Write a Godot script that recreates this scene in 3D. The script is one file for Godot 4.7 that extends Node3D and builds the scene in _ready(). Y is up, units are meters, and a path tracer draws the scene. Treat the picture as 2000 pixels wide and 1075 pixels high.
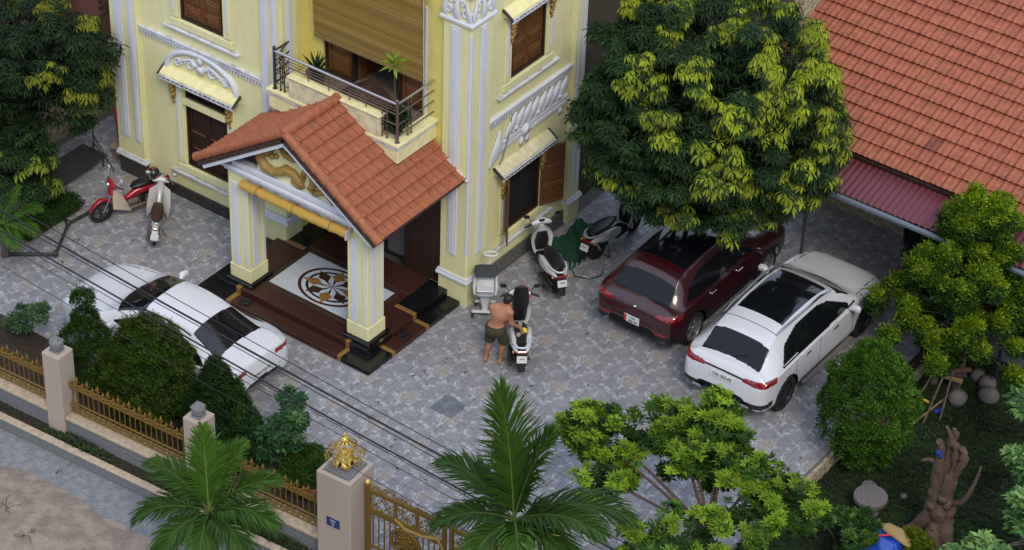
extends Node3D
# A villa yard seen from above. x runs along the villa's front, +z towards the street, y up, metres; the origin is the outer corner of the porch steps.

class MB:
	var v := PackedVector3Array()
	var n := PackedVector3Array()
	var c := PackedColorArray()
	var t := PackedVector2Array()
	var col := Color.WHITE
	var xf := Transform3D()

	func tri(a: Vector3, b: Vector3, d: Vector3, na: Vector3, nb: Vector3, nd: Vector3, ua := Vector2.ZERO, ub := Vector2.ZERO, ud := Vector2.ZERO) -> void:
		v.append(xf * a); v.append(xf * d); v.append(xf * b)
		n.append((xf.basis * na).normalized()); n.append((xf.basis * nd).normalized()); n.append((xf.basis * nb).normalized())
		c.append(col); c.append(col); c.append(col)
		t.append(ua); t.append(ud); t.append(ub)

	func flat(a: Vector3, b: Vector3, d: Vector3) -> void:
		var m := (b - a).cross(d - a)
		tri(a, b, d, m, m, m)

	# corners counter-clockwise as seen from outside
	func quad(a: Vector3, b: Vector3, d: Vector3, e: Vector3) -> void:
		var m := (b - a).cross(d - a)
		if m.length_squared() < 1e-14: m = (d - a).cross(e - a)
		tri(a, b, d, m, m, m, Vector2(0, 1), Vector2(1, 1), Vector2(1, 0))
		tri(a, d, e, m, m, m, Vector2(0, 1), Vector2(1, 0), Vector2(0, 0))

	func box(p: Vector3, s: Vector3, bev := 0.0, b := Basis()) -> void:
		var keep := xf
		xf = xf * Transform3D(b, p)
		var h := s * 0.5
		if bev <= 0.0:
			for a in 3:
				for g in [-1.0, 1.0]:
					var ax := Vector3.ZERO; ax[a] = h[a] * g
					var u := Vector3.ZERO; u[(a + 1) % 3] = h[(a + 1) % 3]
					var w := Vector3.ZERO; w[(a + 2) % 3] = h[(a + 2) % 3] * g
					quad(ax - u - w, ax + u - w, ax + u + w, ax - u + w)
		else:
			var q := Vector3(minf(bev, h.x * .9), minf(bev, h.y * .9), minf(bev, h.z * .9))
			for a in 3:
				var a1 := (a + 1) % 3
				var a2 := (a + 2) % 3
				for g in [-1.0, 1.0]:
					var ax := Vector3.ZERO; ax[a] = h[a] * g
					var u := Vector3.ZERO; u[a1] = h[a1] - q[a1]
					var w := Vector3.ZERO; w[a2] = (h[a2] - q[a2]) * g
					quad(ax - u - w, ax + u - w, ax + u + w, ax - u + w)
				for g1 in [-1.0, 1.0]:      # the edges that run along axis a
					for g2 in [-1.0, 1.0]:
						var e1 := Vector3.ZERO; e1[a1] = h[a1] * g1; e1[a2] = (h[a2] - q[a2]) * g2
						var e2 := Vector3.ZERO; e2[a1] = (h[a1] - q[a1]) * g1; e2[a2] = h[a2] * g2
						var l := Vector3.ZERO; l[a] = h[a] - q[a]
						if g1 * g2 > 0.0: quad(e1 - l, e2 - l, e2 + l, e1 + l)
						else: quad(e2 - l, e1 - l, e1 + l, e2 + l)
			for gx in [-1.0, 1.0]:
				for gy in [-1.0, 1.0]:
					for gz in [-1.0, 1.0]:
						var p1 := Vector3(h.x * gx, (h.y - q.y) * gy, (h.z - q.z) * gz)
						var p2 := Vector3((h.x - q.x) * gx, h.y * gy, (h.z - q.z) * gz)
						var p3 := Vector3((h.x - q.x) * gx, (h.y - q.y) * gy, h.z * gz)
						if gx * gy * gz > 0.0: flat(p1, p2, p3)
						else: flat(p1, p3, p2)
		xf = keep

	func ab(a: Vector3, b: Vector3, bev := 0.0) -> void:   # a box between two corners
		box((a + b) * .5, (b - a).abs(), bev)

	func bar(a: Vector3, b: Vector3, w: float, h: float, up := Vector3.UP) -> void:
		var d := (b - a).normalized()
		var s := d.cross(up).normalized()
		box((a + b) * .5, Vector3(a.distance_to(b), h, w), 0.0, Basis(d, s.cross(d), s))

	# rows of points, smooth normals, outside = dP/du x dP/dv
	func grid(P: Array, closed_u := false, closed_v := false) -> void:
		var nu := P.size()
		var nv: int = P[0].size()
		var N := []
		for i in nu:
			var row := PackedVector3Array()
			var i0 := (i - 1 + nu) % nu if closed_u else maxi(i - 1, 0)
			var i1 := (i + 1) % nu if closed_u else mini(i + 1, nu - 1)
			for j in nv:
				var j0 := (j - 1 + nv) % nv if closed_v else maxi(j - 1, 0)
				var j1 := (j + 1) % nv if closed_v else mini(j + 1, nv - 1)
				var m: Vector3 = (P[i1][j] - P[i0][j]).cross(P[i][j1] - P[i][j0])
				if m.length_squared() < 1e-16:
					var ii := 1 if i == 0 else (nu - 2 if i == nu - 1 else i)
					m = (P[mini(ii + 1, nu - 1)][j] - P[maxi(ii - 1, 0)][j]).cross(P[ii][j1] - P[ii][j0])
				row.append(m.normalized() if m.length_squared() > 1e-18 else Vector3.UP)
			N.append(row)
		for i in (nu if closed_u else nu - 1):
			var k := (i + 1) % nu
			for j in (nv if closed_v else nv - 1):
				var l := (j + 1) % nv
				tri(P[i][j], P[k][j], P[k][l], N[i][j], N[k][j], N[k][l])
				tri(P[i][j], P[k][l], P[i][l], N[i][j], N[k][l], N[i][l])

	func tube(p: PackedVector3Array, r, sides := 8, caps := true) -> void:
		var rows := []
		var up := Vector3.UP
		for i in p.size():
			var d := (p[mini(i + 1, p.size() - 1)] - p[maxi(i - 1, 0)]).normalized()
			if absf(d.dot(up)) > .98: up = Vector3.RIGHT if absf(d.x) < .9 else Vector3.FORWARD
			var s := d.cross(up).normalized()
			up = s.cross(d).normalized()
			var rr: float = r[i] if r is Array or r is PackedFloat32Array else r
			var row := PackedVector3Array()
			for k in sides:
				var a := TAU * k / sides
				row.append(p[i] + (s * cos(a) + up * sin(a)) * rr)
			rows.append(row)
		grid(rows, false, true)
		if caps:
			for e in [0, p.size() - 1]:
				for k in sides:
					var q: PackedVector3Array = rows[e]
					if e == 0: flat(p[e], q[k], q[(k + 1) % sides])
					else: flat(p[e], q[(k + 1) % sides], q[k])

	func rod(a: Vector3, b: Vector3, r: float, sides := 8) -> void:
		tube(PackedVector3Array([a, b]), r, sides)

	# profile (radius, height) turned about y
	func lathe(pr: PackedVector2Array, sides := 16, at := Vector3.ZERO, b := Basis()) -> void:
		var keep := xf
		xf = xf * Transform3D(b, at)
		var rows := []
		for k in sides:
			var a := TAU * k / sides
			var row := PackedVector3Array()
			for q in pr: row.append(Vector3(cos(a) * q.x, q.y, -sin(a) * q.x))
			rows.append(row)
		grid(rows, true, false)
		xf = keep

	func ball(p: Vector3, r: Vector3, k := 10, b := Basis()) -> void:
		var pr := PackedVector2Array()
		for i in k / 2 + 1:
			var a := PI * i / (k / 2) - PI / 2
			pr.append(Vector2(cos(a), sin(a)))
		lathe(pr, k, p, b * Basis.from_scale(r))

	# a body swept through stations [centre, half width across `side`, half height], superelliptic sections
	func sweep(st: Array, side := Vector3(0, 0, 1), sides := 14, pw := 2.4, caps := true) -> void:
		var rows := []
		for i in st.size():
			var a: Vector3 = st[maxi(i - 1, 0)][0]
			var b: Vector3 = st[mini(i + 1, st.size() - 1)][0]
			var up := side.cross((b - a).normalized()).normalized()
			var row := PackedVector3Array()
			for k in sides:
				var q := TAU * k / sides
				var cs := signf(cos(q)) * pow(absf(cos(q)), 2.0 / pw)
				var sn := signf(sin(q)) * pow(absf(sin(q)), 2.0 / pw)
				row.append(st[i][0] + side * (st[i][1] * cs) + up * (st[i][2] * sn))
			rows.append(row)
		grid(rows, false, true)
		if caps:
			for e in [0, st.size() - 1]:
				for k in sides:
					var q2: PackedVector3Array = rows[e]
					var o: Vector3 = st[e][0]
					if e == 0: flat(o, q2[k], q2[(k + 1) % sides])
					else: flat(o, q2[(k + 1) % sides], q2[k])

	# polygon in the plane of X and Y axes of `fr`, thickness along its Z
	func plate(poly: PackedVector2Array, d: float, fr := Transform3D()) -> void:
		var keep := xf
		xf = xf * fr
		var q := poly
		if Geometry2D.is_polygon_clockwise(q): q.reverse()
		var id := Geometry2D.triangulate_polygon(q)
		for i in range(0, id.size(), 3):
			var a := q[id[i]]; var b := q[id[i + 1]]; var e := q[id[i + 2]]
			if (b - a).cross(e - a) < 0: var w := b; b = e; e = w
			flat(Vector3(a.x, a.y, d), Vector3(b.x, b.y, d), Vector3(e.x, e.y, d))
			flat(Vector3(a.x, a.y, 0), Vector3(e.x, e.y, 0), Vector3(b.x, b.y, 0))
		for i in q.size():
			var a := q[i]; var b := q[(i + 1) % q.size()]
			quad(Vector3(a.x, a.y, 0), Vector3(b.x, b.y, 0), Vector3(b.x, b.y, d), Vector3(a.x, a.y, d))
		xf = keep

	func mesh() -> ArrayMesh:
		var A := []
		A.resize(Mesh.ARRAY_MAX)
		A[Mesh.ARRAY_VERTEX] = v; A[Mesh.ARRAY_NORMAL] = n; A[Mesh.ARRAY_COLOR] = c; A[Mesh.ARRAY_TEX_UV] = t
		var m := ArrayMesh.new()
		if v.size(): m.add_surface_from_arrays(Mesh.PRIMITIVE_TRIANGLES, A)
		return m

var rng := RandomNumberGenerator.new()
var mats := {}
var used := {}
var V := Vector3(0, 0, 0)

func R(a: float, b: float) -> float: return rng.randf_range(a, b)
func lin(r: float, g: float, b: float) -> Color: return Color(r, g, b).linear_to_srgb()

func noise_tex(freq: float, ramp: Gradient, sd: int, px := 512, oct := 4, type := FastNoiseLite.TYPE_SIMPLEX_SMOOTH) -> NoiseTexture2D:
	var f := FastNoiseLite.new()
	f.seed = sd; f.frequency = freq; f.noise_type = type; f.fractal_octaves = oct
	var t := NoiseTexture2D.new()
	t.width = px; t.height = px; t.seamless = true; t.noise = f; t.color_ramp = ramp
	return t

var bump_fine: NoiseTexture2D
var bump_wave: NoiseTexture2D

func bump_tex(freq: float, strength: float, sd: int) -> NoiseTexture2D:
	var t := noise_tex(freq, null, sd)
	t.as_normal_map = true; t.bump_strength = strength
	return t

# base colour (linear), roughness; options: amp/size = mottling and its tile in metres, spots, metal, bump, spec, coat, local, vc (vertex colours)
func mat(key: String, r: float, g: float, b: float, rough := 0.7, o := {}) -> StandardMaterial3D:
	var m := StandardMaterial3D.new()
	m.resource_name = key
	m.roughness = rough
	m.metallic = o.get("metal", 0.0)
	m.metallic_specular = o.get("spec", 0.5)
	m.vertex_color_use_as_albedo = o.get("vc", true)
	var amp: float = o.get("amp", 0.0)
	var world: bool = not o.get("local", false)
	if amp > 0.0:
		var gr := Gradient.new()
		var dark: Color = o.get("dark", Color(r * (1 - amp), g * (1 - amp), b * (1 - amp)))
		var light: Color = o.get("light", Color(minf(r * (1 + amp), 1), minf(g * (1 + amp), 1), minf(b * (1 + amp), 1)))
		gr.set_color(0, dark.linear_to_srgb()); gr.set_offset(0, o.get("lo", .25))
		gr.set_color(1, light.linear_to_srgb()); gr.set_offset(1, o.get("hi", .75))
		m.albedo_texture = noise_tex(o.get("freq", 0.02), gr, hash(key) % 1000, 512, o.get("oct", 5))
		m.uv1_triplanar = true; m.uv1_world_triplanar = world
		m.uv1_scale = Vector3(1, 1.0 / float(o.get("stretch", 1.0)), 1) / float(o.get("size", 1.5))
	else:
		m.albedo_color = lin(r, g, b)
	if o.has("bump"):
		m.normal_enabled = true; m.normal_texture = bump_fine; m.normal_scale = o.bump
		if not m.uv1_triplanar:
			m.uv1_triplanar = true; m.uv1_world_triplanar = world
			m.uv1_scale = Vector3.ONE / float(o.get("size", 1.0))
	if o.has("coat"):
		m.clearcoat_enabled = true; m.clearcoat = o.coat; m.clearcoat_roughness = o.get("coat_rough", .05)
	if o.has("back"):
		m.backlight_enabled = true; m.backlight = o.back
	mats[key] = m
	return m

func numbered(nm: String) -> String:
	used[nm] = used.get(nm, 0) + 1
	return nm if used[nm] == 1 else "%s_%03d" % [nm, used[nm] - 1]

func tag(o: Node3D, label: String, category: String, group := "") -> Node3D:
	o.set_meta("label", label); o.set_meta("category", category)
	if group: o.set_meta("group", group)
	return o

func obj(nm: String, mb, m, parent: Node3D = null, at := Transform3D()) -> MeshInstance3D:
	var o := MeshInstance3D.new()
	var top := parent == null
	o.mesh = mb.mesh() if mb is MB else mb
	o.material_override = mats[m] if m is String else m
	o.transform = at
	if top: o.name = numbered(nm); add_child(o)
	else: o.name = nm; parent.add_child(o, true)
	return o

func thing(nm: String, label: String, category: String, at := Vector3.ZERO, turn := 0.0, group := "") -> Node3D:
	var o := Node3D.new()
	o.name = numbered(nm); add_child(o)
	o.position = at; o.rotation.y = turn
	tag(o, label, category, group)
	return o

func part(nm: String, parent: Node3D, at := Transform3D()) -> Node3D:
	var o := Node3D.new()
	o.name = nm; o.transform = at
	parent.add_child(o, true)
	return o

func dup(o: Node3D, label: String, at: Vector3, turn := 0.0, group := "") -> Node3D:
	var base: String = o.name
	base = base.rstrip("0123456789").rstrip("_") if base[-1].is_valid_int() else base
	var r: Node3D = o.duplicate()
	r.name = numbered(base); add_child(r)
	r.position = at; r.rotation = Vector3(0, turn, 0)
	r.set_meta("label", label)
	if group: r.set_meta("group", group)
	return r

func struct(nm: String, mb, m) -> MeshInstance3D:
	var o := obj(nm, mb, m)
	o.set_meta("kind", "structure")
	return o

func stuff(o: Node) -> Node:
	o.set_meta("kind", "stuff")
	return o

func T(p: Vector3, ry := 0.0) -> Transform3D: return Transform3D(Basis(Vector3.UP, ry), p)
func v3(x: float, y: float, z: float) -> Vector3: return Vector3(x, y, z)
func pv(a: Array) -> PackedVector2Array:
	var p := PackedVector2Array()
	for i in range(0, a.size(), 2): p.append(Vector2(a[i], a[i + 1]))
	return p
func pv3(a: Array) -> PackedVector3Array:
	var p := PackedVector3Array()
	for i in range(0, a.size(), 3): p.append(Vector3(a[i], a[i + 1], a[i + 2]))
	return p
# smooth curve through points [x0,y0,x1,y1,...]
func cv(a: Array, x: float) -> float:
	var k := a.size() / 2
	if x <= a[0]: return a[1]
	if x >= a[2 * k - 2]: return a[2 * k - 1]
	var i := 0
	while x > a[2 * i + 2]: i += 1
	var x0: float = a[2 * i]; var x1: float = a[2 * i + 2]
	var y0: float = a[2 * i + 1]; var y1: float = a[2 * i + 3]
	var d: float = (y1 - y0) / (x1 - x0)
	var dl: float = (y0 - a[2 * i - 1]) / (x0 - a[2 * i - 2]) if i > 0 else d
	var dr: float = (a[2 * i + 5] - y1) / (a[2 * i + 4] - x1) if i + 2 < k else d
	var m0 := 0.0 if dl * d <= 0 else 2.0 * dl * d / (dl + d)
	var m1 := 0.0 if dr * d <= 0 else 2.0 * dr * d / (dr + d)
	var h := x1 - x0
	var t := (x - x0) / h
	return y0 * (1 + 2 * t) * (1 - t) * (1 - t) + m0 * h * t * (1 - t) * (1 - t) + y1 * t * t * (3 - 2 * t) + m1 * h * t * t * (t - 1)

func _ready() -> void:
	rng.seed = 7
	var cam := Camera3D.new()
	cam.name = "camera"
	cam.fov = 12.24003; cam.near = 1.0; cam.far = 400.0
	cam.transform = Transform3D(Basis(v3(.80353958, .0300955, -.59449004), v3(-.37380545, .80274736, -.46461399), v3(.46324252, .59555935, .65628913)).orthonormalized(), v3(23.954827, 30.529221, 29.377841))
	add_child(cam)
	cam.current = true
	var we := WorldEnvironment.new()
	we.name = "world"
	var env := Environment.new()
	var sky := Sky.new()
	var sm := ProceduralSkyMaterial.new()
	sm.sky_top_color = Color(.80, .85, .96); sm.sky_horizon_color = Color(.70, .74, .80); sm.sky_curve = .25
	sm.ground_horizon_color = Color(.38, .38, .36); sm.ground_bottom_color = Color(.16, .16, .15)
	sm.sun_angle_max = 1.0
	sky.sky_material = sm
	env.background_mode = Environment.BG_SKY; env.sky = sky
	env.background_energy_multiplier = 1.0
	env.tonemap_mode = Environment.TONE_MAPPER_LINEAR; env.tonemap_exposure = 1.42
	env.sdfgi_enabled = true; env.ssao_enabled = true; env.ssil_enabled = true
	we.environment = env
	add_child(we)
	var sun := DirectionalLight3D.new()
	sun.name = "sun"
	sun.light_energy = .42; sun.light_angular_distance = 20.0; sun.light_color = Color(1, .97, .92); sun.shadow_enabled = true
	sun.look_at_from_position(v3(9, 13, 7.5), Vector3.ZERO)
	add_child(sun)
	materials()
	ground()
	villa()
	street_side()
	neighbour()
	cars()
	bikes()
	man()
	trees()
	garden()
	small_things()

func materials() -> void:
	bump_fine = bump_tex(.06, 5.0, 3)
	mat("wall", .73, .69, .37, .85, {"amp": .04, "size": 2.2, "stretch": 4.0, "freq": .016, "bump": .1, "lo": .05, "hi": .55})
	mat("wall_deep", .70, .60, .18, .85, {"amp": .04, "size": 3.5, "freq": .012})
	mat("trim", .62, .635, .69, .7, {"amp": .045, "size": 1.8, "stretch": 4.0, "freq": .014, "lo": .05, "hi": .55})
	mat("trim_worn", .50, .505, .53, .8, {"amp": .25, "size": 3.0, "freq": .015, "lo": .15, "hi": .5})
	mat("cap", .78, .71, .37, .85, {"amp": .08, "size": 2.5})
	mat("stain", .66, .60, .38, .9, {"amp": .16, "size": 2.2, "freq": .015})
	mat("plinth", .045, .04, .036, .6, {"amp": .6, "size": .8})
	mat("plinth_red", .06, .028, .022, .6, {"amp": .5, "size": .7})
	mat("plinth_grey", .12, .12, .11, .7, {"amp": .4, "size": .7})
	mat("wood", .15, .058, .016, .5, {"amp": .35, "size": .6})
	mat("wood_dark", .03, .011, .006, .5, {"amp": .35, "size": .6})
	mat("wood_line", .26, .11, .04, .5)
	mat("gold", .36, .22, .05, .5, {"amp": .25, "size": .4, "metal": .1})
	mat("gold_bright", .75, .52, .10, .3, {"metal": .6, "amp": .2, "size": .2})
	mat("bronze", .20, .115, .016, .5, {"metal": .3, "amp": .4, "size": .25, "local": true})
	mat("tile", .33, .108, .044, .75, {"amp": .2, "size": 1.6, "freq": .02, "oct": 6})
	mat("tile2", .34, .108, .052, .75, {"amp": .2, "size": 2.2, "freq": .02, "oct": 6})
	mat("mortar", .15, .14, .13, .9, {"amp": .5, "size": .5})
	mat("steel", .55, .55, .58, .22, {"metal": .9})
	mat("steel_dull", .20, .15, .13, .4, {"metal": .6})
	mat("iron", .03, .028, .028, .5)
	mat("granite_brown", .050, .017, .012, .38, {"amp": .4, "size": .25, "freq": .08})
	mat("granite_black", .008, .008, .009, .18, {"amp": .5, "size": .25, "freq": .08})
	mat("granite_gold", .27, .14, .04, .3, {"amp": .3, "size": .25, "freq": .08})
	mat("marble", .50, .53, .58, .3, {"amp": .06, "size": 2.0})
	mat("tan_floor", .16, .12, .09, .5, {"amp": .2, "size": .8})
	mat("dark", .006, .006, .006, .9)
	mat("interior", .06, .045, .03, .9)
	mat("concrete", .30, .275, .24, .9, {"amp": .35, "size": 2.6, "bump": .5})
	mat("slab_grey", .22, .24, .27, .85, {"amp": .55, "size": 2.6, "freq": .02, "oct": 7, "dark": Color(.165, .172, .185), "light": Color(.235, .23, .225), "bump": .8})
	mat("street", .235, .19, .15, .95, {"amp": .22, "size": 5.5, "bump": .6})
	mat("granite_pillar", .40, .33, .27, .75, {"amp": .25, "size": .2, "freq": .1})
	mat("coping", .42, .33, .23, .8, {"amp": .14, "size": 1.6})
	mat("stone_grey", .17, .17, .18, .85, {"amp": .5, "size": .35, "bump": 1.0})
	mat("grout", .13, .125, .12, .95)
	mat("rubber", .012, .012, .013, .8)
	mat("soil", .035, .022, .013, .95, {"amp": .5, "size": .8})
	mat("bark", .11, .085, .065, .9, {"amp": .5, "size": .5, "bump": 1.0})
	mat("root", .105, .062, .042, .85, {"amp": .6, "size": .35, "bump": 1.2})
	mat("stone", .14, .125, .12, .85, {"amp": .35, "size": .4, "bump": .8})
	mat("crimson", .135, .032, .044, .5, {"amp": .12, "size": .8})
	mat("gutter", .16, .18, .21, .5, {"metal": .4})
	mat("brick", .17, .075, .06, .9, {"amp": .5, "size": .3})
	mat("old_wall", .36, .30, .19, .95, {"amp": .4, "size": 1.3})
	mat("white", .75, .75, .76, .4, {"vc": true})
	mat("leaf", 1, 1, 1, .6, {"back": Color(.25, .3, .12), "spec": .28})
	mat("grass", 1, 1, 1, .8)
	mat("lawn", .014, .034, .005, .95, {"amp": .4, "size": 3.3})
	mat("plastic", 1, 1, 1, .45)
	mat("gloss", 1, 1, 1, .25, {"coat": .6})
	mat("cloth", 1, 1, 1, .9)
	mat("chrome", .7, .7, .72, .15, {"metal": 1.0})
	mat("glass_dark", .006, .007, .009, .08, {"spec": .6})
	mat("cable", .01, .01, .012, .6)

const CAM := Vector3(23.954827, 30.529221, 29.377841)
func px(p: Vector3) -> Vector2:   # where a point shows, in the photograph's pixels (used only to choose which paving tiles are worth a part each)
	var d := p - CAM
	var z := d.dot(v3(-.46324252, -.59555935, -.65628913))
	return Vector2(1000 + 5012.94 * d.dot(v3(.80353958, .0300955, -.59449004)) / z, 537.5 - 5012.94 * d.dot(v3(-.37380545, .80274736, -.46461399)) / z)

func tile_print() -> ImageTexture:   # the printed glaze of a 1 m block of four paving tiles: big rounded stones, pale slivers between them, a beige rosette where blocks meet
	var S := 320
	var im := Image.create(S, S, false, Image.FORMAT_RGB8)
	var pts := [Vector2(0, 0), Vector2(.29, .06), Vector2(.60, .93), Vector2(.08, .30), Vector2(.90, .72), Vector2(.37, .39), Vector2(.73, .25), Vector2(.25, .72), Vector2(.62, .60), Vector2(.93, .42)]
	var wt := [.03, .05, .06, .0, .05, .07, .03, .06, .0, -.05]
	var f := FastNoiseLite.new()
	f.seed = 5; f.frequency = .03; f.fractal_octaves = 4
	var n1 := f.get_seamless_image(S, S)
	f.seed = 9; f.frequency = .012; f.fractal_octaves = 3
	var n2 := f.get_seamless_image(S, S)
	for y in S:
		for x in S:
			var a := n1.get_pixel(x, y).r - .5
			var b := n2.get_pixel(x, y).r - .5
			var q0 := Vector2(x + .5, y + .5) / S
			var p := q0 + Vector2(a, b) * .03 + Vector2(b, n2.get_pixel((x + 150) % S, (y + 90) % S).r - .5) * .13
			var d1 := 9.0; var d2 := 9.0; var d3 := 9.0; var who := 0
			for i in 10:
				var q: Vector2 = p - pts[i]
				q -= q.round()
				var e: float = q.length() - wt[i]
				if e < d1: d3 = d2; d2 = d1; d1 = e; who = i
				elif e < d2: d3 = d2; d2 = e
				elif e < d3: d3 = e
			var gap := d2 - d1
			var g := .232 + .07 * a + .05 * b
			if who in [2, 5, 8]: g *= 1.08
			var c := Color(g, g * .995, g * 1.045)
			var rim := smoothstep(.085, .05, gap)
			c = c.lerp(Color(.275, .275, .29), rim * .7)
			var sw := clampf(.32 + 5.0 * b + 2.0 * a, 0, 1)
			c = c.lerp(Color(.47, .475, .50), smoothstep(.022, .006, absf(gap - .045)) * sw)
			c = c.lerp(Color(.50, .51, .54), smoothstep(.10, .05, d3 - d1) * clampf(.62 + 4.0 * a, 0, 1) * .9)
			c = c.lerp(Color(.17, .16, .16), smoothstep(.012, .004, gap) * clampf(.3 + 3.0 * a, 0, .6))
			q0 -= q0.round()
			if q0.length() < .17:
				var l := minf(absf(fmod(absf(q0.x + q0.y) + a * .04, .085) - .042), absf(fmod(absf(q0.x - q0.y) + b * .04, .085) - .042))
				c = c.lerp(Color(.33, .32, .32), .4)
				c = c.lerp(Color(.40, .33, .25), smoothstep(.016, .005, l) * smoothstep(.17, .13, q0.length()) * .8)
				c = c.lerp(Color(.15, .14, .135), smoothstep(.012, .004, absf(q0.length() - .125 + .02 * a)) * .35)
			im.set_pixel(x, y, Color(c.r, c.g, c.b).linear_to_srgb())
	return ImageTexture.create_from_image(im)

func ground() -> void:
	var g := MB.new()
	g.ab(v3(-160, -1.6, -160), v3(160, -.75, 160))
	struct("ground", g, "soil")
	# the yard
	var yard := MB.new()
	yard.ab(v3(-10.2, -.7, -12), v3(8.02, -.012, 3.0))
	yard.ab(v3(1.75, -.7, 3.0), v3(8.02, -.012, 4.3))
	var pave := struct("paving", yard, "grout")
	var m := mat("paving_tile", 1, 1, 1, .42, {"spec": .4})
	m.albedo_texture = tile_print()
	m.albedo_color = Color.WHITE
	var keys := []
	for ix in range(-20, 17):
		for iz in range(-21, 9):
			var c := v3(ix * .5 + .235, 0, iz * .5 + .285)
			if c.x > 7.9 or (c.z > 2.8 and c.x < 1.9) or c.z > 4.1: continue
			if c.x < -.2 and c.x > -8.3 and c.z < -2.6: continue
			if c.x < -.2 and c.x > -4.2 and c.z < -.2: continue
			var q := px(c)
			if q.x < -60 or q.x > 2060 or q.y < -60 or q.y > 1130: continue
			keys.append([c.distance_squared_to(CAM), ix, iz])
	keys.sort_custom(func(a, b): return a[0] < b[0])
	var made := {}
	var rest := MB.new()
	var left := 300
	for k in keys:
		var qx := posmod(k[1], 2); var qz := posmod(k[2], 2)
		var tone := rng.randi() % 4
		var key := qx * 100 + qz * 10 + tone
		var at := v3(k[1] * .5 + .235, R(-.0015, .0015), k[2] * .5 + .285)
		if k[1] == 3 and k[2] == -1: tone = 9; key = 1000 + k[1]
		if not made.has(key):
			var b := MB.new()
			paving(b, qx, qz, tone, k[1] * 7)
			made[key] = b.mesh()
		if left > 0:
			obj("tile", made[key], m, pave, T(at))
			left -= 1
		else:
			rest.xf = T(at)
			paving(rest, qx, qz, tone, k[1] * 7)
	stuff(obj("far_tiles", rest, m, pave))
	# garden bed and lawn
	var soil := MB.new()
	soil.ab(v3(-10.2, -.3, 3.0), v3(1.75, .03, 4.35))
	struct("planting_bed", soil, "soil")
	var lawn := MB.new()
	lawn.ab(v3(8.02, -.7, -8.4), v3(20, -.35, 4.2))
	struct("lawn", lawn, "lawn")
	var walk := MB.new()
	walk.ab(v3(8.02, -.7, -14), v3(20, .0, -8.4))
	struct("walkway", walk, "stone_grey")
	# the street side, turned a little against the villa
	var F := T(v3(-3.65, 0, 4.79), .067)
	var verge := MB.new(); verge.xf = F
	verge.ab(v3(-9, -.4, -.35), v3(14, -.02, .24))
	struct("verge", verge, "soil")
	var slab := MB.new(); slab.xf = F
	slab.ab(v3(-9, -.5, .38), v3(14, -.23, 1.22))
	struct("road_shoulder", slab, "slab_grey")
	var st := MB.new(); st.xf = F
	var e := PackedVector2Array()
	for i in 60: e.append(Vector2(-9 + i * .4, -(1.12 + R(-.06, .06) + .05 * sin(i * .7))))
	e.append(Vector2(15, -9)); e.append(Vector2(-9, -9))
	st.plate(e, .29, Transform3D(Basis(v3(1, 0, 0), v3(0, 0, -1), v3(0, 1, 0)), v3(0, -.5, 0)))
	struct("road", st, "street")

func paving(b: MB, qx: int, qz: int, tone: int, turn: int) -> void:
	var h := .2475
	var sh: float = [.93, 1.0, 1.05, .98, 0, 0, 0, 0, 0, .62][tone]
	b.col = Color(sh, sh, sh * 1.01)
	if tone == 9: b.col = Color(.52, .58, .66)
	var y := .0; var q := .004
	var u := func(x: float, z: float) -> Vector2: return Vector2(.25 + qx * .5 + x, .25 + qz * .5 + z)
	var c := [v3(-h + q, y, h - q), v3(h - q, y, h - q), v3(h - q, y, -h + q), v3(-h + q, y, -h + q)]
	var d := [v3(-h, y - q, h), v3(h, y - q, h), v3(h, y - q, -h), v3(-h, y - q, -h)]
	b.tri(c[0], c[1], c[2], Vector3.UP, Vector3.UP, Vector3.UP, u.call(-h, h), u.call(h, h), u.call(h, -h))
	b.tri(c[0], c[2], c[3], Vector3.UP, Vector3.UP, Vector3.UP, u.call(-h, h), u.call(h, -h), u.call(-h, -h))
	for i in 4:
		var j := (i + 1) % 4
		var nn: Vector3 = (c[i] + c[j]).normalized() + Vector3.UP
		var ua: Vector2 = u.call(c[i].x, c[i].z); var ub: Vector2 = u.call(c[j].x, c[j].z)
		b.tri(d[i], d[j], c[j], nn, nn, nn, ua, ub, ub)
		b.tri(d[i], c[j], c[i], nn, nn, nn, ua, ub, ua)

var house: Node3D

func frame_x(z: float, x := 0.0, y := 0.0) -> Transform3D:   # plane that faces +z
	return Transform3D(Basis(), v3(x, y, z))
func frame_z(x: float, z := 0.0, y := 0.0) -> Transform3D:   # plane that faces +x; local x runs towards -z
	return Transform3D(Basis(v3(0, 0, -1), v3(0, 1, 0), v3(1, 0, 0)), v3(x, y, z))

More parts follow.
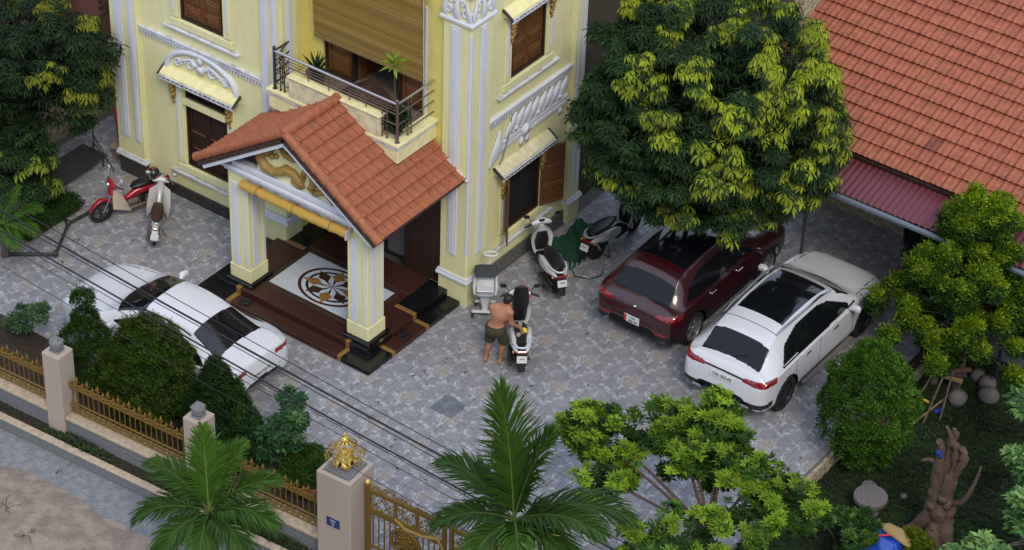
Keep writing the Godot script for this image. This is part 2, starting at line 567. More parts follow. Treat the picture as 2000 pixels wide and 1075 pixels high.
# an opening's wooden shutters: w, h; two leaves of stacked panels set back in a reveal
func shutters(parent: Node3D, fr: Transform3D, w: float, h: float, leaves: int, rows: Array, m := "wood", open := false) -> void:
	var o := part("window", parent, fr)
	var fb := MB.new()
	fb.ab(v3(-w / 2, 0, -.1), v3(-w / 2 + .05, h, .0), .008); fb.ab(v3(w / 2 - .05, 0, -.1), v3(w / 2, h, .0), .008)
	fb.ab(v3(-w / 2 + .05, h - .05, -.1), v3(w / 2 - .05, h, .0), .008); fb.ab(v3(-w / 2 + .05, 0, -.1), v3(w / 2 - .05, .05, .0), .008)
	obj("frame", fb, "wood_dark", o)
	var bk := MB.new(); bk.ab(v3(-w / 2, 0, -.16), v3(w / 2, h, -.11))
	obj("back", bk, "dark", o)  # near-black sheet painted as the darkness of the room behind
	if open: return
	var lw := (w - .1) / leaves
	for i in leaves:
		var b := MB.new()
		var x0 := -w / 2 + .05 + i * lw + .004
		var x1 := x0 + lw - .008
		b.ab(v3(x0, .055, -.085), v3(x0 + .06, h - .055, -.04), .006); b.ab(v3(x1 - .06, .055, -.085), v3(x1, h - .055, -.04), .006)
		var y := .055
		for k in rows.size():
			var y1: float = .055 + (h - .11) * rows[k]
			b.ab(v3(x0 + .06, y1 - .06, -.085), v3(x1 - .06, y1, -.045), .006)
			b.ab(v3(x0 + .06, y, -.085), v3(x1 - .06, y1 - .06, -.068), .0)
			b.box(v3((x0 + x1) / 2, (y + y1 - .06) / 2, -.062), v3(x1 - x0 - .2, maxf(y1 - y - .16, .03), .016), .012)
			y = y1
		obj("shutter", b, m, o)
		var ln := MB.new()
		for k in rows.size() - 1:
			var y1: float = .055 + (h - .11) * rows[k]
			ln.ab(v3(x0 + .07, y1 - .072, -.05), v3(x1 - .07, y1 - .06, -.036), .003)
		obj("shutter_moulding", ln, "wood_line", o)

# plaster band around an opening: two white flat strips and a sill
func surround(parent: Node3D, fr: Transform3D, w: float, h: float, sill := true) -> void:
	var b := MB.new()
	for s in [-1.0, 1.0]:
		b.box(v3(s * (w / 2 + .13), h / 2 - .02, .02), v3(.2, h - .1, .05), .012)
	b.box(v3(0, -.10, .02), v3(w + .5, .17, .045), .01)
	obj("surround", b, "wall", parent, fr)
	var c := MB.new()
	for s in [-1.0, 1.0]: c.box(v3(s * (w / 2 + .15), h / 2 + .05, .05), v3(.07, h - .25, .025), .01)
	obj("side_strip", c, "trim", parent, fr)
	if sill:
		var d := MB.new()
		d.box(v3(0, -.235, .04), v3(w + .85, .06, .09), .015)
		d.box(v3(0, -.275, .025), v3(w + .6, .03, .05), .008)
		obj("sill", d, "trim_worn", parent, fr)

# a little tiled hood on gold brackets over a window, an arch of plaster above it
func hood(parent: Node3D, fr: Transform3D, w: float, arch: bool, worn := false) -> void:
	var o := part("hood", parent, fr)
	var b := MB.new()
	var pr := pv([0, .13, .04, .13, .21, .015, .21, -.045, 0, -.045])
	b.plate(pr, w, Transform3D(Basis(v3(0, 0, 1), v3(0, 1, 0), v3(-1, 0, 0)), v3(w / 2, 0, 0)))
	obj("slab", b, "stain" if worn else "cap", o)
	var e := MB.new()
	e.box(v3(0, -.02, .23), v3(w + .02, .035, .03), .006); e.box(v3(0, -.105, .22), v3(w + .02, .03, .025), .006)
	obj("edge_rail", e, "trim_worn", o)
	var k := int(w / .115)
	var tooth := MB.new(); tooth.box(v3(0, 0, 0), v3(.05, .06, .03), .008)
	var tm := tooth.mesh()
	for i in k: obj("dentil", tm, "trim_worn" if not worn else "stone_grey", o, T(v3(-w / 2 + .06 + i * (w - .12) / (k - 1), -.065, .222)))
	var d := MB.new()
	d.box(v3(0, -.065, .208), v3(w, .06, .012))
	obj("shadow_board", d, "plinth_red", o)  # dark colour stands in for the shade between the dentils
	for s in [-1.0, 1.0]:
		var g := MB.new()
		g.bar(v3(s * (w / 2 + .03), .13, .0), v3(s * (w / 2 + .03), -.02, .24), .035, .05); g.bar(v3(s * (w / 2 + .03), .13, .02), v3(s * (w / 2 + .03), -.12, .02), .04, .04)
		obj("iron_arm", g, "iron", o)
		var q := MB.new()
		for i in 7:
			var t := i / 6.0
			q.ball(v3(s * (w / 2 - .22) + .025 * sin(i * 2.1), -.12 - t * .52, .07 + .05 * (1 - t)), v3(.085 - .055 * t, .065, .075 - .045 * t), 8)
			if i < 5: q.ball(v3(s * (w / 2 - .22) - .05 * sin(i * 2.1 + 1), -.16 - t * .5, .10), v3(.03, .05, .04), 6)
		obj("bracket", q, "gold", o)
	if arch:
		var a := MB.new()
		var rows := []
		for i in 25:
			var th := PI * i / 24.0
			var c := v3(cos(th) * w * .47, .12 + sin(th) * .55, 0)
			var nn := v3(cos(th) * .52, sin(th) * w * .47, 0).normalized()
			rows.append(PackedVector3Array([c + nn * .06, c + nn * .055 + v3(0, 0, .07), c - nn * .01 + v3(0, 0, .085), c - nn * .055 + v3(0, 0, .05), c - nn * .06]))
		for r in rows: r.reverse()
		a.grid(rows)
		obj("arch", a, "trim", o)
		var s := MB.new()
		s.ball(v3(0, .56, .03), v3(.07, .16, .07), 8); s.ball(v3(0, .36, .04), v3(.13, .13, .06), 10)
		for g in [-1.0, 1.0]:
			scroll(s, v3(g * .3, .36, .03), .13, g, .035); scroll(s, v3(g * .62, .3, .03), .11, -g, .03)
			s.tube(pv3([g * .12, .4, .04, g * .26, .5, .04, g * .45, .42, .04, g * .72, .24, .03]), [.045, .035, .035, .015], 6)
			for i in 3: s.ball(v3(g * (.2 + .17 * i), .47 - .06 * i, .03), v3(.035, .075, .03), 6)
		obj("scroll_relief", s, "trim", o)

func scroll(b: MB, c: Vector3, r: float, dir: float, th: float, turns := 1.4) -> void:
	var p := PackedVector3Array(); var rr := []
	for i in 15:
		var t := i / 14.0
		var a := t * TAU * turns
		p.append(c + v3(cos(a) * dir, sin(a), 0) * r * (1 - .75 * t)); rr.append(th * (1 - .4 * t))
	b.tube(p, rr, 6)

# pilaster: front w on a plane facing +z (or +x), with white recessed panels
func pilaster_face(parent: Node3D, fr: Transform3D, w: float, y0: float, y1: float, strips: Array) -> void:
	for s in strips:   # [centre x, width, rounded]
		var b := MB.new()
		b.box(v3(s[0], (y0 + y1) / 2, .012), v3(s[1], y1 - y0, .03), .012)
		if s[1] > .12: b.box(v3(s[0], (y0 + y1) / 2, .03), v3(s[1] * .55, y1 - y0 - .12, .016), .01)
		obj("panel", b, "trim", parent, fr)

func base_moulding(b: MB, x0: float, x1: float, z0: float, z1: float, y: float) -> void:
	b.ab(v3(x0 - .05, y - .075, z0 - .05), v3(x1 + .05, y + .015, z1 + .05), .025)
	b.ab(v3(x0 - .025, y + .015, z0 - .025), v3(x1 + .025, y + .06, z1 + .025), .015)

func villa() -> void:
	house = thing("villa", "pale yellow two storey villa with white trim, porch and balcony", "house", Vector3.ZERO)
	var H := house
	var top := 8.2
	# walls: the left wing, the recessed bay behind the porch and the side along the parked cars
	var w := MB.new()
	w.ab(v3(-8.3, .26, -9.0), v3(-3.93, top, -2.5))
	pierced(w, frame_x(-2.2), -8.3, -3.93, .26, top, .3, -5.98, 1.12, [[.87, 2.99], [4.33, 5.85]])
	obj("left_wing_wall", w, "wall", H)
	w = MB.new()
	w.ab(v3(-3.93, .22, -3.3), v3(-3.6, top, -2.9)); w.ab(v3(-.96, .22, -3.3), v3(-.5, top, -2.9))
	w.ab(v3(-3.6, 6.4, -3.3), v3(-.96, top, -2.9))
	w.ab(v3(-3.6, 3.3, -3.3), v3(-3.47, 6.4, -2.9)); w.ab(v3(-1.04, 3.3, -3.3), v3(-.96, 6.4, -2.9))
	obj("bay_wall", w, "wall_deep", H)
	w = MB.new()
	pierced(w, frame_z(-.07), 3.3, 6.4, .33, top, .43, 4.92, 1.12, [[.89, 2.38], [4.45, 5.97]])
	w.ab(v3(-8.3, top, -9), v3(-.07, top + .3, -2.2))
	obj("side_wall", w, "wall", H)
	w = MB.new(); w.ab(v3(-3.93, -.1, -9), v3(-.5, .22, -3.3)); w.ab(v3(-3.93, 3.2, -9), v3(-.5, 3.96, -3.3)); w.ab(v3(-3.93, 3.96, -7), v3(-.5, top, -6.8)); w.ab(v3(-3.93, .22, -9), v3(-.5, 3.2, -8.9))
	w.ab(v3(-.5, 0, -9), v3(-.3, top, -6.4))
	obj("inner_floor", w, "interior", H)
	w = MB.new(); w.ab(v3(-3.47, 3.96, -6.8), v3(-1.04, 3.985, -1.9))
	obj("balcony_floor", w, "tan_floor", H)
	# plinths
	w = MB.new()
	var x := -7.55
	while x < -3.93:
		var l := minf(R(.45, .75), -3.93 - x)
		var b := MB.new()
		b.box(v3(x + l / 2, .11, -2.18), v3(l - .008, .30, .06), .006)
		obj("plinth_slab", b, ["plinth", "plinth_red", "plinth"][rng.randi() % 3], H)
		x += l
	w.ab(v3(-.3, -.05, -6.4), v3(-.04, .335, -3.55), .01)
	obj("side_plinth", w, "plinth_grey", H)
	# left corner pilaster
	w = MB.new()
	w.ab(v3(-8.42, .5, -2.9), v3(-7.66, top, -2.1), .02)
	w.ab(v3(-8.40, -.05, -2.88), v3(-7.68, .42, -2.12), .01)
	obj("pilaster", w, "wall", H)
	w = MB.new(); base_moulding(w, -8.42, -7.66, -2.9, -2.1, .49)
	obj("pilaster_base", w, "trim_worn", H)
	w = MB.new(); w.ab(v3(-8.41, -.05, -2.89), v3(-7.67, .40, -2.105), .01)
	obj("pilaster_foot", w, "plinth", H)
	pilaster_face(H, frame_x(-2.1), .7, .95, 7.9, [[-8.17, .24], [-7.82, .17]])
	# right pilaster of the left wing, and its return into the bay
	w = MB.new(); w.ab(v3(-4.42, .75, -2.6), v3(-3.86, top, -2.14), .015)
	w.ab(v3(-4.40, .05, -2.6), v3(-3.83, .7, -2.08), .012)
	obj("pilaster", w, "wall", H)
	w = MB.new(); base_moulding(w, -4.42, -3.80, -2.75, -2.08, .68)
	obj("pilaster_base", w, "trim", H)
	pilaster_face(H, frame_x(-2.14), .5, 1.1, 7.9, [[-4.29, .19], [-4.05, .13]])
	pilaster_face(H, frame_z(-3.86, -2.14), .5, 1.0, 7.9, [[.2, .16]])
	w = MB.new(); w.ab(v3(-3.93, .22, -2.92), v3(-3.885, top, -2.6))
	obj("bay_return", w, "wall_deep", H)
	# the corner pilaster by the porch
	w = MB.new()
	w.ab(v3(-.54, .66, -3.5), v3(.12, top, -2.84), .02)
	w.ab(v3(-.555, -.05, -3.53), v3(.135, .55, -2.825), .01)
	obj("corner_pilaster", w, "wall", H)
	w = MB.new(); base_moulding(w, -.555, .135, -3.53, -2.825, .62)
	obj("pilaster_base", w, "trim", H)
	pilaster_face(H, frame_x(-2.84), .6, 1.12, 6.28, [[-.24, .22]])
	pilaster_face(H, frame_z(.12, -2.84), .6, 1.12, 6.28, [[.36, .2]])
	w = MB.new()
	w.box(v3(.085, 3.7, -2.875), v3(.085, 5.0, .085), .03, Basis(Vector3.UP, PI / 4))
	obj("corner_bead", w, "trim", H)
	w = MB.new()
	w.ab(v3(-.6, 6.36, -3.56), v3(.18, 6.44, -2.78), .02)
	for fr in [frame_x(-2.84, -.21), frame_z(.12, -3.17)]:
		w.xf = fr
		for g in [-1.0, 1.0]:
			scroll(w, v3(g * .2, 6.60, .01), .10, g, .032); scroll(w, v3(g * .12, 6.80, .01), .07, -g, .024)
			w.sweep([[v3(g * .27, 6.46, .0), .05, .02], [v3(g * .29, 6.58, .03), .06, .03], [v3(g * .25, 6.74, .03), .045, .025], [v3(g * .2, 6.86, .01), .015, .01]], v3(1, 0, 0), 8)
		w.sweep([[v3(0, 6.46, .0), .07, .03], [v3(0, 6.6, .04), .08, .04], [v3(0, 6.76, .03), .05, .03], [v3(0, 6.88, .01), .02, .01]], v3(1, 0, 0), 8)
	w.xf = Transform3D()
	w.ab(v3(-.58, 6.95, -3.54), v3(.16, 7.05, -2.8), .02)
	obj("capital", w, "trim", H)
	# far pilaster of the side
	w = MB.new(); w.ab(v3(-.5, .6, -6.75), v3(.04, top, -6.38), .015); w.ab(v3(-.5, 0, -6.78), v3(.05, .5, -6.36), .01)
	obj("pilaster", w, "wall", H)
	pilaster_face(H, frame_z(.04, -6.38), .3, .95, 7.5, [[.1, .09], [.27, .1]])
	w = MB.new(); base_moulding(w, -.5, .05, -6.78, -6.36, .56)
	obj("pilaster_base", w, "trim_worn", H)
	# string courses with small dentils
	w = MB.new()
	w.ab(v3(-7.66, 3.77, -2.2), v3(-4.42, 3.82, -2.12), .012); w.ab(v3(-7.66, 3.70, -2.2), v3(-4.42, 3.76, -2.14), .008)
	obj("string_course", w, "trim_worn", H)
	w = MB.new()
	w.ab(v3(-.12, 3.81, -6.38), v3(.01, 3.86, -3.5), .012); w.ab(v3(-.12, 3.74, -6.38), v3(-.02, 3.80, -3.5), .008)
	obj("string_course", w, "trim", H)
	var de := MB.new(); de.box(Vector3.ZERO, v3(.04, .08, .04), .006)
	var dm := de.mesh()
	for i in 42: obj("dentil", dm, "trim_worn", H, T(v3(-7.6 + i * .077, 3.655, -2.17)))
	for i in 36: obj("dentil", dm, "trim_worn", H, T(v3(-.04, 3.69, -3.56 - i * .078)))
	# windows of the left wing
	var c := -5.98
	shutters(H, frame_x(-2.20, c, .88), 1.1, 1.5, 2, [.34, .62, 1.0], "wood_dark")
	w = MB.new(); w.box(v3(c, 2.44, -2.17), v3(1.12, .14, .08), .01)
	obj("mullion", w, "wall", H)
	shutters(H, frame_x(-2.20, c, 2.51), 1.1, .47, 2, [1.0], "wood_dark")
	surround(H, frame_x(-2.2, c, .87), 1.12, 2.1)
	hood(H, frame_x(-2.2, c - .05, 3.0), 1.95, true)
	shutters(H, frame_x(-2.20, -5.98, 4.34), 1.1, 1.5, 2, [.2, .42, .7, 1.0])
	surround(H, frame_x(-2.2, -5.98, 4.33), 1.12, 2.0)
	# windows of the side
	shutters(H, frame_z(-.07, -4.92, 4.46), 1.1, 1.5, 2, [.22, .5, .82, 1.0])
	surround(H, frame_z(-.07, -4.92, 4.45), 1.12, 1.5)
	hood(H, frame_z(-.07, -4.92, 6.0), 1.7, false)
	shutters(H, frame_z(-.07, -4.92, .9), 1.12, 1.48, 2, [1.0], "wood", true)
	surround(H, frame_z(-.07, -4.92, .89), 1.12, 1.5)
	hood(H, frame_z(-.07, -4.8, 2.52), 1.75, false, true)
	for s in [[-4.37, -2.506], [-5.47, -.436]]:
		var o := part("open_shutter", H, T(v3(-.03, .93, s[0]), s[1]))
		var b := MB.new()
		b.box(v3(0.0, .7, -.27), v3(.03, 1.4, .54), .006)
		for k in 3: b.box(v3(.017, .26 + k * .45, -.27), v3(.012, .36, .38), .01)
		obj("leaf", b, "wood", o)
		b = MB.new()
		for k in 4: b.box(v3(.02, .06 + k * .44, -.27), v3(.012, .02, .48), .004)
		obj("moulding", b, "wood_line", o)
	# plaster relief of leaves and ribbons below the string course on the side
	var S := MB.new()
	S.xf = frame_z(-.07, -3.55, 0)
	S.sweep([[v3(.15, 2.78, .03), .05, .04], [v3(.3, 2.95, .04), .16, .04], [v3(.42, 3.2, .05), .12, .05], [v3(.5, 3.46, .03), .03, .02]], v3(1, 0, 0).rotated(v3(0, 0, 1), -.4), 10)
	S.bar(v3(.42, 3.02, .03), v3(2.75, 3.06, .03), .06, .07, v3(0, 1, 0)); S.bar(v3(.42, 3.13, .03), v3(2.75, 3.17, .03), .05, .05, v3(0, 1, 0))
	for i in 8:
		var x0 := .75 + i * .24
		S.sweep([[v3(x0 - .05, 3.2, .02), .05, .03], [v3(x0 + .03, 3.36, .05), .115, .04], [v3(x0 + .14, 3.52, .06), .10, .04], [v3(x0 + .25, 3.64, .04), .04, .02]], v3(1, -.4, 0).normalized(), 8)
		if i % 3 == 1: S.ball(v3(x0, 3.3, .05), v3(.09, .07, .05), 8)
	for g in [-1.0, 1.0]: S.ball(v3(1.3 + g * .09, 2.86, .03), v3(.07, .15, .04), 8)
	S.ball(v3(1.3, 3.1, .06), v3(.13, .15, .06), 10); S.ball(v3(2.5, 2.92, .03), v3(.06, .12, .03), 8)
	obj("leaf_relief", S, "trim", H)
	porch(H)
	balcony(H)

# a wall slab behind the plane of `fr`, with openings one above the other in one bay
func pierced(b: MB, fr: Transform3D, x0: float, x1: float, y0: float, y1: float, th: float, cx: float, w: float, holes: Array) -> void:
	var keep := b.xf
	b.xf = fr
	b.ab(v3(x0, y0, -th), v3(cx - w / 2, y1, 0)); b.ab(v3(cx + w / 2, y0, -th), v3(x1, y1, 0))
	var y := y0
	for h in holes:
		b.ab(v3(cx - w / 2, y, -th), v3(cx + w / 2, h[0], 0)); y = h[1]
	b.ab(v3(cx - w / 2, y, -th), v3(cx + w / 2, y1, 0))
	b.xf = keep


func roof_tile(tone: int, sd: int) -> ArrayMesh:   # interlocking clay tile: two shallow waves; local x across, z down the slope
	var b := MB.new()
	b.col = [Color(.94, .94, .94), Color(1, 1, 1), Color(1.06, 1.03, 1.0), Color(.84, .86, .9), Color(.55, .55, .6)][tone]
	var rows := []
	var prof := [-.487, -.012, -.46, .022, -.36, .032, -.24, .010, -.08, .006, .0, .024, .07, .03, .17, .008, .38, .006, .45, .018, .487, -.012]
	for e in [[0.0, .004], [1.06, .058]]:
		var r := PackedVector3Array()
		for k in range(0, prof.size(), 2): r.append(v3(prof[k], prof[k + 1] * 1.0 + e[1], e[0]))
		rows.append(r)
	for k in rows[0].size() - 1:
		b.quad(rows[1][k], rows[1][k + 1], rows[0][k + 1], rows[0][k])
		b.quad(rows[1][k] - v3(0, .02, .0), rows[1][k + 1] - v3(0, .02, .0), rows[1][k + 1], rows[1][k]); b.quad(rows[0][k] - v3(0, .02, 0), rows[0][k + 1] - v3(0, .02, 0), rows[1][k + 1] - v3(0, .02, .0), rows[1][k] - v3(0, .02, .0))
	return b.mesh()

# tiles over a plane: origin at the upper corner, ux across, dz down the slope
func tile_field(parent: Node3D, o: Vector3, ux: Vector3, dz: Vector3, tw: float, th: float, cols: int, rows: int, most: int, m: String, skip: Callable, order_near := false) -> void:
	var meshes := []
	for i in 5: meshes.append(roof_tile(i, i))
	var nrm := dz.cross(ux)
	var list := []
	for r in rows:
		for c in cols:
			var p := o + ux * (tw * (c + .5)) + dz * (th * r)
			if skip.call(p + dz * th * .5, c, r): continue
			list.append([p.distance_squared_to(CAM) if order_near else 0.0, p])
	if order_near: list.sort_custom(func(a, b): return a[0] < b[0])
	var rest := {}
	for e in list:
		var tone: int = 4 if rng.randf() < .006 else [0, 1, 1, 2, 0, 1, 1][rng.randi() % 7]
		var tr := Transform3D(Basis(ux * tw, nrm * R(.95, 1.15), dz * th).rotated(nrm, R(-.004, .004)), e[1] + nrm * R(0, .004))
		if most > 0:
			obj("roof_tile", meshes[tone], m, parent, tr)
			most -= 1
		else:
			if not rest.has(tone): rest[tone] = []
			rest[tone].append(tr)
	var far := MB.new()
	for tone in rest:
		var a: Array = meshes[tone].surface_get_arrays(0)
		for tr in rest[tone]:
			var nb: Basis = tr.basis.inverse().transposed()
			for i in a[0].size():
				far.v.append(tr * a[0][i]); far.n.append((nb * a[1][i]).normalized()); far.c.append(a[3][i]); far.t.append(Vector2.ZERO)
	if far.v.size(): stuff(obj("far_roof_tiles", far, m, parent))

func porch(H: Node3D) -> void:
	# two steps and the platform: granite slabs butted side by side
	var P := part("porch_floor", H)
	var slab := func(nm: String, x0: float, x1: float, z0: float, z1: float, y0: float, y1: float, m: String):
		var b := MB.new()
		b.ab(v3(x0, y0, z0), v3(x1, y1, z1), .006)
		obj(nm, b, m, P)
	var L := -4.35
	# lower step: front run then right run
	slab.call("step_slab", L, -3.62, -.5, 0.0, -.05, .1, "granite_black"); slab.call("step_inlay", -3.618, -3.502, -.3, 0.002, -.05, .102, "granite_gold")
	slab.call("step_slab", -3.5, -.8, -.3, 0.0, -.05, .1, "granite_brown"); slab.call("step_inlay", -.798, -.702, -.3, .002, -.05, .102, "granite_gold")
	slab.call("step_slab", -.7, 0.0, -.7, 0.0, -.05, .1, "granite_black"); slab.call("step_inlay", -.3, .002, -.798, -.702, -.05, .102, "granite_gold")
	slab.call("step_slab", -.3, 0.0, -1.75, -.8, -.05, .1, "granite_brown"); slab.call("step_inlay", -.3, .002, -1.848, -1.752, -.05, .102, "granite_gold")
	slab.call("step_slab", -.3, 0.0, -2.82, -1.85, -.05, .1, "granite_black")
	slab.call("step_slab", L, -3.9, -2.1, -.502, -.05, .1, "granite_black")
	# platform
	var y := .235
	slab.call("floor_slab", -3.5, -.85, -.72, -.32, .0, y, "granite_brown")
	slab.call("floor_slab", -4.05, -3.62, -.7, -.32, .0, y, "granite_black"); slab.call("floor_inlay", -3.618, -3.502, -.72, -.318, .0, y + .002, "granite_gold")
	slab.call("floor_inlay", -.848, -.752, -.72, -.318, .0, y + .002, "granite_gold"); slab.call("floor_slab", -.75, -.32, -.72, -.32, .0, y, "granite_black")
	slab.call("floor_slab", -.8, -.32, -1.75, -.82, .0, y, "granite_brown"); slab.call("floor_inlay", -.8, -.318, -.818, -.722, .0, y + .002, "granite_gold")
	slab.call("floor_inlay", -.8, -.318, -1.848, -1.752, .0, y + .002, "granite_gold"); slab.call("floor_slab", -.8, -.32, -2.84, -1.85, .0, y, "granite_black")
	slab.call("floor_slab", -4.05, -3.37, -2.06, -.72, .0, y, "granite_brown")
	slab.call("floor_inlay", -3.9, -3.37, -2.16, -2.062, .0, y + .002, "granite_gold")
	slab.call("floor_slab", -3.9, -3.37, -2.9, -2.162, .0, y, "granite_black")
	slab.call("floor_slab", -3.37, -.8, -2.9, -2.22, .0, y, "granite_brown")
	slab.call("floor_slab", -3.368, -.802, -2.22, -.722, .0, y - .004, "granite_brown")
	# inlaid marble field with its oval star and mosaic border
	var f := MB.new()
	f.ab(v3(-3.22, .1, -2.08), v3(-1.05, y + .002, -.84))
	obj("marble_field", f, "marble", P)
	var k := 0
	var bt := [MB.new(), MB.new()]
	for i in 2:
		bt[i].col = [Color(.045, .026, .016), Color(.50, .41, .25)][i]; bt[i].box(Vector3.ZERO, v3([.158, .082][i], .02, .1), .004)
	var bm := [bt[0].mesh(), bt[1].mesh()]
	var put := func(p: Vector3, turn: float):
		obj("mosaic_piece", bm[k % 2], "plastic", P, T(p, turn)); k += 1
	var bx0 := -3.275; var bx1 := -.995; var bz0 := -2.135; var bz1 := -.785
	for i in 18:
		var xx := bx0 + .03 + i * .1245 + (.02 if i % 2 else -.0)
		put.call(v3(xx + .05, y - .006, bz1), 0.0); k -= 1; put.call(v3(xx + .05, y - .006, bz0), 0.0)
	for i in 9:
		var zz := bz0 + .13 + i * .1245 + (.02 if i % 2 else .0)
		put.call(v3(bx0, y - .006, zz + .04), PI / 2); k -= 1; put.call(v3(bx1, y - .006, zz + .04), PI / 2)
	var cx := -2.12; var cz := -1.46
	var up := Transform3D(Basis(v3(1, 0, 0), v3(0, 0, -1), v3(0, 1, 0)), v3(cx, y + .002, cz))
	var ring := func(r0: float, r1: float, m: String):
		var b := MB.new()
		for i in 48:
			var a0 := TAU * i / 48; var a1 := TAU * (i + 1) / 48
			var q := [Vector2(cos(a0), sin(a0)), Vector2(cos(a1), sin(a1))]
			var e := v3(1.28, 1, 1)
			b.quad(v3(q[0].x * r0, q[0].y * r0, .003) * e, v3(q[0].x * r1, q[0].y * r1, .003) * e, v3(q[1].x * r1, q[1].y * r1, .003) * e, v3(q[1].x * r0, q[1].y * r0, .003) * e)
			b.quad(v3(q[0].x * r1, q[0].y * r1, .003) * e, v3(q[0].x * r1, q[0].y * r1, 0) * e, v3(q[1].x * r1, q[1].y * r1, 0) * e, v3(q[1].x * r1, q[1].y * r1, .003) * e)
		obj("inlay_ring", b, m, P, up)
	ring.call(.52, .575, "granite_brown"); ring.call(.40, .445, "granite_black")
	for i in 8:
		var a := TAU * i / 8 + .2
		var d := Vector2(cos(a), sin(a)); var s := Vector2(-d.y, d.x)
		var long: float = .53 if i % 2 == 0 else .49
		var pl := func(q: PackedVector2Array, h: float, m: String):
			var z := PackedVector2Array()
			for p in q: z.append(Vector2(p.x * 1.28, p.y))
			var b := MB.new(); b.plate(z, h); obj("star_point", b, m, P, up)
		pl.call(PackedVector2Array([d * .17, d * .30 + s * .115, d * long, d * .30 - s * .115]), .006, "granite_gold" if i % 2 == 0 else "granite_brown")
		pl.call(PackedVector2Array([Vector2.ZERO, d * .24 + s * .05, d * .2]), .0045, "granite_black")
	# columns
	for cx2 in [-3.62, -.67]:
		var o := part("porch_column", H, T(v3(cx2, 0, -.73)))
		var b := MB.new()
		b.ab(v3(-.36, .1, -.36), v3(.36, .2, .36), .012); b.ab(v3(-.335, .2, -.335), v3(.335, .31, .335), .02)
		obj("column_foot", b, "granite_black", o)
		b = MB.new()
		b.ab(v3(-.265, .31, -.265), v3(.265, .62, .265), .012); b.ab(v3(-.245, .62, -.245), v3(.245, 2.86, .245), .012)
		obj("shaft", b, "wall", o)
		for fr in [frame_x(.245), frame_z(.245), Transform3D(Basis(v3(0, 0, 1), v3(0, 1, 0), v3(-1, 0, 0)), v3(-.245, 0, 0))]:
			for q in [[-.075, .15], [.165, .05]]:
				b = MB.new(); b.box(v3(q[0], 1.62, .008), v3(q[1], 1.95, .024), .01)
				obj("panel", b, "trim", o, fr)
	# beam, cornice and pediment
	var b2 := MB.new()
	b2.ab(v3(-3.87, 2.72, -.97), v3(-.42, 2.98, -.5), .01)
	b2.ab(v3(-3.86, 2.72, -2.85), v3(-3.4, 2.95, -.97)); b2.ab(v3(-.9, 2.72, -2.85), v3(-.43, 2.95, -.97))
	obj("beam", b2, "trim_worn", H)
	b2 = MB.new()
	b2.ab(v3(-3.98, 2.9, -1.0), v3(-.3, 2.99, -.40), .02); b2.ab(v3(-3.92, 2.84, -.99), v3(-.36, 2.9, -.44), .012)
	b2.ab(v3(-3.72, 3.0, -.62), v3(-.5, 3.12, -.44), .015)
	obj("porch_cornice", b2, "trim", H)
	b2 = MB.new()
	var pd := pv([-3.42, 3.12, -.55, 3.12, -2.155, 4.22, -2.62, 3.90, -2.6, 3.72, -2.85, 3.66, -3.0, 3.63, -3.2, 3.5, -3.2, 3.12])
	b2.plate(pv([-3.12, 3.11, -.42, 3.11, -2.155, 4.27, -2.5, 4.04, -2.48, 3.86, -2.56, 3.78, -2.66, 3.92, -3.12, 3.62]), .06, frame_x(-.58))
	obj("pediment", b2, "wall", H)
	dragon(H)
	b2 = MB.new()
	var under := 2.93
	# roof
	var Rf := part("porch_roof", H)
	var cxr := -2.155
	var ridge_y := 4.45
	var run := 2.19
	var rise := 1.45
	var zb := -2.86
	var zf := -.18
	for s in [-1.0, 1.0]:
		var ux := v3(0, 0, -1) if s > 0 else v3(0, 0, 1)
		var dz := v3(s * run, -rise, 0).normalized()
		var sl := sqrt(run * run + rise * rise)
		var deck := MB.new()
		var nn := v3(s * rise, run, 0).normalized()
		var b0 := v3(cxr, ridge_y - .05, zf + .03)
		deck.box(b0 + dz * sl * .5 + v3(0, 0, (zb - zf) * .5) - nn * .045, v3(sl, .09, zf - zb), 0.0, Basis(dz, v3(0, 0, 1).cross(dz) if s > 0 else dz.cross(v3(0, 0, 1)), v3(0, 0, 1) if s > 0 else v3(0, 0, -1)))
		obj("roof_deck", deck, "plinth_red", Rf)
		# white barge board under the front edge
		var bb := MB.new()
		bb.bar(v3(cxr + s * .0, ridge_y - .18, zf - .02), v3(cxr + s * (run - .12), ridge_y - .18 - rise * (run - .12) / run, zf - .02), .05, .12, Vector3.UP)
		obj("barge_board", bb, "trim", Rf)
		var o := v3(cxr, ridge_y, zf) if s > 0 else v3(cxr, ridge_y, zb)
		var nrow := 10
		var ncol := 14
		var blk := func(p: Vector3, c: int, r: int) -> bool: return p.z < -1.82 and p.x > -3.95 and p.x < -.82
		tile_field(Rf, o, ux, dz, (zf - zb) / ncol, sl / nrow, ncol, nrow, 300, "tile", blk)
		# cover tiles along the verge and the bed of mortar beside them
		for i in 9:
			var q := MB.new()
			var a0 := v3(cxr, ridge_y + .02, zf - .02) + dz * (sl * i / 9.0 + .02) + nn * .03
			q.tube(PackedVector3Array([a0, a0 + dz * (sl / 9.0 + .03)]), [.085, .098], 8)
			obj("verge_tile", q, "tile", Rf)
		var mo := MB.new()
		for i in 22:
			var a1 := v3(cxr, ridge_y + .01, zf - .15) + dz * (sl * (i + .5) / 22.0)
			mo.ball(a1 + v3(0, 0, R(-.02, .02)), v3(.08, .025, R(.02, .045)), 6, Basis(v3(0, 0, 1), -s * .58))
		obj("mortar_bed", mo, "mortar", Rf)
	for i in 6:
		var q := MB.new()
		q.tube(PackedVector3Array([v3(cxr, ridge_y + .035, zf + .03 - i * .26), v3(cxr, ridge_y + .045, zf - .26 - i * .26)]), [.10, .115], 9)
		obj("ridge_tile", q, "tile", Rf)
	var mo2 := MB.new()
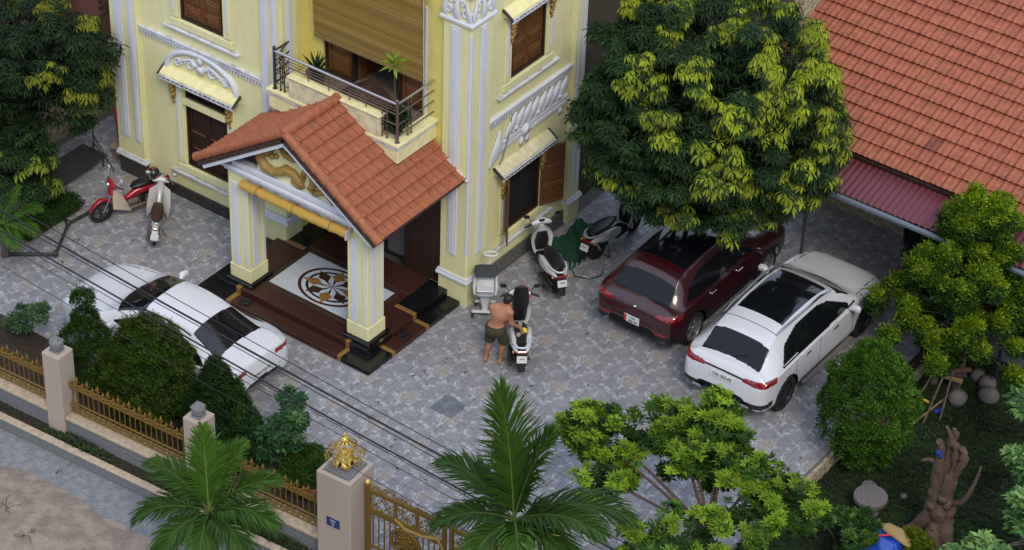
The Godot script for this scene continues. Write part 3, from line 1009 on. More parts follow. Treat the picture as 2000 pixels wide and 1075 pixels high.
	for i in 12: mo2.ball(v3(cxr + .14, ridge_y - .06, zf - .15 - i * .12), v3(.03, .03, .07), 6)
	for s in [-1.0, 1.0]:
		for i in 14:
			var t := i / 13.0
			mo2.ball(v3(cxr + s * (.12 + t * 1.25), ridge_y - (.12 + t * 1.25) * rise / run + .03, -1.79), v3(.08, .05, .05), 6)
	obj("roof_mortar", mo2, "mortar", Rf)
	var fl := MB.new()
	for i in 9:
		var t := i / 8.0
		fl.ball(v3(-.42 + t * .5, 3.33 - t * .33, -2.82), v3(.06, .045, .04), 6)
	obj("flashing", fl, "trim_worn", Rf)

func dragon(H: Node3D) -> void:   # gilded plaster dragon in the pediment
	var b := MB.new()
	var z := -.5
	b.tube(pv3([-2.98, 3.62, z, -3.02, 3.45, z, -2.9, 3.3, z, -2.68, 3.25, z, -2.5, 3.33, z, -2.36, 3.44, z, -2.2, 3.42, z, -2.06, 3.3, z, -2.0, 3.2, z, -2.08, 3.16, z, -2.2, 3.24, z, -2.16, 3.36, z]), [.09, .11, .115, .10, .10, .11, .10, .09, .07, .05, .07, .06], 8)
	b.tube(pv3([-1.98, 3.3, z, -1.97, 3.5, z, -1.86, 3.62, z, -1.72, 3.55, z, -1.7, 3.38, z, -1.8, 3.26, z, -1.66, 3.2, z, -1.48, 3.3, z, -1.5, 3.45, z]), [.03, .06, .08, .09, .1, .08, .07, .07, .03], 8)
	b.tube(pv3([-2.58, 3.86, z, -2.4, 3.76, z, -2.2, 3.75, z, -2.0, 3.82, z, -1.86, 3.92, z]), [.02, .07, .085, .07, .02], 8)
	b.tube(pv3([-1.36, 3.42, z, -1.34, 3.28, z, -1.2, 3.2, z, -1.1, 3.18, z, -1.14, 3.3, z]), [.04, .08, .09, .06, .02], 8)
	b.ball(v3(-2.86, 3.66, z), v3(.16, .13, .09), 10); b.ball(v3(-2.72, 3.6, z + .02), v3(.08, .06, .06), 8); b.ball(v3(-2.62, 3.63, z), v3(.06, .06, .05), 8)
	for i in 6: b.rod(v3(-3.0 + i * .06, 3.7, z), v3(-3.06 + i * .08, 3.82 + .02 * (i % 2), z), .018, 5)
	obj("dragon_relief", b, "gold", H)

func balcony(H: Node3D) -> void:
	var y := 4.03
	var b := MB.new()
	b.ab(v3(-3.86, 3.62, -2.9), v3(-3.6, y - .05, -1.72), .01); b.ab(v3(-.96, 3.62, -2.9), v3(-.7, y - .05, -1.72), .01); b.ab(v3(-3.6, 3.62, -1.95), v3(-.96, y - .05, -1.72), .0)
	b.ab(v3(-3.6, 3.5, -2.9), v3(-.96, 3.94, -1.95))
	obj("balcony_slab", b, "cap", H)
	b = MB.new()
	b.ab(v3(-3.88, y - .115, -1.72), v3(-.68, y - .05, -1.70), .008); b.ab(v3(-.70, y - .115, -2.9), v3(-.68, y - .05, -1.722), .008)
	obj("balcony_band", b, "trim_worn", H)
	b = MB.new()
	b.ab(v3(-3.9, y - .05, -2.2), v3(-3.6, y + .02, -1.68), .012); b.ab(v3(-.97, y - .05, -2.9), v3(-.66, y + .02, -1.68), .012); b.ab(v3(-3.6, y - .05, -1.98), v3(-.97, y + .02, -1.68), .012)
	obj("balcony_curb", b, "cap", H)
	b = MB.new()
	b.ab(v3(-3.33, y + .02, -1.85), v3(-1.13, y + .46, -1.70), .01)
	obj("parapet", b, "stain", H)
	b = MB.new(); b.ab(v3(-3.36, y + .46, -1.88), v3(-1.10, y + .5, -1.67), .01)
	obj("parapet_cap", b, "cap", H)
	# steel railing
	var Rl := part("balcony_railing", H)
	var A := v3(-3.74, y, -1.78); var B := v3(-.76, y, -1.78); var C := v3(-.76, y, -2.88); var D := v3(-3.74, y, -2.2)
	var post := func(p: Vector3, m: String):
		var q := MB.new()
		q.rod(p, p + v3(0, .9, 0), .03, 8); q.ball(p + v3(0, .93, 0), v3(.038, .038, .038), 8); q.lathe(pv([.0, 0, .055, 0, .05, .03, .0, .03]), 8, p)
		obj("post", q, m, Rl)
	post.call(A, "iron"); post.call(B, "steel_dull")
	var run := func(p: Vector3, q: Vector3, h: float, r: float, m: String):
		var k := MB.new(); k.rod(p + v3(0, h, 0), q + v3(0, h, 0), r, 8)
		obj("rail", k, m, Rl)
	run.call(A, B, .86, .03, "steel"); run.call(B, C, .86, .024, "steel"); run.call(A, D, .86, .02, "iron")
	for h in [.16, .4, .63]:
		run.call(A, B, h, .014, "steel_dull"); run.call(B, C, h, .014, "steel_dull"); run.call(A, D, h, .014, "iron")
	for h in [.7, .76]: run.call(A, B, h, .008, "steel_dull")
	var bal := MB.new(); bal.rod(v3(0, .02, 0), v3(0, .86, 0), .013, 6); bal.ball(v3(0, .04, 0), v3(.03, .03, .03), 6)
	var bm := bal.mesh()
	for p in [v3(-.76, y, -2.1), v3(-.76, y, -2.2), v3(-1.0, y, -1.78), v3(-1.12, y, -1.78), v3(-3.5, y, -1.78), v3(-3.6, y, -1.78), v3(-3.74, y, -2.0), v3(-2.9, y, -1.78), v3(-2.4, y, -1.78), v3(-1.9, y, -1.78), v3(-1.5, y, -1.78)]:
		obj("baluster", bm, "steel_dull" if p.x > -3.0 else "iron", Rl, T(p))
	var rg := MB.new()
	var cpts := PackedVector3Array()
	for i in 13: cpts.append(v3(cos(TAU * i / 12) * .055, sin(TAU * i / 12) * .055, 0))
	rg.tube(cpts, .009, 6, false)
	var rm := rg.mesh()
	for p in [v3(-1.06, y + .52, -1.78), v3(-3.55, y + .52, -1.78), v3(-2.9, y + .68, -1.78), v3(-2.2, y + .68, -1.78), v3(-1.6, y + .68, -1.78)]: obj("rail_ring", rm, "steel_dull", Rl, T(p))
	for i in 4:
		var q := MB.new()
		q.rod(A + v3(0, .1 + .2 * i, 0), D + v3(0, .26 + .2 * i, 0), .012, 6)
		obj("brace", q, "iron", Rl)
	# the balcony door: leaves left and right, the room open between them
	shutters(H, Transform3D(Basis(), v3(-3.12, 3.98, -2.94)), .7, 2.35, 1, [.2, .4, .7, 1.0])
	shutters(H, Transform3D(Basis(), v3(-1.35, 3.98, -2.94)), .62, 2.35, 1, [.2, .4, .7, 1.0])
	var e := MB.new()
	e.ab(v3(-2.77, 3.98, -3.9), v3(-2.72, 6.3, -3.1)); e.ab(v3(-3.47, 3.98, -3.12), v3(-2.8, 6.35, -3.1)); e.ab(v3(-1.66, 3.98, -3.12), v3(-1.04, 6.35, -3.1))
	obj("open_leaf", e, "wood", H)
	var tr := MB.new(); tr.ab(v3(-.985, 3.98, -2.9), v3(-.93, 6.4, -2.86), .01)
	obj("door_trim", tr, "trim", H)
	# the front door below: dark leaves and a side light, its reflection painted pale grey
	var d := MB.new()
	d.ab(v3(-3.6, .22, -3.3), v3(-3.3, 3.2, -3.0))
	obj("door_post", d, "wood_dark", H)
	d = MB.new(); d.ab(v3(-1.45, .236, -3.0), v3(-.56, 3.2, -2.885), .01)
	for k in 2: d.box(v3(-1.0, .85 + k * 1.2, -2.88), v3(.6, .9, .03), .012)
	obj("front_door", d, "wood_dark", H)
	d = MB.new(); d.ab(v3(-3.3, .22, -3.2), v3(-2.6, 3.2, -3.08)); d.ab(v3(-2.6, 2.6, -3.2), v3(-1.45, 3.2, -3.1))
	obj("front_door_frame", d, "wood_dark", H)
	d = MB.new(); d.ab(v3(-2.05, .26, -3.18), v3(-1.47, 2.6, -3.12))
	obj("side_light", d, "stone", H)

var SF := Transform3D()   # the street's own frame: x along the fence, z towards the road

func picket_mesh() -> ArrayMesh:
	var b := MB.new()
	b.box(v3(0, .36, 0), v3(.02, .72, .02), .004)
	b.lathe(pv([.006, .70, .03, .72, .014, .745, .035, .785, .02, .82, .0, .90]), 6)
	for s in [-1.0, 1.0]:
		b.tube(pv3([0, .74, 0, s * .045, .765, 0, s * .055, .80, 0]), [.012, .012, .004], 5)
	return b.mesh()

func scroll_mesh(r: float) -> ArrayMesh:
	var b := MB.new()
	scroll(b, v3(-r * .9, 0, 0), r, 1, .011, 1.2); scroll(b, v3(r * .9, 0, 0), r, -1, .011, 1.2)
	b.ball(v3(0, r * .5, 0), v3(.02, .035, .02), 6)
	return b.mesh()

func fence_section(label: String, x0: float, x1: float) -> void:
	var o := thing("iron_fence", label, "fence", Vector3.ZERO, 0, "golden iron fence sections on the low wall")
	o.transform = SF * T(v3(x0, .40, -.17))
	var L := x1 - x0
	for y in [.05, .26, .60, .70]:
		var b := MB.new(); b.box(v3(L / 2, y, 0), v3(L, .035, .03), .006)
		obj("rail", b, "bronze", o)
	var n := int(L / .118)
	var pm := picket_mesh(); var sm := scroll_mesh(.05); var s2 := scroll_mesh(.038)
	for i in n:
		var x := (i + .5) * L / n
		var tall: float = 1.0 if i % 2 else .9
		obj("picket", pm, "bronze", o, Transform3D(Basis.from_scale(v3(1, tall, 1)), v3(x, 0.03, 0)))
		obj("scroll", sm, "bronze", o, Transform3D(Basis(v3(0, 0, 1), PI if i % 2 else 0.0), v3(x, .155, .012)))
		obj("scroll", s2, "bronze", o, Transform3D(Basis(v3(0, 0, 1), PI if i % 2 else 0.0), v3(x, .65, .012)))

func pillar(label: String, at: Vector3, w: float, h: float, big: bool) -> Node3D:
	var o := thing("gate_pillar" if big else "fence_pillar", label, "pillar")
	o.transform = SF * T(at)
	var b := MB.new()
	b.box(v3(0, h / 2 - .1, 0), v3(w, h + .2, w), .012)
	obj("shaft", b, "granite_pillar", o)
	b = MB.new()
	if big:
		b.box(v3(0, h + .02, 0), v3(w * .74, .045, w * .74), .01); b.box(v3(0, h - .004, 0), v3(w * .8, .02, w * .8))
		obj("cap", b, "stone_grey", o)
	else:
		b.box(v3(0, h + .02, 0), v3(w * .52, .04, w * .52), .01)
		b.box(v3(0, h + .13, 0), v3(w * .56, .20, w * .56), .05)
		b.lathe(pv([w * .36, h + .2, w * .3, h + .24, 0, h + .33]), 4, Vector3.ZERO, Basis(Vector3.UP, PI / 4))
		obj("lantern_cap", b, "stone_grey", o)
	return o

func finial(label: String, at: Vector3, sc := 1.0) -> void:   # gilded openwork lamp crown on a gate pillar
	var o := thing("gilded_finial", label, "finial", Vector3.ZERO, 0, "gilded lamp crowns on the gate pillars")
	o.transform = SF * Transform3D(Basis.from_scale(Vector3.ONE * sc), at)
	var b := MB.new()
	b.box(v3(0, .10, 0), v3(.34, .10, .34), .03)
	b.lathe(pv([.22, .14, .17, .20, .14, .30, .13, .34, .0, .36]), 4, Vector3.ZERO, Basis(Vector3.UP, PI / 4))
	obj("lamp_body", b, "gold_bright", o)
	b = MB.new()
	for k in 4:
		b.ball(Basis(Vector3.UP, k * PI / 2) * v3(.155, .14, 0), v3(.03, .05, .05), 8)
	obj("opening", b, "dark", o)
	b = MB.new()
	b.lathe(pv([.0, .60, .08, .62, .09, .65, .05, .70, .015, .73, .03, .76, .0, .80]), 10)
	for k in 8:
		var r := Basis(Vector3.UP, k * PI / 4 + .2)
		b.tube(PackedVector3Array([r * v3(.1, .36, 0), r * v3(.17, .44, 0), r * v3(.14, .55, 0), r * v3(.05, .62, 0)]), .014, 5)
	obj("crown", b, "gold_bright", o)
	for k in 8:
		var r := Basis(Vector3.UP, k * PI / 4)
		b = MB.new()
		var p := PackedVector3Array()
		for i in 12:
			var t := i / 11.0
			p.append(r * v3(.22 + .14 * sin(t * 3.6), .16 + .30 * t - .06 * sin(t * 6), 0))
		b.tube(p, .014, 5)
		var q := PackedVector3Array()
		for i in 10:
			var a := i / 9.0 * 5.0
			q.append(r * v3(.33 + cos(a) * .055, .30 + sin(a) * .055, .0))
		b.tube(q, .01, 5)
		for i in 3: b.ball(r * v3(.2 + .05 * i, .42 - .07 * i, .03), v3(.03, .02, .03), 6)
		obj("scroll", b, "gold", o)

func street_side() -> void:
	SF = T(v3(-3.65, 0, 4.79), .067)
	# low wall under the fence: stone face, separate coping slabs
	for k in 3:
		var x0: float = [-6.0, .40, 3.62][k]; var x1: float = [-.02, 3.2, 6.2][k]
		var o := thing("fence_wall", ["low grey stone wall with beige coping left of the lantern pillar", "low grey stone wall with beige coping between the lantern pillars", "low grey stone wall with beige coping running up to the tall gate pillar"][k], "wall", Vector3.ZERO, 0, "low walls under the golden fence")
		o.transform = SF
		var b := MB.new(); b.ab(v3(x0, -.3, -.30), v3(x1, .335, -.03), .004)
		obj("wall_body", b, "stone_grey", o)
		var x := x0
		while x < x1 - .05:
			var l := minf(.78, x1 - x)
			b = MB.new(); b.box(v3(x + l / 2, .37, -.165), v3(l - .006, .07, .36), .012)
			obj("coping_slab", b, "coping", o)
			x += l
	pillar("beige granite fence pillar with grey lantern cap, nearest the road corner at left", v3(.19, 0, -.17), .40, 1.74, false)
	pillar("beige granite fence pillar with grey lantern cap, half behind the left palm", v3(3.41, 0, -.17), .40, 1.74, false)
	fence_section("golden iron fence section left of the first lantern pillar", -6.0, -.03)
	fence_section("golden iron fence section between the two lantern pillars", .42, 3.2)
	fence_section("golden iron fence section between the second lantern pillar and the gate pillar", 3.63, 6.2)
	var gp := pillar("tall beige granite gate pillar with the blue house number plate", v3(6.57, 0, -.15), .70, 2.13, true)
	finial("gilded lamp crown on the tall pillar with the blue plate", v3(6.57, 2.15, -.15), .92)
	pillar("tall beige granite gate pillar behind the middle palm", v3(10.75, 0, -.12), .70, 2.13, true)
	finial("gilded lamp crown partly behind the middle palm", v3(10.75, 2.15, -.12), .92)
	var pl := thing("number_plate", "small blue house number plate with white lettering on the gate pillar", "sign")
	pl.transform = SF * T(v3(6.56, 1.12, .206))
	var b2 := MB.new(); b2.col = Color(.01, .03, .16); b2.box(Vector3.ZERO, v3(.27, .19, .012), .003)
	obj("plate", b2, "gloss", pl)
	for k in 3:
		var tm := TextMesh.new()
		tm.text = ["TỔ DÂN PHỐ", "SỐ NHÀ", "18"][k]; tm.font_size = 16; tm.pixel_size = [.0012, .0013, .0024][k]; tm.depth = .002
		var f := SystemFont.new(); f.font_names = PackedStringArray(["Droid Sans"]); f.font_weight = 700
		tm.font = f
		obj("lettering", tm, "white", pl, T(v3(0, [.05, .005, -.052][k], .007)))
	# the gate: two cast leaves, frame, bars, scrolls and a medallion
	for k in 2:
		var g := thing("gate_leaf", ["golden cast iron gate leaf hinged on the tall pillar with the plate", "golden cast iron gate leaf behind the fronds of the middle palm"][k], "gate", Vector3.ZERO, 0, "leaves of the golden gate")
		g.transform = SF * (T(v3(6.98, 0, -.15)) if k == 0 else Transform3D(Basis(Vector3.UP, PI), v3(10.36, 0, -.13)))
		var W := 1.66
		for e in [[.05, .10, 1.98, .99], [W - .05, .08, 1.9, .97]]:
			var b := MB.new(); b.box(v3(e[0], e[3], 0), v3(e[1], e[2], .07), .012)
			obj("stile", b, "bronze", g)
		for e in [[.12, .09], [.62, .05], [1.42, .13], [1.86, .10]]:
			var b := MB.new(); b.box(v3(W / 2, e[0], 0), v3(W - .18, e[1], .05), .01)
			obj("rail", b, "bronze", g)
		for i in 13:
			var b := MB.new(); var x := .16 + i * (W - .3) / 12
			b.rod(v3(x, .66, -.01), v3(x, 1.36, -.01), .014, 6)
			obj("bar", b, "bronze", g)
		for e in [.62, 1.06]:
			var b := MB.new(); b.box(v3(e, 1.64, 0), v3(.055, .32, .05), .008)
			obj("mullion", b, "bronze", g)
		var sm := scroll_mesh(.085); var s2 := scroll_mesh(.06)
		for i in 9:
			for j in 2:
				obj("scroll", sm if (i + j) % 2 else s2, "bronze", g, Transform3D(Basis(v3(0, 0, 1), [.4, PI / 2, -.5, PI][(i * 3 + j) % 4]), v3(.2 + i * .16, 1.56 + j * .16, .01)))
			obj("scroll", sm, "bronze", g, Transform3D(Basis(v3(0, 0, 1), PI * (i % 2)), v3(.2 + i * .16, .36, .01)))
			obj("scroll", s2, "bronze", g, Transform3D(Basis(v3(0, 0, 1), PI * (i % 2)), v3(.2 + i * .16, 1.96 + .05 * sin(i * .8), .01)))
		var b := MB.new()
		var c := PackedVector3Array()
		for i in 25: c.append(v3(.84 + cos(TAU * i / 24) * .29, 1.03 + sin(TAU * i / 24) * .29, .02))
		b.tube(c, .035, 7, false)
		b.lathe(pv([.26, -.02, .22, .02, .1, .035, .0, .05]), 16, v3(.84, 1.03, .0), Basis(v3(1, 0, 0), PI / 2))
		for i in 8: b.ball(v3(.84 + cos(TAU * i / 8) * .15, 1.03 + sin(TAU * i / 8) * .15, .03), v3(.05, .05, .03), 6)
		obj("medallion", b, "bronze", g)
		for e in [[.05, 2.02], [W - .05, 1.95]]:
			b = MB.new(); b.ball(v3(e[0], e[1], 0), v3(.05, .06, .05), 8)
			obj("ball_cap", b, "gold_bright", g)
		b = MB.new()
		b.tube(pv3([.62, 1.5, .03, .85, 1.38, .03, 1.2, 1.4, .03, 1.5, 1.5, .03, 1.62, 1.3, .03]), [.02, .035, .04, .035, .02], 7)
		obj("swag", b, "gold", g)
	# kerb wall between verge and road
	var kb := thing("kerb_wall", "low grey stone retaining kerb with a weathered pale top along the road", "kerb")
	kb.transform = SF
	var x := -8.0
	while x < 9:
		var b := MB.new()
		b.box(v3(x + .6, -.20, .32), v3(1.195, .40, .115), .006)
		obj("kerb_stone", b, "stone_grey", kb)
		b = MB.new(); b.box(v3(x + .6, .012, .305), v3(1.196, .045, .15), .014)
		obj("kerb_top", b, "coping", kb)
		x += 1.2
	# weeds in the verge
	var wd := MultiMeshInstance3D.new()
	var mm := MultiMesh.new()
	mm.transform_format = MultiMesh.TRANSFORM_3D; mm.use_colors = true
	mm.mesh = blade_tuft(9, .15, .013)
	mm.instance_count = 2600
	for i in 2600:
		var xx := R(-7, 9)
		var s := R(.3, 1.0) * (.45 + .55 * sin(xx * 2.1) * sin(xx * .7 + 1))
		mm.set_instance_transform(i, SF * Transform3D(Basis(Vector3.UP, R(0, TAU)).scaled(Vector3.ONE * maxf(absf(s), .15)), v3(xx, -.02, R(-.02, .235))))
		var k := R(.5, 1.3)
		mm.set_instance_color(i, Color(.028 * k, .06 * k, .012))
	wd.multimesh = mm; wd.material_override = mats["grass"]; wd.name = "verge_weeds"
	add_child(wd); stuff(wd)
	# overhead cables along the road
	var cab := [[5.34, .008, "thin grey overhead cable highest in the view over the tiles"], [5.55, .019, "thick black overhead cable, upper of the bundle over the white saloon"], [5.64, .008, "thin black overhead cable just below the thick upper one"], [5.97, .016, "thick black overhead cable of the lower bundle above the fence"], [6.04, .007, "thin overhead cable hugging the lower thick cable"], [6.2, .006, "fine overhead cable just below the lower bundle"], [6.65, .006, "fine overhead cable nearest the road"]]
	for k in cab.size():
		var e: Array = cab[k]
		var o := MB.new()
		var p := PackedVector3Array()
		for i in 41:
			var xx := -16 + i * 1.0
			p.append(v3(xx, 4.18 + .0012 * (xx - 4) * (xx - 4) + .006 * sin(xx * .9 + k), e[0] - .84 + .033 * xx + (.012 * sin(xx * .5 + k * 2))))
		o.tube(p, e[1], 6)
		tag(obj("overhead_cable", o, "cable"), e[2], "cable", "overhead cables along the road")

func blade_tuft(n: int, h: float, w: float) -> ArrayMesh:
	var b := MB.new()
	var r := RandomNumberGenerator.new(); r.seed = 11
	for i in n:
		var a := r.randf() * TAU
		var d := v3(cos(a), 0, sin(a)); var s := v3(-d.z, 0, d.x) * w
		var o := d * r.randf() * .05
		var t := o + d * h * r.randf_range(.2, .8) + v3(0, h * r.randf_range(.6, 1.1), 0)
		var m := (o + t) * .5 + v3(0, h * .15, 0)
		b.col = Color.WHITE * r.randf_range(.7, 1.2)
		b.quad(o - s, o + s, m + s * .8, m - s * .8)
		b.flat(m - s * .8, m + s * .8, t)
	return b.mesh()

func neighbour() -> void:
	# the long tiled building beyond the yard
	var o := thing("tiled_outbuilding", "long low building with a big orange clay tile roof behind the parked cars", "building")
	var ey := 3.36; var ez := -7.82
	var pitch := .40
	var dz := v3(0, -sin(pitch), cos(pitch))
	var len := 8.2
	var b := MB.new()
	var x0 := 2.6; var x1 := 15.0
	b.box(v3((x0 + x1) / 2, ey, ez) - dz * len / 2 - v3(0, .08, 0), v3(x1 - x0, .10, len), 0, Basis(v3(1, 0, 0), v3(0, cos(pitch), sin(pitch)), dz))
	obj("roof_deck", b, "plinth_red", o)
	b = MB.new(); b.ab(v3(x0 + .3, -.1, -15), v3(x1, 3.1, -10.4)); b.ab(v3(x0 + .3, 3.1, -15), v3(x0 + .5, 6, -9.8))
	obj("wall", b, "old_wall", o)
	var tw := .245; var th := .34
	var cols := int((x1 - x0) / tw); var rows := int(len / th)
	var P := part("roof", o)
	var top := v3(x0, ey, ez) - dz * (rows * th)
	var blk := func(p: Vector3, c: int, r: int) -> bool:
		var q := px(p)
		return q.x < 1480 or q.x > 2080 or q.y < -60
	tile_field(P, top, v3(1, 0, 0), dz, tw, th, cols, rows, 300, "tile2", blk, true)
	# awning of crimson corrugated sheet under the eave
	var a := thing("corrugated_awning", "crimson corrugated metal awning sheet below the tiled eave", "awning")
	b = MB.new()
	var rows2 := []
	var n := 280
	for e in [[-8.1, 3.26], [-6.98, 3.00]]:
		var r := PackedVector3Array()
		for i in n: r.append(v3(4.9 + i * .032, e[1] + (.012 if i % 4 < 2 else -.012), e[0]))
		rows2.append(r)
	for i in n - 1:
		b.quad(rows2[1][i], rows2[1][i + 1], rows2[0][i + 1], rows2[0][i])
		b.quad(rows2[0][i] - v3(0, .004, 0), rows2[0][i + 1] - v3(0, .004, 0), rows2[1][i + 1] - v3(0, .004, 0), rows2[1][i] - v3(0, .004, 0))
	obj("sheet", b, "crimson", a)
	b = MB.new(); b.ab(v3(4.9, 2.90, -6.96), v3(13.8, 2.99, -6.86), .02)
	obj("gutter", b, "gutter", a)
	for i in 4:
		b = MB.new(); b.rod(v3(5.1 + i * 2.5, 2.92, -7.1), v3(5.1 + i * 2.5, 2.92, -10.4), .03); 
		obj("beam", b, "iron", a)
	for x in [4.95, 9.4, 13.6]:
		b = MB.new(); b.rod(v3(x, 0, -7.4), v3(x, 2.95, -7.4), .035)
		obj("post", b, "iron", a)
	# dark rooms under it: back wall and a brown wall end at the right
	var w := thing("brick_wall", "reddish brown brick wall in shade at the right edge", "wall")
	b = MB.new(); b.ab(v3(8.2, -.1, -9.0), v3(16, .5, -8.8))
	obj("wall_base", b, "old_wall", w)
	for r in 5:
		for c in 22:
			b = MB.new() if c == 0 else b
			var q := MB.new()
			q.box(v3(8.3 + c * .25 + (.12 if r % 2 else 0.0), .06 + r * .085, -8.79), v3(.235, .072, .05), .006)
			obj("brick", q, "brick", w)
	# left edge: old boundary wall and the brick house end beyond it
	var l := thing("boundary_wall", "old stained beige boundary wall left of the villa", "wall")
	b = MB.new(); b.ab(v3(-10.4, -.2, -12), v3(-10.2, 1.55, 1.0), .01)
	obj("wall_body", b, "old_wall", l)
	var h := thing("brick_house", "rough brick house end with a dark opening beyond the boundary wall", "building")
	b = MB.new(); b.ab(v3(-15, -.2, -12), v3(-12.35, 7, -4.6)); b.ab(v3(-12.35, -.2, -12), v3(-11.6, 7, -4.9))
	obj("wall", b, "brick", h)
	for r in 34:
		for c in 8:
			var q := MB.new()
			q.col = Color.WHITE * R(.7, 1.2)
			q.box(v3(-11.585, 1.3 + r * .085, -4.98 - c * .225 - (.1 if r % 2 else 0.0)), v3(.05, .07, .21), .008)
			obj("brick", q, "brick", h)

# A car body as one fine grid of stations along its length; every cell goes to the part whose outline it lies in.
# spec: top/belt/half widths as curves over x (0 = rear bumper); part_of(x, y, z, k) names the part of a cell; k is how far up the section it lies
func body(s: Dictionary) -> Dictionary:
	var xs := PackedFloat32Array()
	var L: float = s.len
	var sx: float = s.get("sx", 1.0)
	var x := 0.0
	while x < L:
		xs.append(x)
		var e := minf(x, L - x)
		x += .003 if e < .02 else (.008 if e < .10 else (.012 if e < .4 else .016))
	xs.append(L)
	var rows := []
	var band := []
	for bi in 8:
		for bk in [4, 9, 9, 4, 24, 7, 8, 7][bi]: band.append(bi)
	for xx in xs:
		var top := cv(s.top, xx); var ys := cv(s.sill, xx); var belt := minf(cv(s.belt, xx), top - .012)
		var wb := cv(s.wb, xx); var wr := minf(cv(s.wr, xx), wb - .006)
		var pl := cv(s.plan, xx)
		var drop := cv(s.drop, xx)
		var hgt := top - ys
		var C := [Vector2(wb * .90, ys), Vector2(wb * .985, ys + minf(.10, hgt * .2)), Vector2(wb * 1.0, lerpf(ys, belt, .55)), Vector2(wb * .985, belt - minf(.05, hgt * .15)), Vector2(wb * .955, belt), Vector2(wr, maxf(top - drop, belt + .004)), Vector2(wr * .86, top - drop * .42), Vector2(wr * .5, top - drop * .10), Vector2(0, top)]
		var seg := [4, 9, 9, 4, 24, 7, 8, 7]
		var row := []
		for i in 8:
			var p0: Vector2 = C[maxi(i - 1, 0)]; var p1: Vector2 = C[i]; var p2: Vector2 = C[i + 1]; var p3: Vector2 = C[mini(i + 2, 8)]
			if i == 7: p3 = Vector2(-C[7].x, C[7].y)
			for k in seg[i]:
				row.append(p1.cubic_interpolate(p2, p0, p3, k / float(seg[i])))
		row.append(C[8])
		var P := PackedVector3Array()
		for q in row: P.append(v3(xx * sx, q.y, q.x * pl))
		rows.append(P)
	var out := {}
	var nk: int = rows[0].size()
	var N := []
	for i in rows.size():
		var r := PackedVector3Array()
		for k in nk:
			var a: Vector3 = rows[mini(i + 1, rows.size() - 1)][k] - rows[maxi(i - 1, 0)][k]
			var b: Vector3 = rows[i][k + 1] - rows[i][k - 1] if k > 0 and k < nk - 1 else (rows[i][1] - rows[i][0] if k == 0 else v3(0, 0, -1))
			var nn := a.cross(b)
			r.append(nn.normalized() if nn.length_squared() > 1e-14 else v3(1 if i > 4 else -1, 0, 0))
		N.append(r)
	for i in rows.size() - 1:
		for k in nk - 1:
			var c: Vector3 = (rows[i][k] + rows[i + 1][k + 1]) * .5
			var nm: Vector3 = N[i][k]
			var who: String = s.part_of.call(c.x / sx, c.y, absf(c.z), nm, band[k])
			if who == "": continue
			var sides := [1.0, -1.0]
			for g in sides:
				var w := who
				if w in s.per_side: w = who + ("/l" if g > 0 else "/r")
				if not out.has(w): out[w] = MB.new()
				var m: MB = out[w]
				var f := v3(1, 1, g)
				var a: Vector3 = rows[i][k] * f; var b: Vector3 = rows[i][k + 1] * f; var d: Vector3 = rows[i + 1][k + 1] * f; var e: Vector3 = rows[i + 1][k] * f
				var na: Vector3 = N[i][k] * f; var nb: Vector3 = N[i][k + 1] * f; var nd: Vector3 = N[i + 1][k + 1] * f; var ne: Vector3 = N[i + 1][k] * f
				if g > 0:
					m.tri(a, e, d, na, ne, nd); m.tri(a, d, b, na, nd, nb)
				else:
					m.tri(a, d, e, na, nd, ne); m.tri(a, b, d, na, nb, nd)
	return out

func wheel(parent: Node3D, at: Vector3, r: float, spokes: int, dark: bool) -> void:
	var o := part("wheel", parent, Transform3D(Basis(v3(1, 0, 0), v3(0, 0, 1) * signf(at.z), v3(0, -1, 0) * signf(at.z)), at))
	var b := MB.new()
	b.lathe(pv([r * .70, -.11, r * .93, -.11, r, -.085, r * 1.0, .075, r * .93, .105, r * .72, .10, r * .69, .075, r * .69, -.08]), 28)
	obj("tyre", b, "rubber", o)
	b = MB.new()
	b.lathe(pv([r * .67, -.06, r * .69, .085, r * .72, .10, r * .70, .107, r * .66, .09, r * .63, -.02]), 28)
	for i in spokes:
		var q := Basis(Vector3.UP, TAU * i / spokes)
		b.box(q * v3(r * .38, .068, 0), v3(r * .6, .035, .045), .012, q)
	b.lathe(pv([r * .17, .05, r * .15, .095, .0, .10]), 12)
	obj("rim", b, "rim_dark" if dark else "rim_silver", o)
	b = MB.new(); b.lathe(pv([r * .5, -.05, r * .5, -.02, .0, -.02]), 16)
	obj("brake_disc", b, "iron", o)

func in_poly(x: float, y: float, p: PackedVector2Array) -> bool: return Geometry2D.is_point_in_polygon(Vector2(x, y), p)

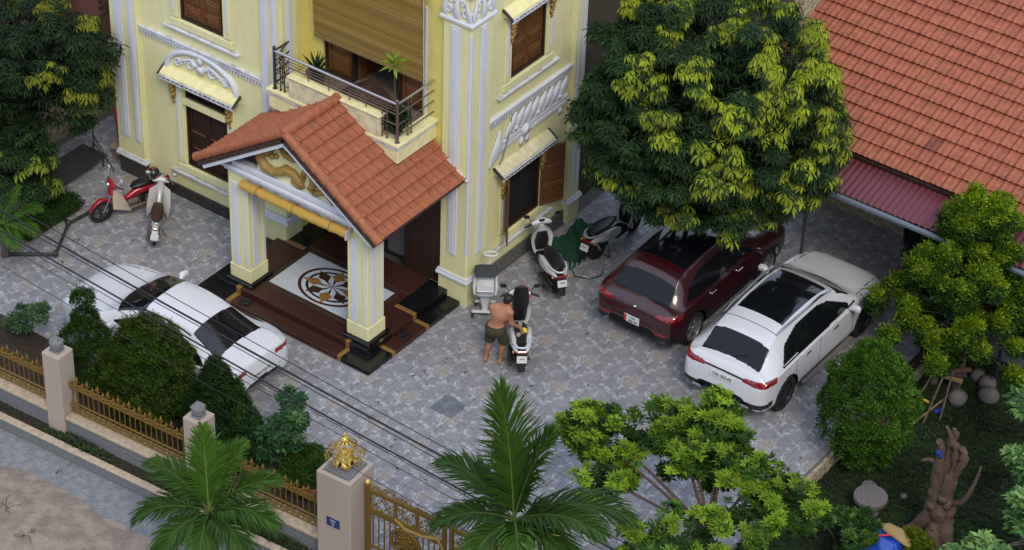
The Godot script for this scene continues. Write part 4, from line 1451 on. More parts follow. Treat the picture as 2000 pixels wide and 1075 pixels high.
func car(nm: String, label: String, category: String, at: Vector3, turn: float, s: Dictionary) -> Node3D:
	var o := thing(nm, label, category, at, turn)
	var parts := body(s)
	var sx: float = s.get("sx", 1.0)
	for k in parts:
		var base: String = k.get_slice("/", 0)
		var pt := obj(base, parts[k], s.mats[base], o)
		if base == "seam": stuff(pt)   # hairline shut lines, too thin to pick apart
	for e in s.wheels:
		for g in [-1.0, 1.0]: wheel(o, v3(e[0] * sx, s.wr_, g * s.track), s.wr_, s.spokes, s.dark_rim)
	var b := MB.new()
	b.ab(v3(.25, .22, -s.track + .13), v3(s.len * sx - .25, .5, s.track - .13)); b.ab(v3(s.wheels[0][0] * sx + .5, .2, -s.track - .02), v3(s.wheels[1][0] * sx - .5, .4, s.track + .02))
	obj("underbody", b, "rubber", o)
	for g in [-1.0, 1.0]:
		b = MB.new(); b.xf = T(v3(s.mirror.x * (sx - 1), 0, 0))
		b.sweep([[v3(s.mirror.x - .05, s.mirror.y - .02, g * (s.mirror.z - .02)), .02, .02], [v3(s.mirror.x - .02, s.mirror.y, g * (s.mirror.z + .03)), .05, .05], [v3(s.mirror.x, s.mirror.y + .02, g * (s.mirror.z + .09)), .07, .075], [v3(s.mirror.x - .02, s.mirror.y + .02, g * (s.mirror.z + .19)), .06, .07], [v3(s.mirror.x - .03, s.mirror.y + .02, g * (s.mirror.z + .21)), .03, .04]], v3(1, 0, 0), 12)
		obj("wing_mirror", b, s.mats.body, o)
		for h in s.handles:
			b = MB.new(); b.box(v3(h[0] * sx, h[1], g * h[2]), v3(.19, .03, .035), .012)
			obj("door_handle", b, s.handle_mat, o)
	return o

func paint(key: String, r: float, g: float, b: float) -> void:
	mat(key, r, g, b, .35, {"coat": .9, "coat_rough": .06, "local": true})

func plate_text(o: Node3D, txt: String, at: Transform3D, px_: float) -> void:
	var tm := TextMesh.new()
	tm.text = txt; tm.font_size = 16; tm.pixel_size = px_; tm.depth = .002
	var f := SystemFont.new(); f.font_names = PackedStringArray(["Droid Sans"]); f.font_weight = 700
	tm.font = f
	obj("plate_number", tm, "iron", o, at)

func cars() -> void:
	paint("paint_white", .62, .62, .64)
	paint("paint_red", .036, .0035, .006)
	mat("trim_black", .012, .012, .013, .45)
	mat("lamp_red", .22, .006, .012, .12, {"coat": 1.0})
	mat("seam", .035, .035, .035, .8)
	mat("seam_red", .006, .001, .001, .8)
	mat("glass_rear", .012, .014, .020, .18, {"spec": .35})
	mat("plate_white", .62, .62, .60, .5)
	mat("rim_silver", .35, .35, .36, .35, {"metal": .7})
	mat("rim_dark", .05, .05, .055, .3, {"metal": .7})
	var rear := Basis(v3(0, 0, 1), v3(0, 1, 0), v3(-1, 0, 0))   # a frame that faces the back of a car
	# white SUV
	var side := pv([.74, 1.06, 1.0, 1.32, 1.5, 1.47, 2.25, 1.475, 2.62, 1.38, 3.14, 1.11, 3.12, 1.045, 2.0, 1.05, 1.2, 1.07])
	var suv := {
		"len": 4.72, "wheels": [[.86], [3.75]], "wr_": .365, "track": .82, "spokes": 10, "dark_rim": true, "per_side": ["side_window", "taillight"],
		"top": [0, .60, .012, .72, .05, .93, .10, 1.02, .17, 1.09, .30, 1.14, .45, 1.26, .62, 1.43, .78, 1.52, 1.1, 1.585, 1.7, 1.63, 2.2, 1.625, 2.65, 1.56, 3.0, 1.42, 3.4, 1.16, 3.62, 1.06, 3.9, 1.02, 4.3, .955, 4.55, .88, 4.66, .78, 4.70, .68, 4.72, .60],
		"belt": [0, .56, .05, .86, .2, .99, .5, 1.02, 1.5, 1.02, 2.5, 1.01, 3.3, 1.00, 3.8, .95, 4.3, .86, 4.6, .74, 4.72, .58],
		"sill": [0, .52, .02, .42, .10, .33, .4, .28, 4.3, .27, 4.6, .30, 4.69, .40, 4.72, .54],
		"wb": [0, .93, .5, .945, 1.0, .94, 2.5, .93, 3.7, .945, 4.3, .93, 4.72, .90],
		"wr": [0, .80, .15, .78, .30, .70, .7, .62, 1.2, .60, 2.6, .61, 3.0, .66, 3.5, .80, 3.9, .84, 4.4, .80, 4.72, .7],
		"plan": [0, .55, .01, .72, .03, .82, .08, .90, .2, .965, .5, 1.0, 4.0, 1.0, 4.4, .965, 4.58, .88, 4.68, .76, 4.71, .62, 4.72, .5],
		"drop": [0, .02, .3, .05, .7, .12, 1.2, .13, 2.6, .12, 3.3, .06, 3.8, .05, 4.72, .05],
		"mirror": v3(3.12, 1.06, .93), "handles": [[1.55, .93, .945], [2.55, .92, .94]], "handle_mat": "chrome",
		"mats": {"body": "paint_white", "windscreen": "glass_dark", "rear_window": "glass_rear", "side_window": "glass_dark", "sunroof": "glass_dark", "taillight": "lamp_red", "light_strip": "trim_black", "lower_trim": "trim_black", "seam": "seam", "arch_trim": "paint_white", "chrome_strip": "chrome", "skid_plate": "stone"},
	}
	suv.part_of = func(x: float, y: float, z: float, n: Vector3, band: int) -> String:
		for wx in [.86, 3.75]:
			var d := Vector2(x - wx, y - .365).length()
			if d < .42 and z > .55: return ""
			if d < .45 and z > .8: return "arch_trim"
		if band == 4 and in_poly(x, y, side): return "side_window"
		if z > .5 and y > 1.03 and y < 1.06 and x > .72 and x < 3.36: return "chrome_strip"
		if n.y > .1:
			var fz := z * z
			if x > .30 - fz * .12 + .0 and x < .66 - fz * .06 and z < .63 and y > 1.10 and z < .62 + (x - .4) * -.12: return "rear_window"
			if band >= 5 and x > 3.02 - fz * .15 and x < 3.58 - fz * .55 and z < .80 - (x - 3.0) * -.02 - maxf(0, 3.3 - x) * .22 and z < .74: return "windscreen"
			if x > 1.22 and x < 2.82 and z < .50: return "sunroof"
			if absf(x - .95) < .0085 and z < .56: return "seam"
		if x < .45 and y > .895 and y < .985 + (z - .4) * .06 and z > .42: return "taillight"
		if x < .2 and y > .94 and y < .97 and z <= .42: return "light_strip"
		if x < .35 and y < .53 and y > .40: return "lower_trim"
		if x < .3 and y <= .40 and z < .7: return "skid_plate"
		if y < .335: return "lower_trim"
		if x > 4.45 and y < .5 and z < .6: return "lower_trim"
		if z > .7 and n.y < .5 and y > .36 and y < 1.03 and (absf(x - 2.02 - (y - .7) * .05) < .0085 or absf(x - 3.22 + (y - .7) * .1) < .0085 or (absf(x - 1.12 - (y - .6) * .1) < .0085 and y > .6)): return "seam"
		if x > 3.55 and x < 4.5 and n.y > .3 and absf(z - .74 - (x - 4.0) * -.08) < .0085: return "seam"
		return "body"
	var c1 := car("white_suv", "white SUV with black panoramic roof parked beside the dark red car", "car", v3(5.775, 0, -3.22), PI / 2, suv)
	var b := MB.new(); b.box(v3(0, 0, 0), v3(.50, .11, .015), .004)
	obj("number_plate", b, "plate_white", c1, Transform3D(rear.rotated(v3(0, 0, 1), -.25), v3(.018, .845, 0)))
	plate_text(c1, "15A-363.65", Transform3D(rear.rotated(v3(0, 0, 1), -.25), v3(.008, .847, 0)), .0052)
	for g in [-1.0, 1.0]:
		b = MB.new(); b.sweep([[v3(.9, 1.575, g * .585), .02, .012], [v3(1.2, 1.61, g * .595), .022, .022], [v3(2.4, 1.60, g * .61), .022, .022], [v3(2.75, 1.53, g * .63), .018, .01]], v3(0, 0, 1), 8)
		obj("roof_rail", b, "chrome", c1)
		b = MB.new(); b.sweep([[v3(.02, .40, g * .52), .10, .03], [v3(.10, .39, g * .52), .11, .035]], v3(0, 0, 1), 10)
		obj("exhaust_trim", b, "chrome", c1)
		b = MB.new(); b.sweep([[v3(1.4, .31, g * .96), .05, .012], [v3(3.2, .31, g * .96), .05, .012]], v3(0, 0, 1), 8)
		obj("running_board", b, "stone", c1)
	b = MB.new(); b.sweep([[v3(.03, .66, -.55), .006, .05], [v3(.02, .66, 0), .006, .06], [v3(.03, .66, .55), .006, .05]], v3(1, 0, 0), 8)
	obj("bumper_crease", b, "paint_white", c1)
	b = MB.new(); b.rod(v3(.30, 1.155, 0), v3(.42, 1.25, .28), .008, 5)
	obj("rear_wiper", b, "trim_black", c1)
	# dark red SUV
	var side2 := pv([.62, 1.10, .80, 1.28, 1.2, 1.42, 2.1, 1.45, 2.45, 1.36, 2.90, 1.10, 2.90, 1.04, 1.7, 1.05, .9, 1.09])
	var red := suv.duplicate()
	red.merge({"len": 4.48, "wheels": [[.86], [3.53]], "wr_": .35, "track": .80, "spokes": 5, "dark_rim": false,
		"top": [0, .62, .012, .74, .05, .92, .10, 1.00, .20, 1.08, .30, 1.14, .42, 1.27, .56, 1.45, .70, 1.56, 1.0, 1.62, 1.6, 1.65, 2.1, 1.63, 2.5, 1.55, 2.8, 1.40, 3.15, 1.18, 3.4, 1.08, 3.7, 1.03, 4.1, .96, 4.32, .88, 4.42, .78, 4.46, .68, 4.48, .6],
		"belt": [0, .58, .05, .86, .2, 1.0, .5, 1.05, 1.5, 1.03, 2.5, 1.01, 3.1, 1.0, 3.6, .95, 4.1, .86, 4.36, .74, 4.48, .58],
		"sill": [0, .54, .02, .42, .10, .33, .4, .28, 4.05, .27, 4.36, .30, 4.45, .40, 4.48, .54],
		"wb": [0, .91, .5, .925, 1.0, .92, 2.3, .91, 3.5, .925, 4.1, .91, 4.48, .88],
		"wr": [0, .80, .15, .78, .30, .72, .6, .64, 1.1, .60, 2.4, .61, 2.8, .66, 3.3, .80, 3.7, .82, 4.2, .78, 4.48, .7],
		"plan": [0, .6, .01, .74, .03, .84, .08, .92, .2, .97, .5, 1.0, 3.8, 1.0, 4.16, .965, 4.34, .88, 4.44, .76, 4.47, .62, 4.48, .5],
		"drop": [0, .02, .3, .05, .6, .11, 1.2, .13, 2.4, .12, 3.1, .06, 3.6, .05, 4.48, .05],
		"mirror": v3(2.92, 1.06, .90), "handles": [[1.45, .92, .925], [2.4, .91, .92]], "handle_mat": "chrome"}, true)
	red.mats = {"body": "paint_red", "windscreen": "glass_dark", "rear_window": "glass_rear", "side_window": "glass_dark", "sunroof": "glass_dark", "taillight": "lamp_red", "light_strip": "paint_red", "lower_trim": "trim_black", "seam": "seam_red", "arch_trim": "trim_black", "chrome_strip": "chrome", "skid_plate": "gutter"}
	red.part_of = func(x: float, y: float, z: float, n: Vector3, band: int) -> String:
		for wx in [.86, 3.53]:
			var d := Vector2(x - wx, y - .35).length()
			if d < .40 and z > .55: return ""
			if d < .46 and z > .75: return "arch_trim"
		if band == 4 and in_poly(x, y, side2): return "side_window"
		if z > .5 and y > 1.04 and y < 1.065 and x > .9 and x < 3.1 and absf(n.z) > .4: return "chrome_strip"
		if n.y > .1:
			var fz := z * z
			if x > .26 - fz * .10 and x < .56 - fz * .05 and z < .66 and y > 1.10 and z < .64 - (x - .26) * .12: return "rear_window"
			if band >= 5 and x > 2.80 - fz * .15 and x < 3.30 - fz * .5 and z < .73 - maxf(0, 3.05 - x) * .2: return "windscreen"
			if x > .92 and x < 2.62 and z < .53: return "sunroof"
			if absf(x - .74) < .0085 and z < .58: return "seam"
		if x < .40 and y > .90 and y < .975 + (z - .5) * .08 and z > .50: return "taillight"
		if x < .30 and y > .56 and y < .62 and z > .45 and z < .75: return "taillight"
		if x < .30 and y < .55: return "skid_plate" if y > .40 and y < .43 and z < .75 else "lower_trim"
		if y < .37: return "lower_trim"
		if z > .7 and n.y < .5 and y > .38 and y < 1.04 and (absf(x - 1.92) < .0085 or absf(x - 2.98 + (y - .7) * .1) < .0085 or (absf(x - 1.08 - (y - .6) * .12) < .0085 and y > .6)): return "seam"
		if x < .2 and absf(y - .70) < .0085: return "seam"
		return "body"
	var c2 := car("dark_red_suv", "dark red SUV with black roof panel, nose under the mango tree", "car", v3(3.36, 0, -3.82), PI / 2, red)
	b = MB.new(); b.box(v3(0, 0, 0), v3(.34, .17, .015), .004)
	obj("number_plate", b, "plate_white", c2, Transform3D(rear, v3(.005, .66, 0)))
	b = MB.new(); b.col = Color(.45, .02, .03); b.box(v3(-.145, 0, .003), v3(.05, .16, .015), .003)
	obj("plate_band", b, "gloss", c2, Transform3D(rear, v3(.005, .66, 0)))
	plate_text(c2, "15A", Transform3D(rear, v3(-.004, .70, .02)), .0038)
	plate_text(c2, "268.39", Transform3D(rear, v3(-.004, .62, .02)), .0042)
	b = MB.new(); b.ball(v3(.075, .94, 0), v3(.02, .045, .08), 10)
	obj("badge", b, "chrome", c2)
	# white saloon
	var side3 := pv([.72, .98, 1.05, 1.10, 1.5, 1.24, 2.0, 1.30, 2.42, 1.24, 3.12, .975, 3.10, .935, 1.2, .93])
	var sal := suv.duplicate()
	sal.merge({"len": 4.87, "sx": .945, "wheels": [[1.0], [3.83]], "wr_": .34, "track": .80, "spokes": 9, "dark_rim": false,
		"top": [0, .58, .012, .70, .04, .86, .08, .97, .16, 1.03, .40, 1.075, .62, 1.11, .85, 1.20, 1.2, 1.34, 1.6, 1.42, 2.0, 1.445, 2.45, 1.42, 2.8, 1.31, 3.2, 1.13, 3.5, 1.0, 3.8, .95, 4.3, .88, 4.6, .80, 4.76, .71, 4.84, .62, 4.87, .54],
		"belt": [0, .54, .04, .82, .15, .93, .5, .97, 1.5, .94, 2.5, .925, 3.4, .91, 3.8, .87, 4.3, .79, 4.7, .66, 4.87, .5],
		"sill": [0, .50, .02, .38, .10, .29, .4, .24, 4.4, .22, 4.74, .25, 4.84, .35, 4.87, .48],
		"wb": [0, .90, .5, .92, 1.0, .925, 2.5, .91, 3.8, .925, 4.4, .91, 4.87, .88],
		"wr": [0, .74, .15, .74, .4, .72, .7, .64, 1.2, .58, 2.4, .58, 2.8, .64, 3.4, .78, 3.9, .82, 4.5, .78, 4.87, .66],
		"plan": [0, .55, .01, .70, .03, .80, .08, .88, .2, .945, .5, .99, .9, 1.0, 4.0, 1.0, 4.4, .955, 4.65, .85, 4.8, .70, 4.85, .55, 4.87, .42],
		"drop": [0, .02, .3, .03, .7, .07, 1.2, .11, 2.4, .11, 3.2, .06, 3.8, .05, 4.87, .05],
		"mirror": v3(3.05, .97, .90), "handles": [[1.5, .83, .925], [2.55, .82, .915]], "handle_mat": "paint_white"}, true)
	sal.mats = {"body": "paint_white", "windscreen": "glass_dark", "rear_window": "glass_dark", "side_window": "glass_dark", "sunroof": "paint_white", "taillight": "lamp_red", "light_strip": "trim_black", "lower_trim": "trim_black", "seam": "seam", "arch_trim": "paint_white", "chrome_strip": "trim_black", "skid_plate": "paint_white"}
	sal.part_of = func(x: float, y: float, z: float, n: Vector3, band: int) -> String:
		for wx in [1.0, 3.83]:
			var d := Vector2((x - wx) * .92, y - .34).length()
			if d < .385 and z > .55: return ""
			if d < .40 and z > .8: return "seam"
		if band == 4 and in_poly(x, y, side3): return "side_window"
		if n.y > .1:
			var fz := z * z
			if x > .62 - fz * .12 and x < 1.30 - fz * .10 and z < .60 - (x - .6) * .10: return "rear_window"
			if band >= 5 and x > 2.52 - fz * .12 and x < 3.40 - fz * .55 and z < .72 - maxf(0, 3.1 - x) * .22: return "windscreen"
			if x > 1.3 and x < 2.5 and absf(z - .565) < .009: return "chrome_strip"
			if x > 3.5 and x < 4.75 and absf(z - .72 - (x - 4.0) * -.1) < .0085: return "seam"
			if x > .1 and x < .66 and absf(z - .66) < .005: return "seam"
		if x < .55 and y > .84 and y < .915 and z > .40 + x * .2: return "taillight"
		if x < .2 and y > .55 and absf(y - .80) < .008 and z < .4: return "seam"
		if x < .30 and y < .40 and z < .75: return "lower_trim"
		if x > 4.5 and y < .5 and z < .55: return "lower_trim"
		if y < .27: return "lower_trim"
		if z > .7 and n.y < .5 and y > .3 and y < .93 and (absf(x - 2.02) < .0085 or absf(x - 3.2 + (y - .7) * .1) < .0085 or (absf(x - 1.2 - (y - .5) * .1) < .0085 and y > .5)): return "seam"
		if x < .25 and absf(y - .60) < .005: return "seam"
		return "body"
	var c3 := car("white_saloon", "white saloon car with black rear window parked by the porch steps", "car", v3(-1.08, 0, 1.79), PI, sal)
	b = MB.new(); b.box(v3(0, 0, 0), v3(.48, .11, .015), .004)
	obj("number_plate", b, "plate_white", c3, Transform3D(rear, v3(.006, .70, 0)))
	plate_text(c3, "15A-112.70", Transform3D(rear, v3(-.004, .70, 0)), .0052)
	for g in [-.38, .1]:
		b = MB.new(); b.ball(v3(.085, .905, g), v3(.012, .018, .07), 8)
		obj("badge", b, "chrome", c3)
	b = MB.new(); b.ball(v3(.08, .90, 0), v3(.015, .035, .05), 8)
	obj("emblem", b, "chrome", c3)

func bike_wheel(o: Node3D, x: float, r: float, w: float) -> void:
	var p := part("wheel", o, Transform3D(Basis(v3(1, 0, 0), v3(0, 0, 1), v3(0, -1, 0)), v3(x, r, 0)))
	var b := MB.new()
	b.lathe(pv([r * .68, -w * .4, r * .9, -w * .5, r * .98, -w * .25, r, 0, r * .98, w * .25, r * .9, w * .5, r * .68, w * .4]), 22)
	obj("tyre", b, "rubber", p)
	b = MB.new()
	b.lathe(pv([r * .66, -w * .4, r * .69, 0, r * .66, w * .4]), 22)
	for i in 5:
		var q := Basis(Vector3.UP, TAU * i / 5)
		b.box(q * v3(r * .36, 0, 0), v3(r * .66, .035, .035), .008, q)
	b.lathe(pv([0, -.06, .05, -.06, .05, .06, 0, .06]), 10)
	obj("rim", b, "iron", p)

# motor scooter; local x forwards, origin below the rear axle
func scooter(label: String, at: Vector3, head: Vector3, c: Dictionary) -> Node3D:
	var o := thing("motor_scooter", label, "scooter", at, atan2(-head.z, head.x), c.get("group", "white scooters parked by the villa"))
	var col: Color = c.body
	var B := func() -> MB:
		var m := MB.new(); m.col = col; return m
	bike_wheel(o, 0, .25, .11); bike_wheel(o, 1.26, .25, .10)
	var b: MB = B.call()
	for g in [-1.0, 1.0]:
		b.sweep([[v3(-.36, .62, g * .09), .02, .02], [v3(-.25, .63, g * .12), .05, .06], [v3(.0, .60, g * .15), .065, .12], [v3(.3, .55, g * .17), .06, .13], [v3(.52, .45, g * .15), .04, .10], [v3(.6, .36, g * .12), .02, .04]], v3(0, 0, 1), 12)
	obj("side_panel", b, "gloss", o)
	b = MB.new(); b.col = Color(.012, .012, .013)
	b.sweep([[v3(-.38, .55, 0), .08, .05], [v3(-.2, .52, 0), .13, .09], [v3(.2, .45, 0), .14, .14], [v3(.5, .36, 0), .14, .08]], v3(0, 0, 1), 12)
	b.box(v3(.72, .30, 0), v3(.5, .07, .32), .03)
	b.box(v3(.1, .27, 0), v3(.42, .16, .16), .04); b.box(v3(.05, .3, -.12), v3(.5, .12, .08), .04)
	obj("floorboard", b, "plastic", o)
	b = MB.new(); b.col = c.get("seat", Color(.01, .01, .011))
	var S := part("seat", o) if not c.get("open", false) else part("seat", o, Transform3D(Basis(v3(0, 0, 1), -1.35), v3(.58, .66, 0)) * T(v3(-.58, -.66, 0)))
	b.sweep([[v3(-.3, .745, 0), .07, .03], [v3(-.22, .765, 0), .13, .05], [v3(0, .765, 0), .16, .055], [v3(.2, .74, 0), .155, .06], [v3(.42, .725, 0), .11, .055], [v3(.56, .70, 0), .06, .035], [v3(.6, .68, 0), .03, .02]], v3(0, 0, 1), 14)
	obj("cushion", b, "plastic", S)
	if c.get("open", false):
		b = MB.new(); b.col = Color(.012, .012, .012); b.sweep([[v3(-.2, .66, 0), .13, .05], [v3(.45, .63, 0), .12, .05]], v3(0, 0, 1), 12)
		obj("bucket", b, "plastic", o)
		b = MB.new(); b.col = Color(.35, .25, .22)
		for i in 5: b.ball(v3(.05 + i * .08, .72 + R(-.02, .03), R(-.06, .06)), v3(.06, .05, .05), 7)
		obj("rags", b, "cloth", o)
	# leg shield, front cowl, handlebar cover
	b = B.call()
	var rows := []
	for i in 9:
		var t := i / 8.0
		var row := PackedVector3Array()
		var w := cv([0, .13, .25, .20, .6, .225, .85, .17, 1, .08], t)
		for k in 9:
			var s := k / 4.0 - 1.0
			row.append(v3(.92 + .02 * t + .10 * (1 - s * s) - .10 * (t - .5) * (t - .5), .30 + t * .66, s * w))
		rows.append(row)
	b.grid(rows)
	var r2 := []
	for r in rows:
		var q := PackedVector3Array()
		for p in r: q.append(p - v3(.035, 0, 0))
		r2.append(q)
	r2.reverse()
	b.grid(r2)
	b.sweep([[v3(1.02, .40, 0), .06, .06], [v3(1.10, .58, 0), .10, .07], [v3(1.08, .80, 0), .11, .08], [v3(1.02, .95, 0), .07, .06]], v3(0, 0, 1), 12)
	obj("leg_shield", b, "gloss", o)
	b = MB.new(); b.col = Color(.012, .012, .013)
	b.sweep([[v3(.90, .42, 0), .12, .02], [v3(.915, .62, 0), .15, .03], [v3(.91, .82, 0), .10, .02]], v3(0, 0, 1), 10)
	obj("inner_shield", b, "plastic", o)
	b = B.call()
	b.sweep([[v3(.99, .98, -.20), .03, .035], [v3(1.0, 1.01, -.1), .06, .055], [v3(1.03, 1.02, 0), .085, .065], [v3(1.0, 1.01, .1), .06, .055], [v3(.99, .98, .20), .03, .035]], v3(1, 0, 0), 12)
	obj("handlebar_cover", b, "gloss", o)
	b = MB.new(); b.col = Color(.012, .012, .013)
	for g in [-1.0, 1.0]:
		b.rod(v3(.99, .99, g * .19), v3(.90, .985, g * .37), .019, 8); b.rod(v3(1.03, .99, g * .21), v3(.97, .99, g * .35), .007, 5)
		pass
	b.ball(v3(.965, 1.06, 0), v3(.03, .03, .075), 8)
	obj("handlebar", b, "plastic", o)
	for g in [-1.0, 1.0]:
		b = MB.new(); b.col = Color(.012, .012, .013)
		b.rod(v3(1.0, 1.02, g * .2), v3(.97, 1.2, g * .30), .008, 5); b.sweep([[v3(.965, 1.15, g * .31), .05, .008], [v3(.96, 1.19, g * .32), .065, .012], [v3(.955, 1.235, g * .33), .05, .008]], v3(0, 0, 1), 8)
		obj("mirror", b, "plastic", o)
	b = B.call()
	b.sweep([[v3(1.0, .42, 0), .05, .03], [v3(1.15, .53, 0), .07, .035], [v3(1.32, .53, 0), .065, .03], [v3(1.48, .42, 0), .04, .02]], v3(0, 0, 1), 10)
	obj("front_fender", b, "gloss", o)
	b = MB.new()
	for g in [-1.0, 1.0]: b.rod(v3(1.26, .25, g * .08), v3(1.10, .62, g * .06), .022, 7)
	obj("fork", b, "steel", o)
	b = MB.new(); b.col = c.get("rail", Color(.6, .6, .62))
	b.tube(pv3([-.05, .72, .17, -.25, .74, .15, -.39, .75, .08, -.41, .75, 0, -.39, .75, -.08, -.25, .74, -.15, -.05, .72, -.17]), .022, 8)
	obj("grab_rail", b, "gloss", o)
	b = MB.new(); b.box(v3(-.40, .64, 0), v3(.05, .07, .20), .02)
	obj("tail_lamp", b, "lamp_red", o)
	b = MB.new(); b.col = Color(.012, .012, .013)
	b.box(v3(-.43, .50, 0), v3(.03, .22, .20), .012, Basis(v3(0, 0, 1), -.35)); b.sweep([[v3(-.36, .56, 0), .08, .03], [v3(-.45, .40, 0), .075, .02], [v3(-.5, .25, 0), .06, .015]], v3(0, 0, 1), 8)
	obj("rear_fender", b, "plastic", o)
	b = MB.new(); b.box(v3(-.462, .515, 0), v3(.008, .14, .19), .003, Basis(v3(0, 0, 1), -.35))
	obj("number_plate", b, "plate_white", o)
	for k in 2: plate_text(o, [c.get("p1", "15-B1"), c.get("p2", "337.56")][k], Transform3D(Basis(v3(0, 0, 1), v3(0, 1, 0), v3(-1, 0, 0)).rotated(v3(0, 0, 1), -.35), v3(-.462 - .014 + k * .022 - .006, .545 - k * .06, 0)), .0024)
	b = MB.new()
	b.rod(v3(.35, .22, -.19), v3(-.25, .30, -.21), .045, 10); b.rod(v3(-.25, .30, -.21), v3(-.36, .32, -.21), .05, 10)
	obj("exhaust", b, "iron", o)
	b = MB.new()
	b.rod(v3(-.1, .34, .13), v3(-.26, .60, .12), .03, 8)
	obj("shock_absorber", b, "steel", o)
	b = MB.new()
	b.rod(v3(.25, .2, .1), v3(.18, .0, .2), .012, 6); b.rod(v3(.25, .2, -.1), v3(.18, .0, -.2), .012, 6); b.rod(v3(.18, .01, .2), v3(.18, .01, -.2), .012, 6)
	obj("centre_stand", b, "iron", o)
	b = MB.new(); b.col = Color(.5, .2, .03)
	for g in [-1.0, 1.0]: b.ball(v3(-.33, .6, g * .16), v3(.04, .025, .03), 7)
	obj("indicator", b, "gloss", o)
	return o

# step-through motorbike with a bare engine, big thin wheels
func underbone(label: String, at: Vector3, head: Vector3, lean: float, c: Dictionary) -> Node3D:
	var o := thing("motorbike", label, "motorbike", at, 0, "step-through motorbikes left of the villa")
	o.basis = Basis(Vector3.UP, atan2(-head.z, head.x)) * Basis(v3(1, 0, 0), lean) * Basis.from_scale(Vector3.ONE * .93)
	bike_wheel(o, 0, .29, .075); bike_wheel(o, 1.23, .29, .07)
	var b := MB.new(); b.col = c.seat
	b.sweep([[v3(-.24, .77, 0), .08, .03], [v3(-.1, .79, 0), .13, .05], [v3(.2, .76, 0), .135, .055], [v3(.42, .74, 0), .11, .05], [v3(.52, .71, 0), .05, .02]], v3(0, 0, 1), 12)
	obj("seat", b, "plastic", o)
	b = MB.new(); b.col = c.body
	b.sweep([[v3(-.36, .66, 0), .03, .03], [v3(-.2, .64, 0), .09, .07], [v3(.1, .60, 0), .12, .09], [v3(.4, .56, 0), .09, .09], [v3(.6, .46, 0), .06, .06], [v3(.8, .52, 0), .05, .06], [v3(.95, .72, 0), .05, .07]], v3(0, 0, 1), 12)
	obj("frame_cover", b, "gloss", o)
	b = MB.new(); b.col = c.shield
	for g in [-1.0, 1.0]:
		var rows := []
		for i in 8:
			var t := i / 7.0
			var row := PackedVector3Array()
			for k in 5:
				var s := k / 4.0
				row.append(v3(.98 - .14 * s - .22 * (1 - t) * s + .02 * t, .30 + .58 * t - .05 * s, g * (.06 + s * (.20 - .06 * absf(t - .45)))))
			rows.append(row)
		if g < 0: rows.reverse()
		b.grid(rows)
	obj("leg_shield", b, "gloss", o)
	b = MB.new(); b.col = c.body
	b.sweep([[v3(.93, .55, 0), .05, .05], [v3(1.0, .75, 0), .075, .07], [v3(1.0, .92, 0), .08, .07], [v3(.97, 1.0, 0), .05, .05]], v3(0, 0, 1), 12)
	b.sweep([[v3(.96, .40, 0), .03, .02], [v3(1.1, .60, 0), .05, .03], [v3(1.28, .62, 0), .055, .025], [v3(1.46, .48, 0), .045, .02], [v3(1.52, .36, 0), .03, .015]], v3(0, 0, 1), 10)
	b.sweep([[v3(.98, .98, -.18), .03, .03], [v3(1.0, 1.02, 0), .08, .06], [v3(.98, .98, .18), .03, .03]], v3(1, 0, 0), 10)
	obj("front_cowl", b, "gloss", o)
	b = MB.new(); b.ball(v3(1.07, 1.0, 0), v3(.05, .07, .07), 10)
	obj("headlamp", b, "chrome", o)
	b = MB.new()
	b.tube(pv3([.86, 1.03, -.36, .95, 1.02, -.2, 1.0, 1.03, 0, .95, 1.02, .2, .86, 1.03, .36]), .017, 7)
	obj("handlebar", b, "iron", o)
	b = MB.new(); b.col = c.get("mirror", Color(.55, .55, .56))
	for g in [-1.0, 1.0]:
		b.rod(v3(.94, 1.02, g * .22), v3(.90, 1.2, g * .28), .008, 5); b.ball(v3(.89, 1.23, g * .29), v3(.02, .05, .065), 8)
	obj("mirror", b, "gloss", o)
	b = MB.new()
	b.box(v3(.5, .30, 0), v3(.34, .24, .22), .06); b.rod(v3(.66, .32, 0), v3(.80, .34, 0), .07, 10); b.rod(v3(.6, .22, -.12), v3(-.3, .30, -.14), .04, 10); b.rod(v3(.3, .2, .12), v3(.22, 0, .26), .012, 5)
	b.box(v3(.2, .3, .1), v3(.5, .06, .03), .01); b.rod(v3(.52, .24, -.2), v3(.52, .24, .2), .018, 6)
	obj("engine", b, "steel_dull", o)
	b = MB.new()
	for g in [-1.0, 1.0]:
		b.rod(v3(0, .29, g * .1), v3(.04, .62, g * .11), .025, 7); b.rod(v3(1.23, .29, g * .07), v3(1.02, .72, g * .06), .02, 7)
	obj("suspension", b, "steel", o)
	b = MB.new(); b.col = c.tail
	b.sweep([[v3(-.30, .64, 0), .07, .05], [v3(-.40, .56, 0), .075, .03], [v3(-.44, .38, 0), .07, .015]], v3(0, 0, 1), 8)
	obj("rear_fender", b, "gloss", o)
	b = MB.new(); b.box(v3(-.40, .66, 0), v3(.05, .07, .12), .02)
	obj("tail_lamp", b, "lamp_red", o)
	b = MB.new(); b.box(v3(-.475, .50, 0), v3(.008, .13, .17), .002, Basis(v3(0, 0, 1), -.25))
	obj("number_plate", b, "plate_white", o)
	b = MB.new(); b.tube(pv3([.0, .74, .13, -.25, .75, .12, -.33, .76, 0, -.25, .75, -.12, .0, .74, -.13]), .012, 6)
	obj("grab_rail", b, "chrome", o)
	return o

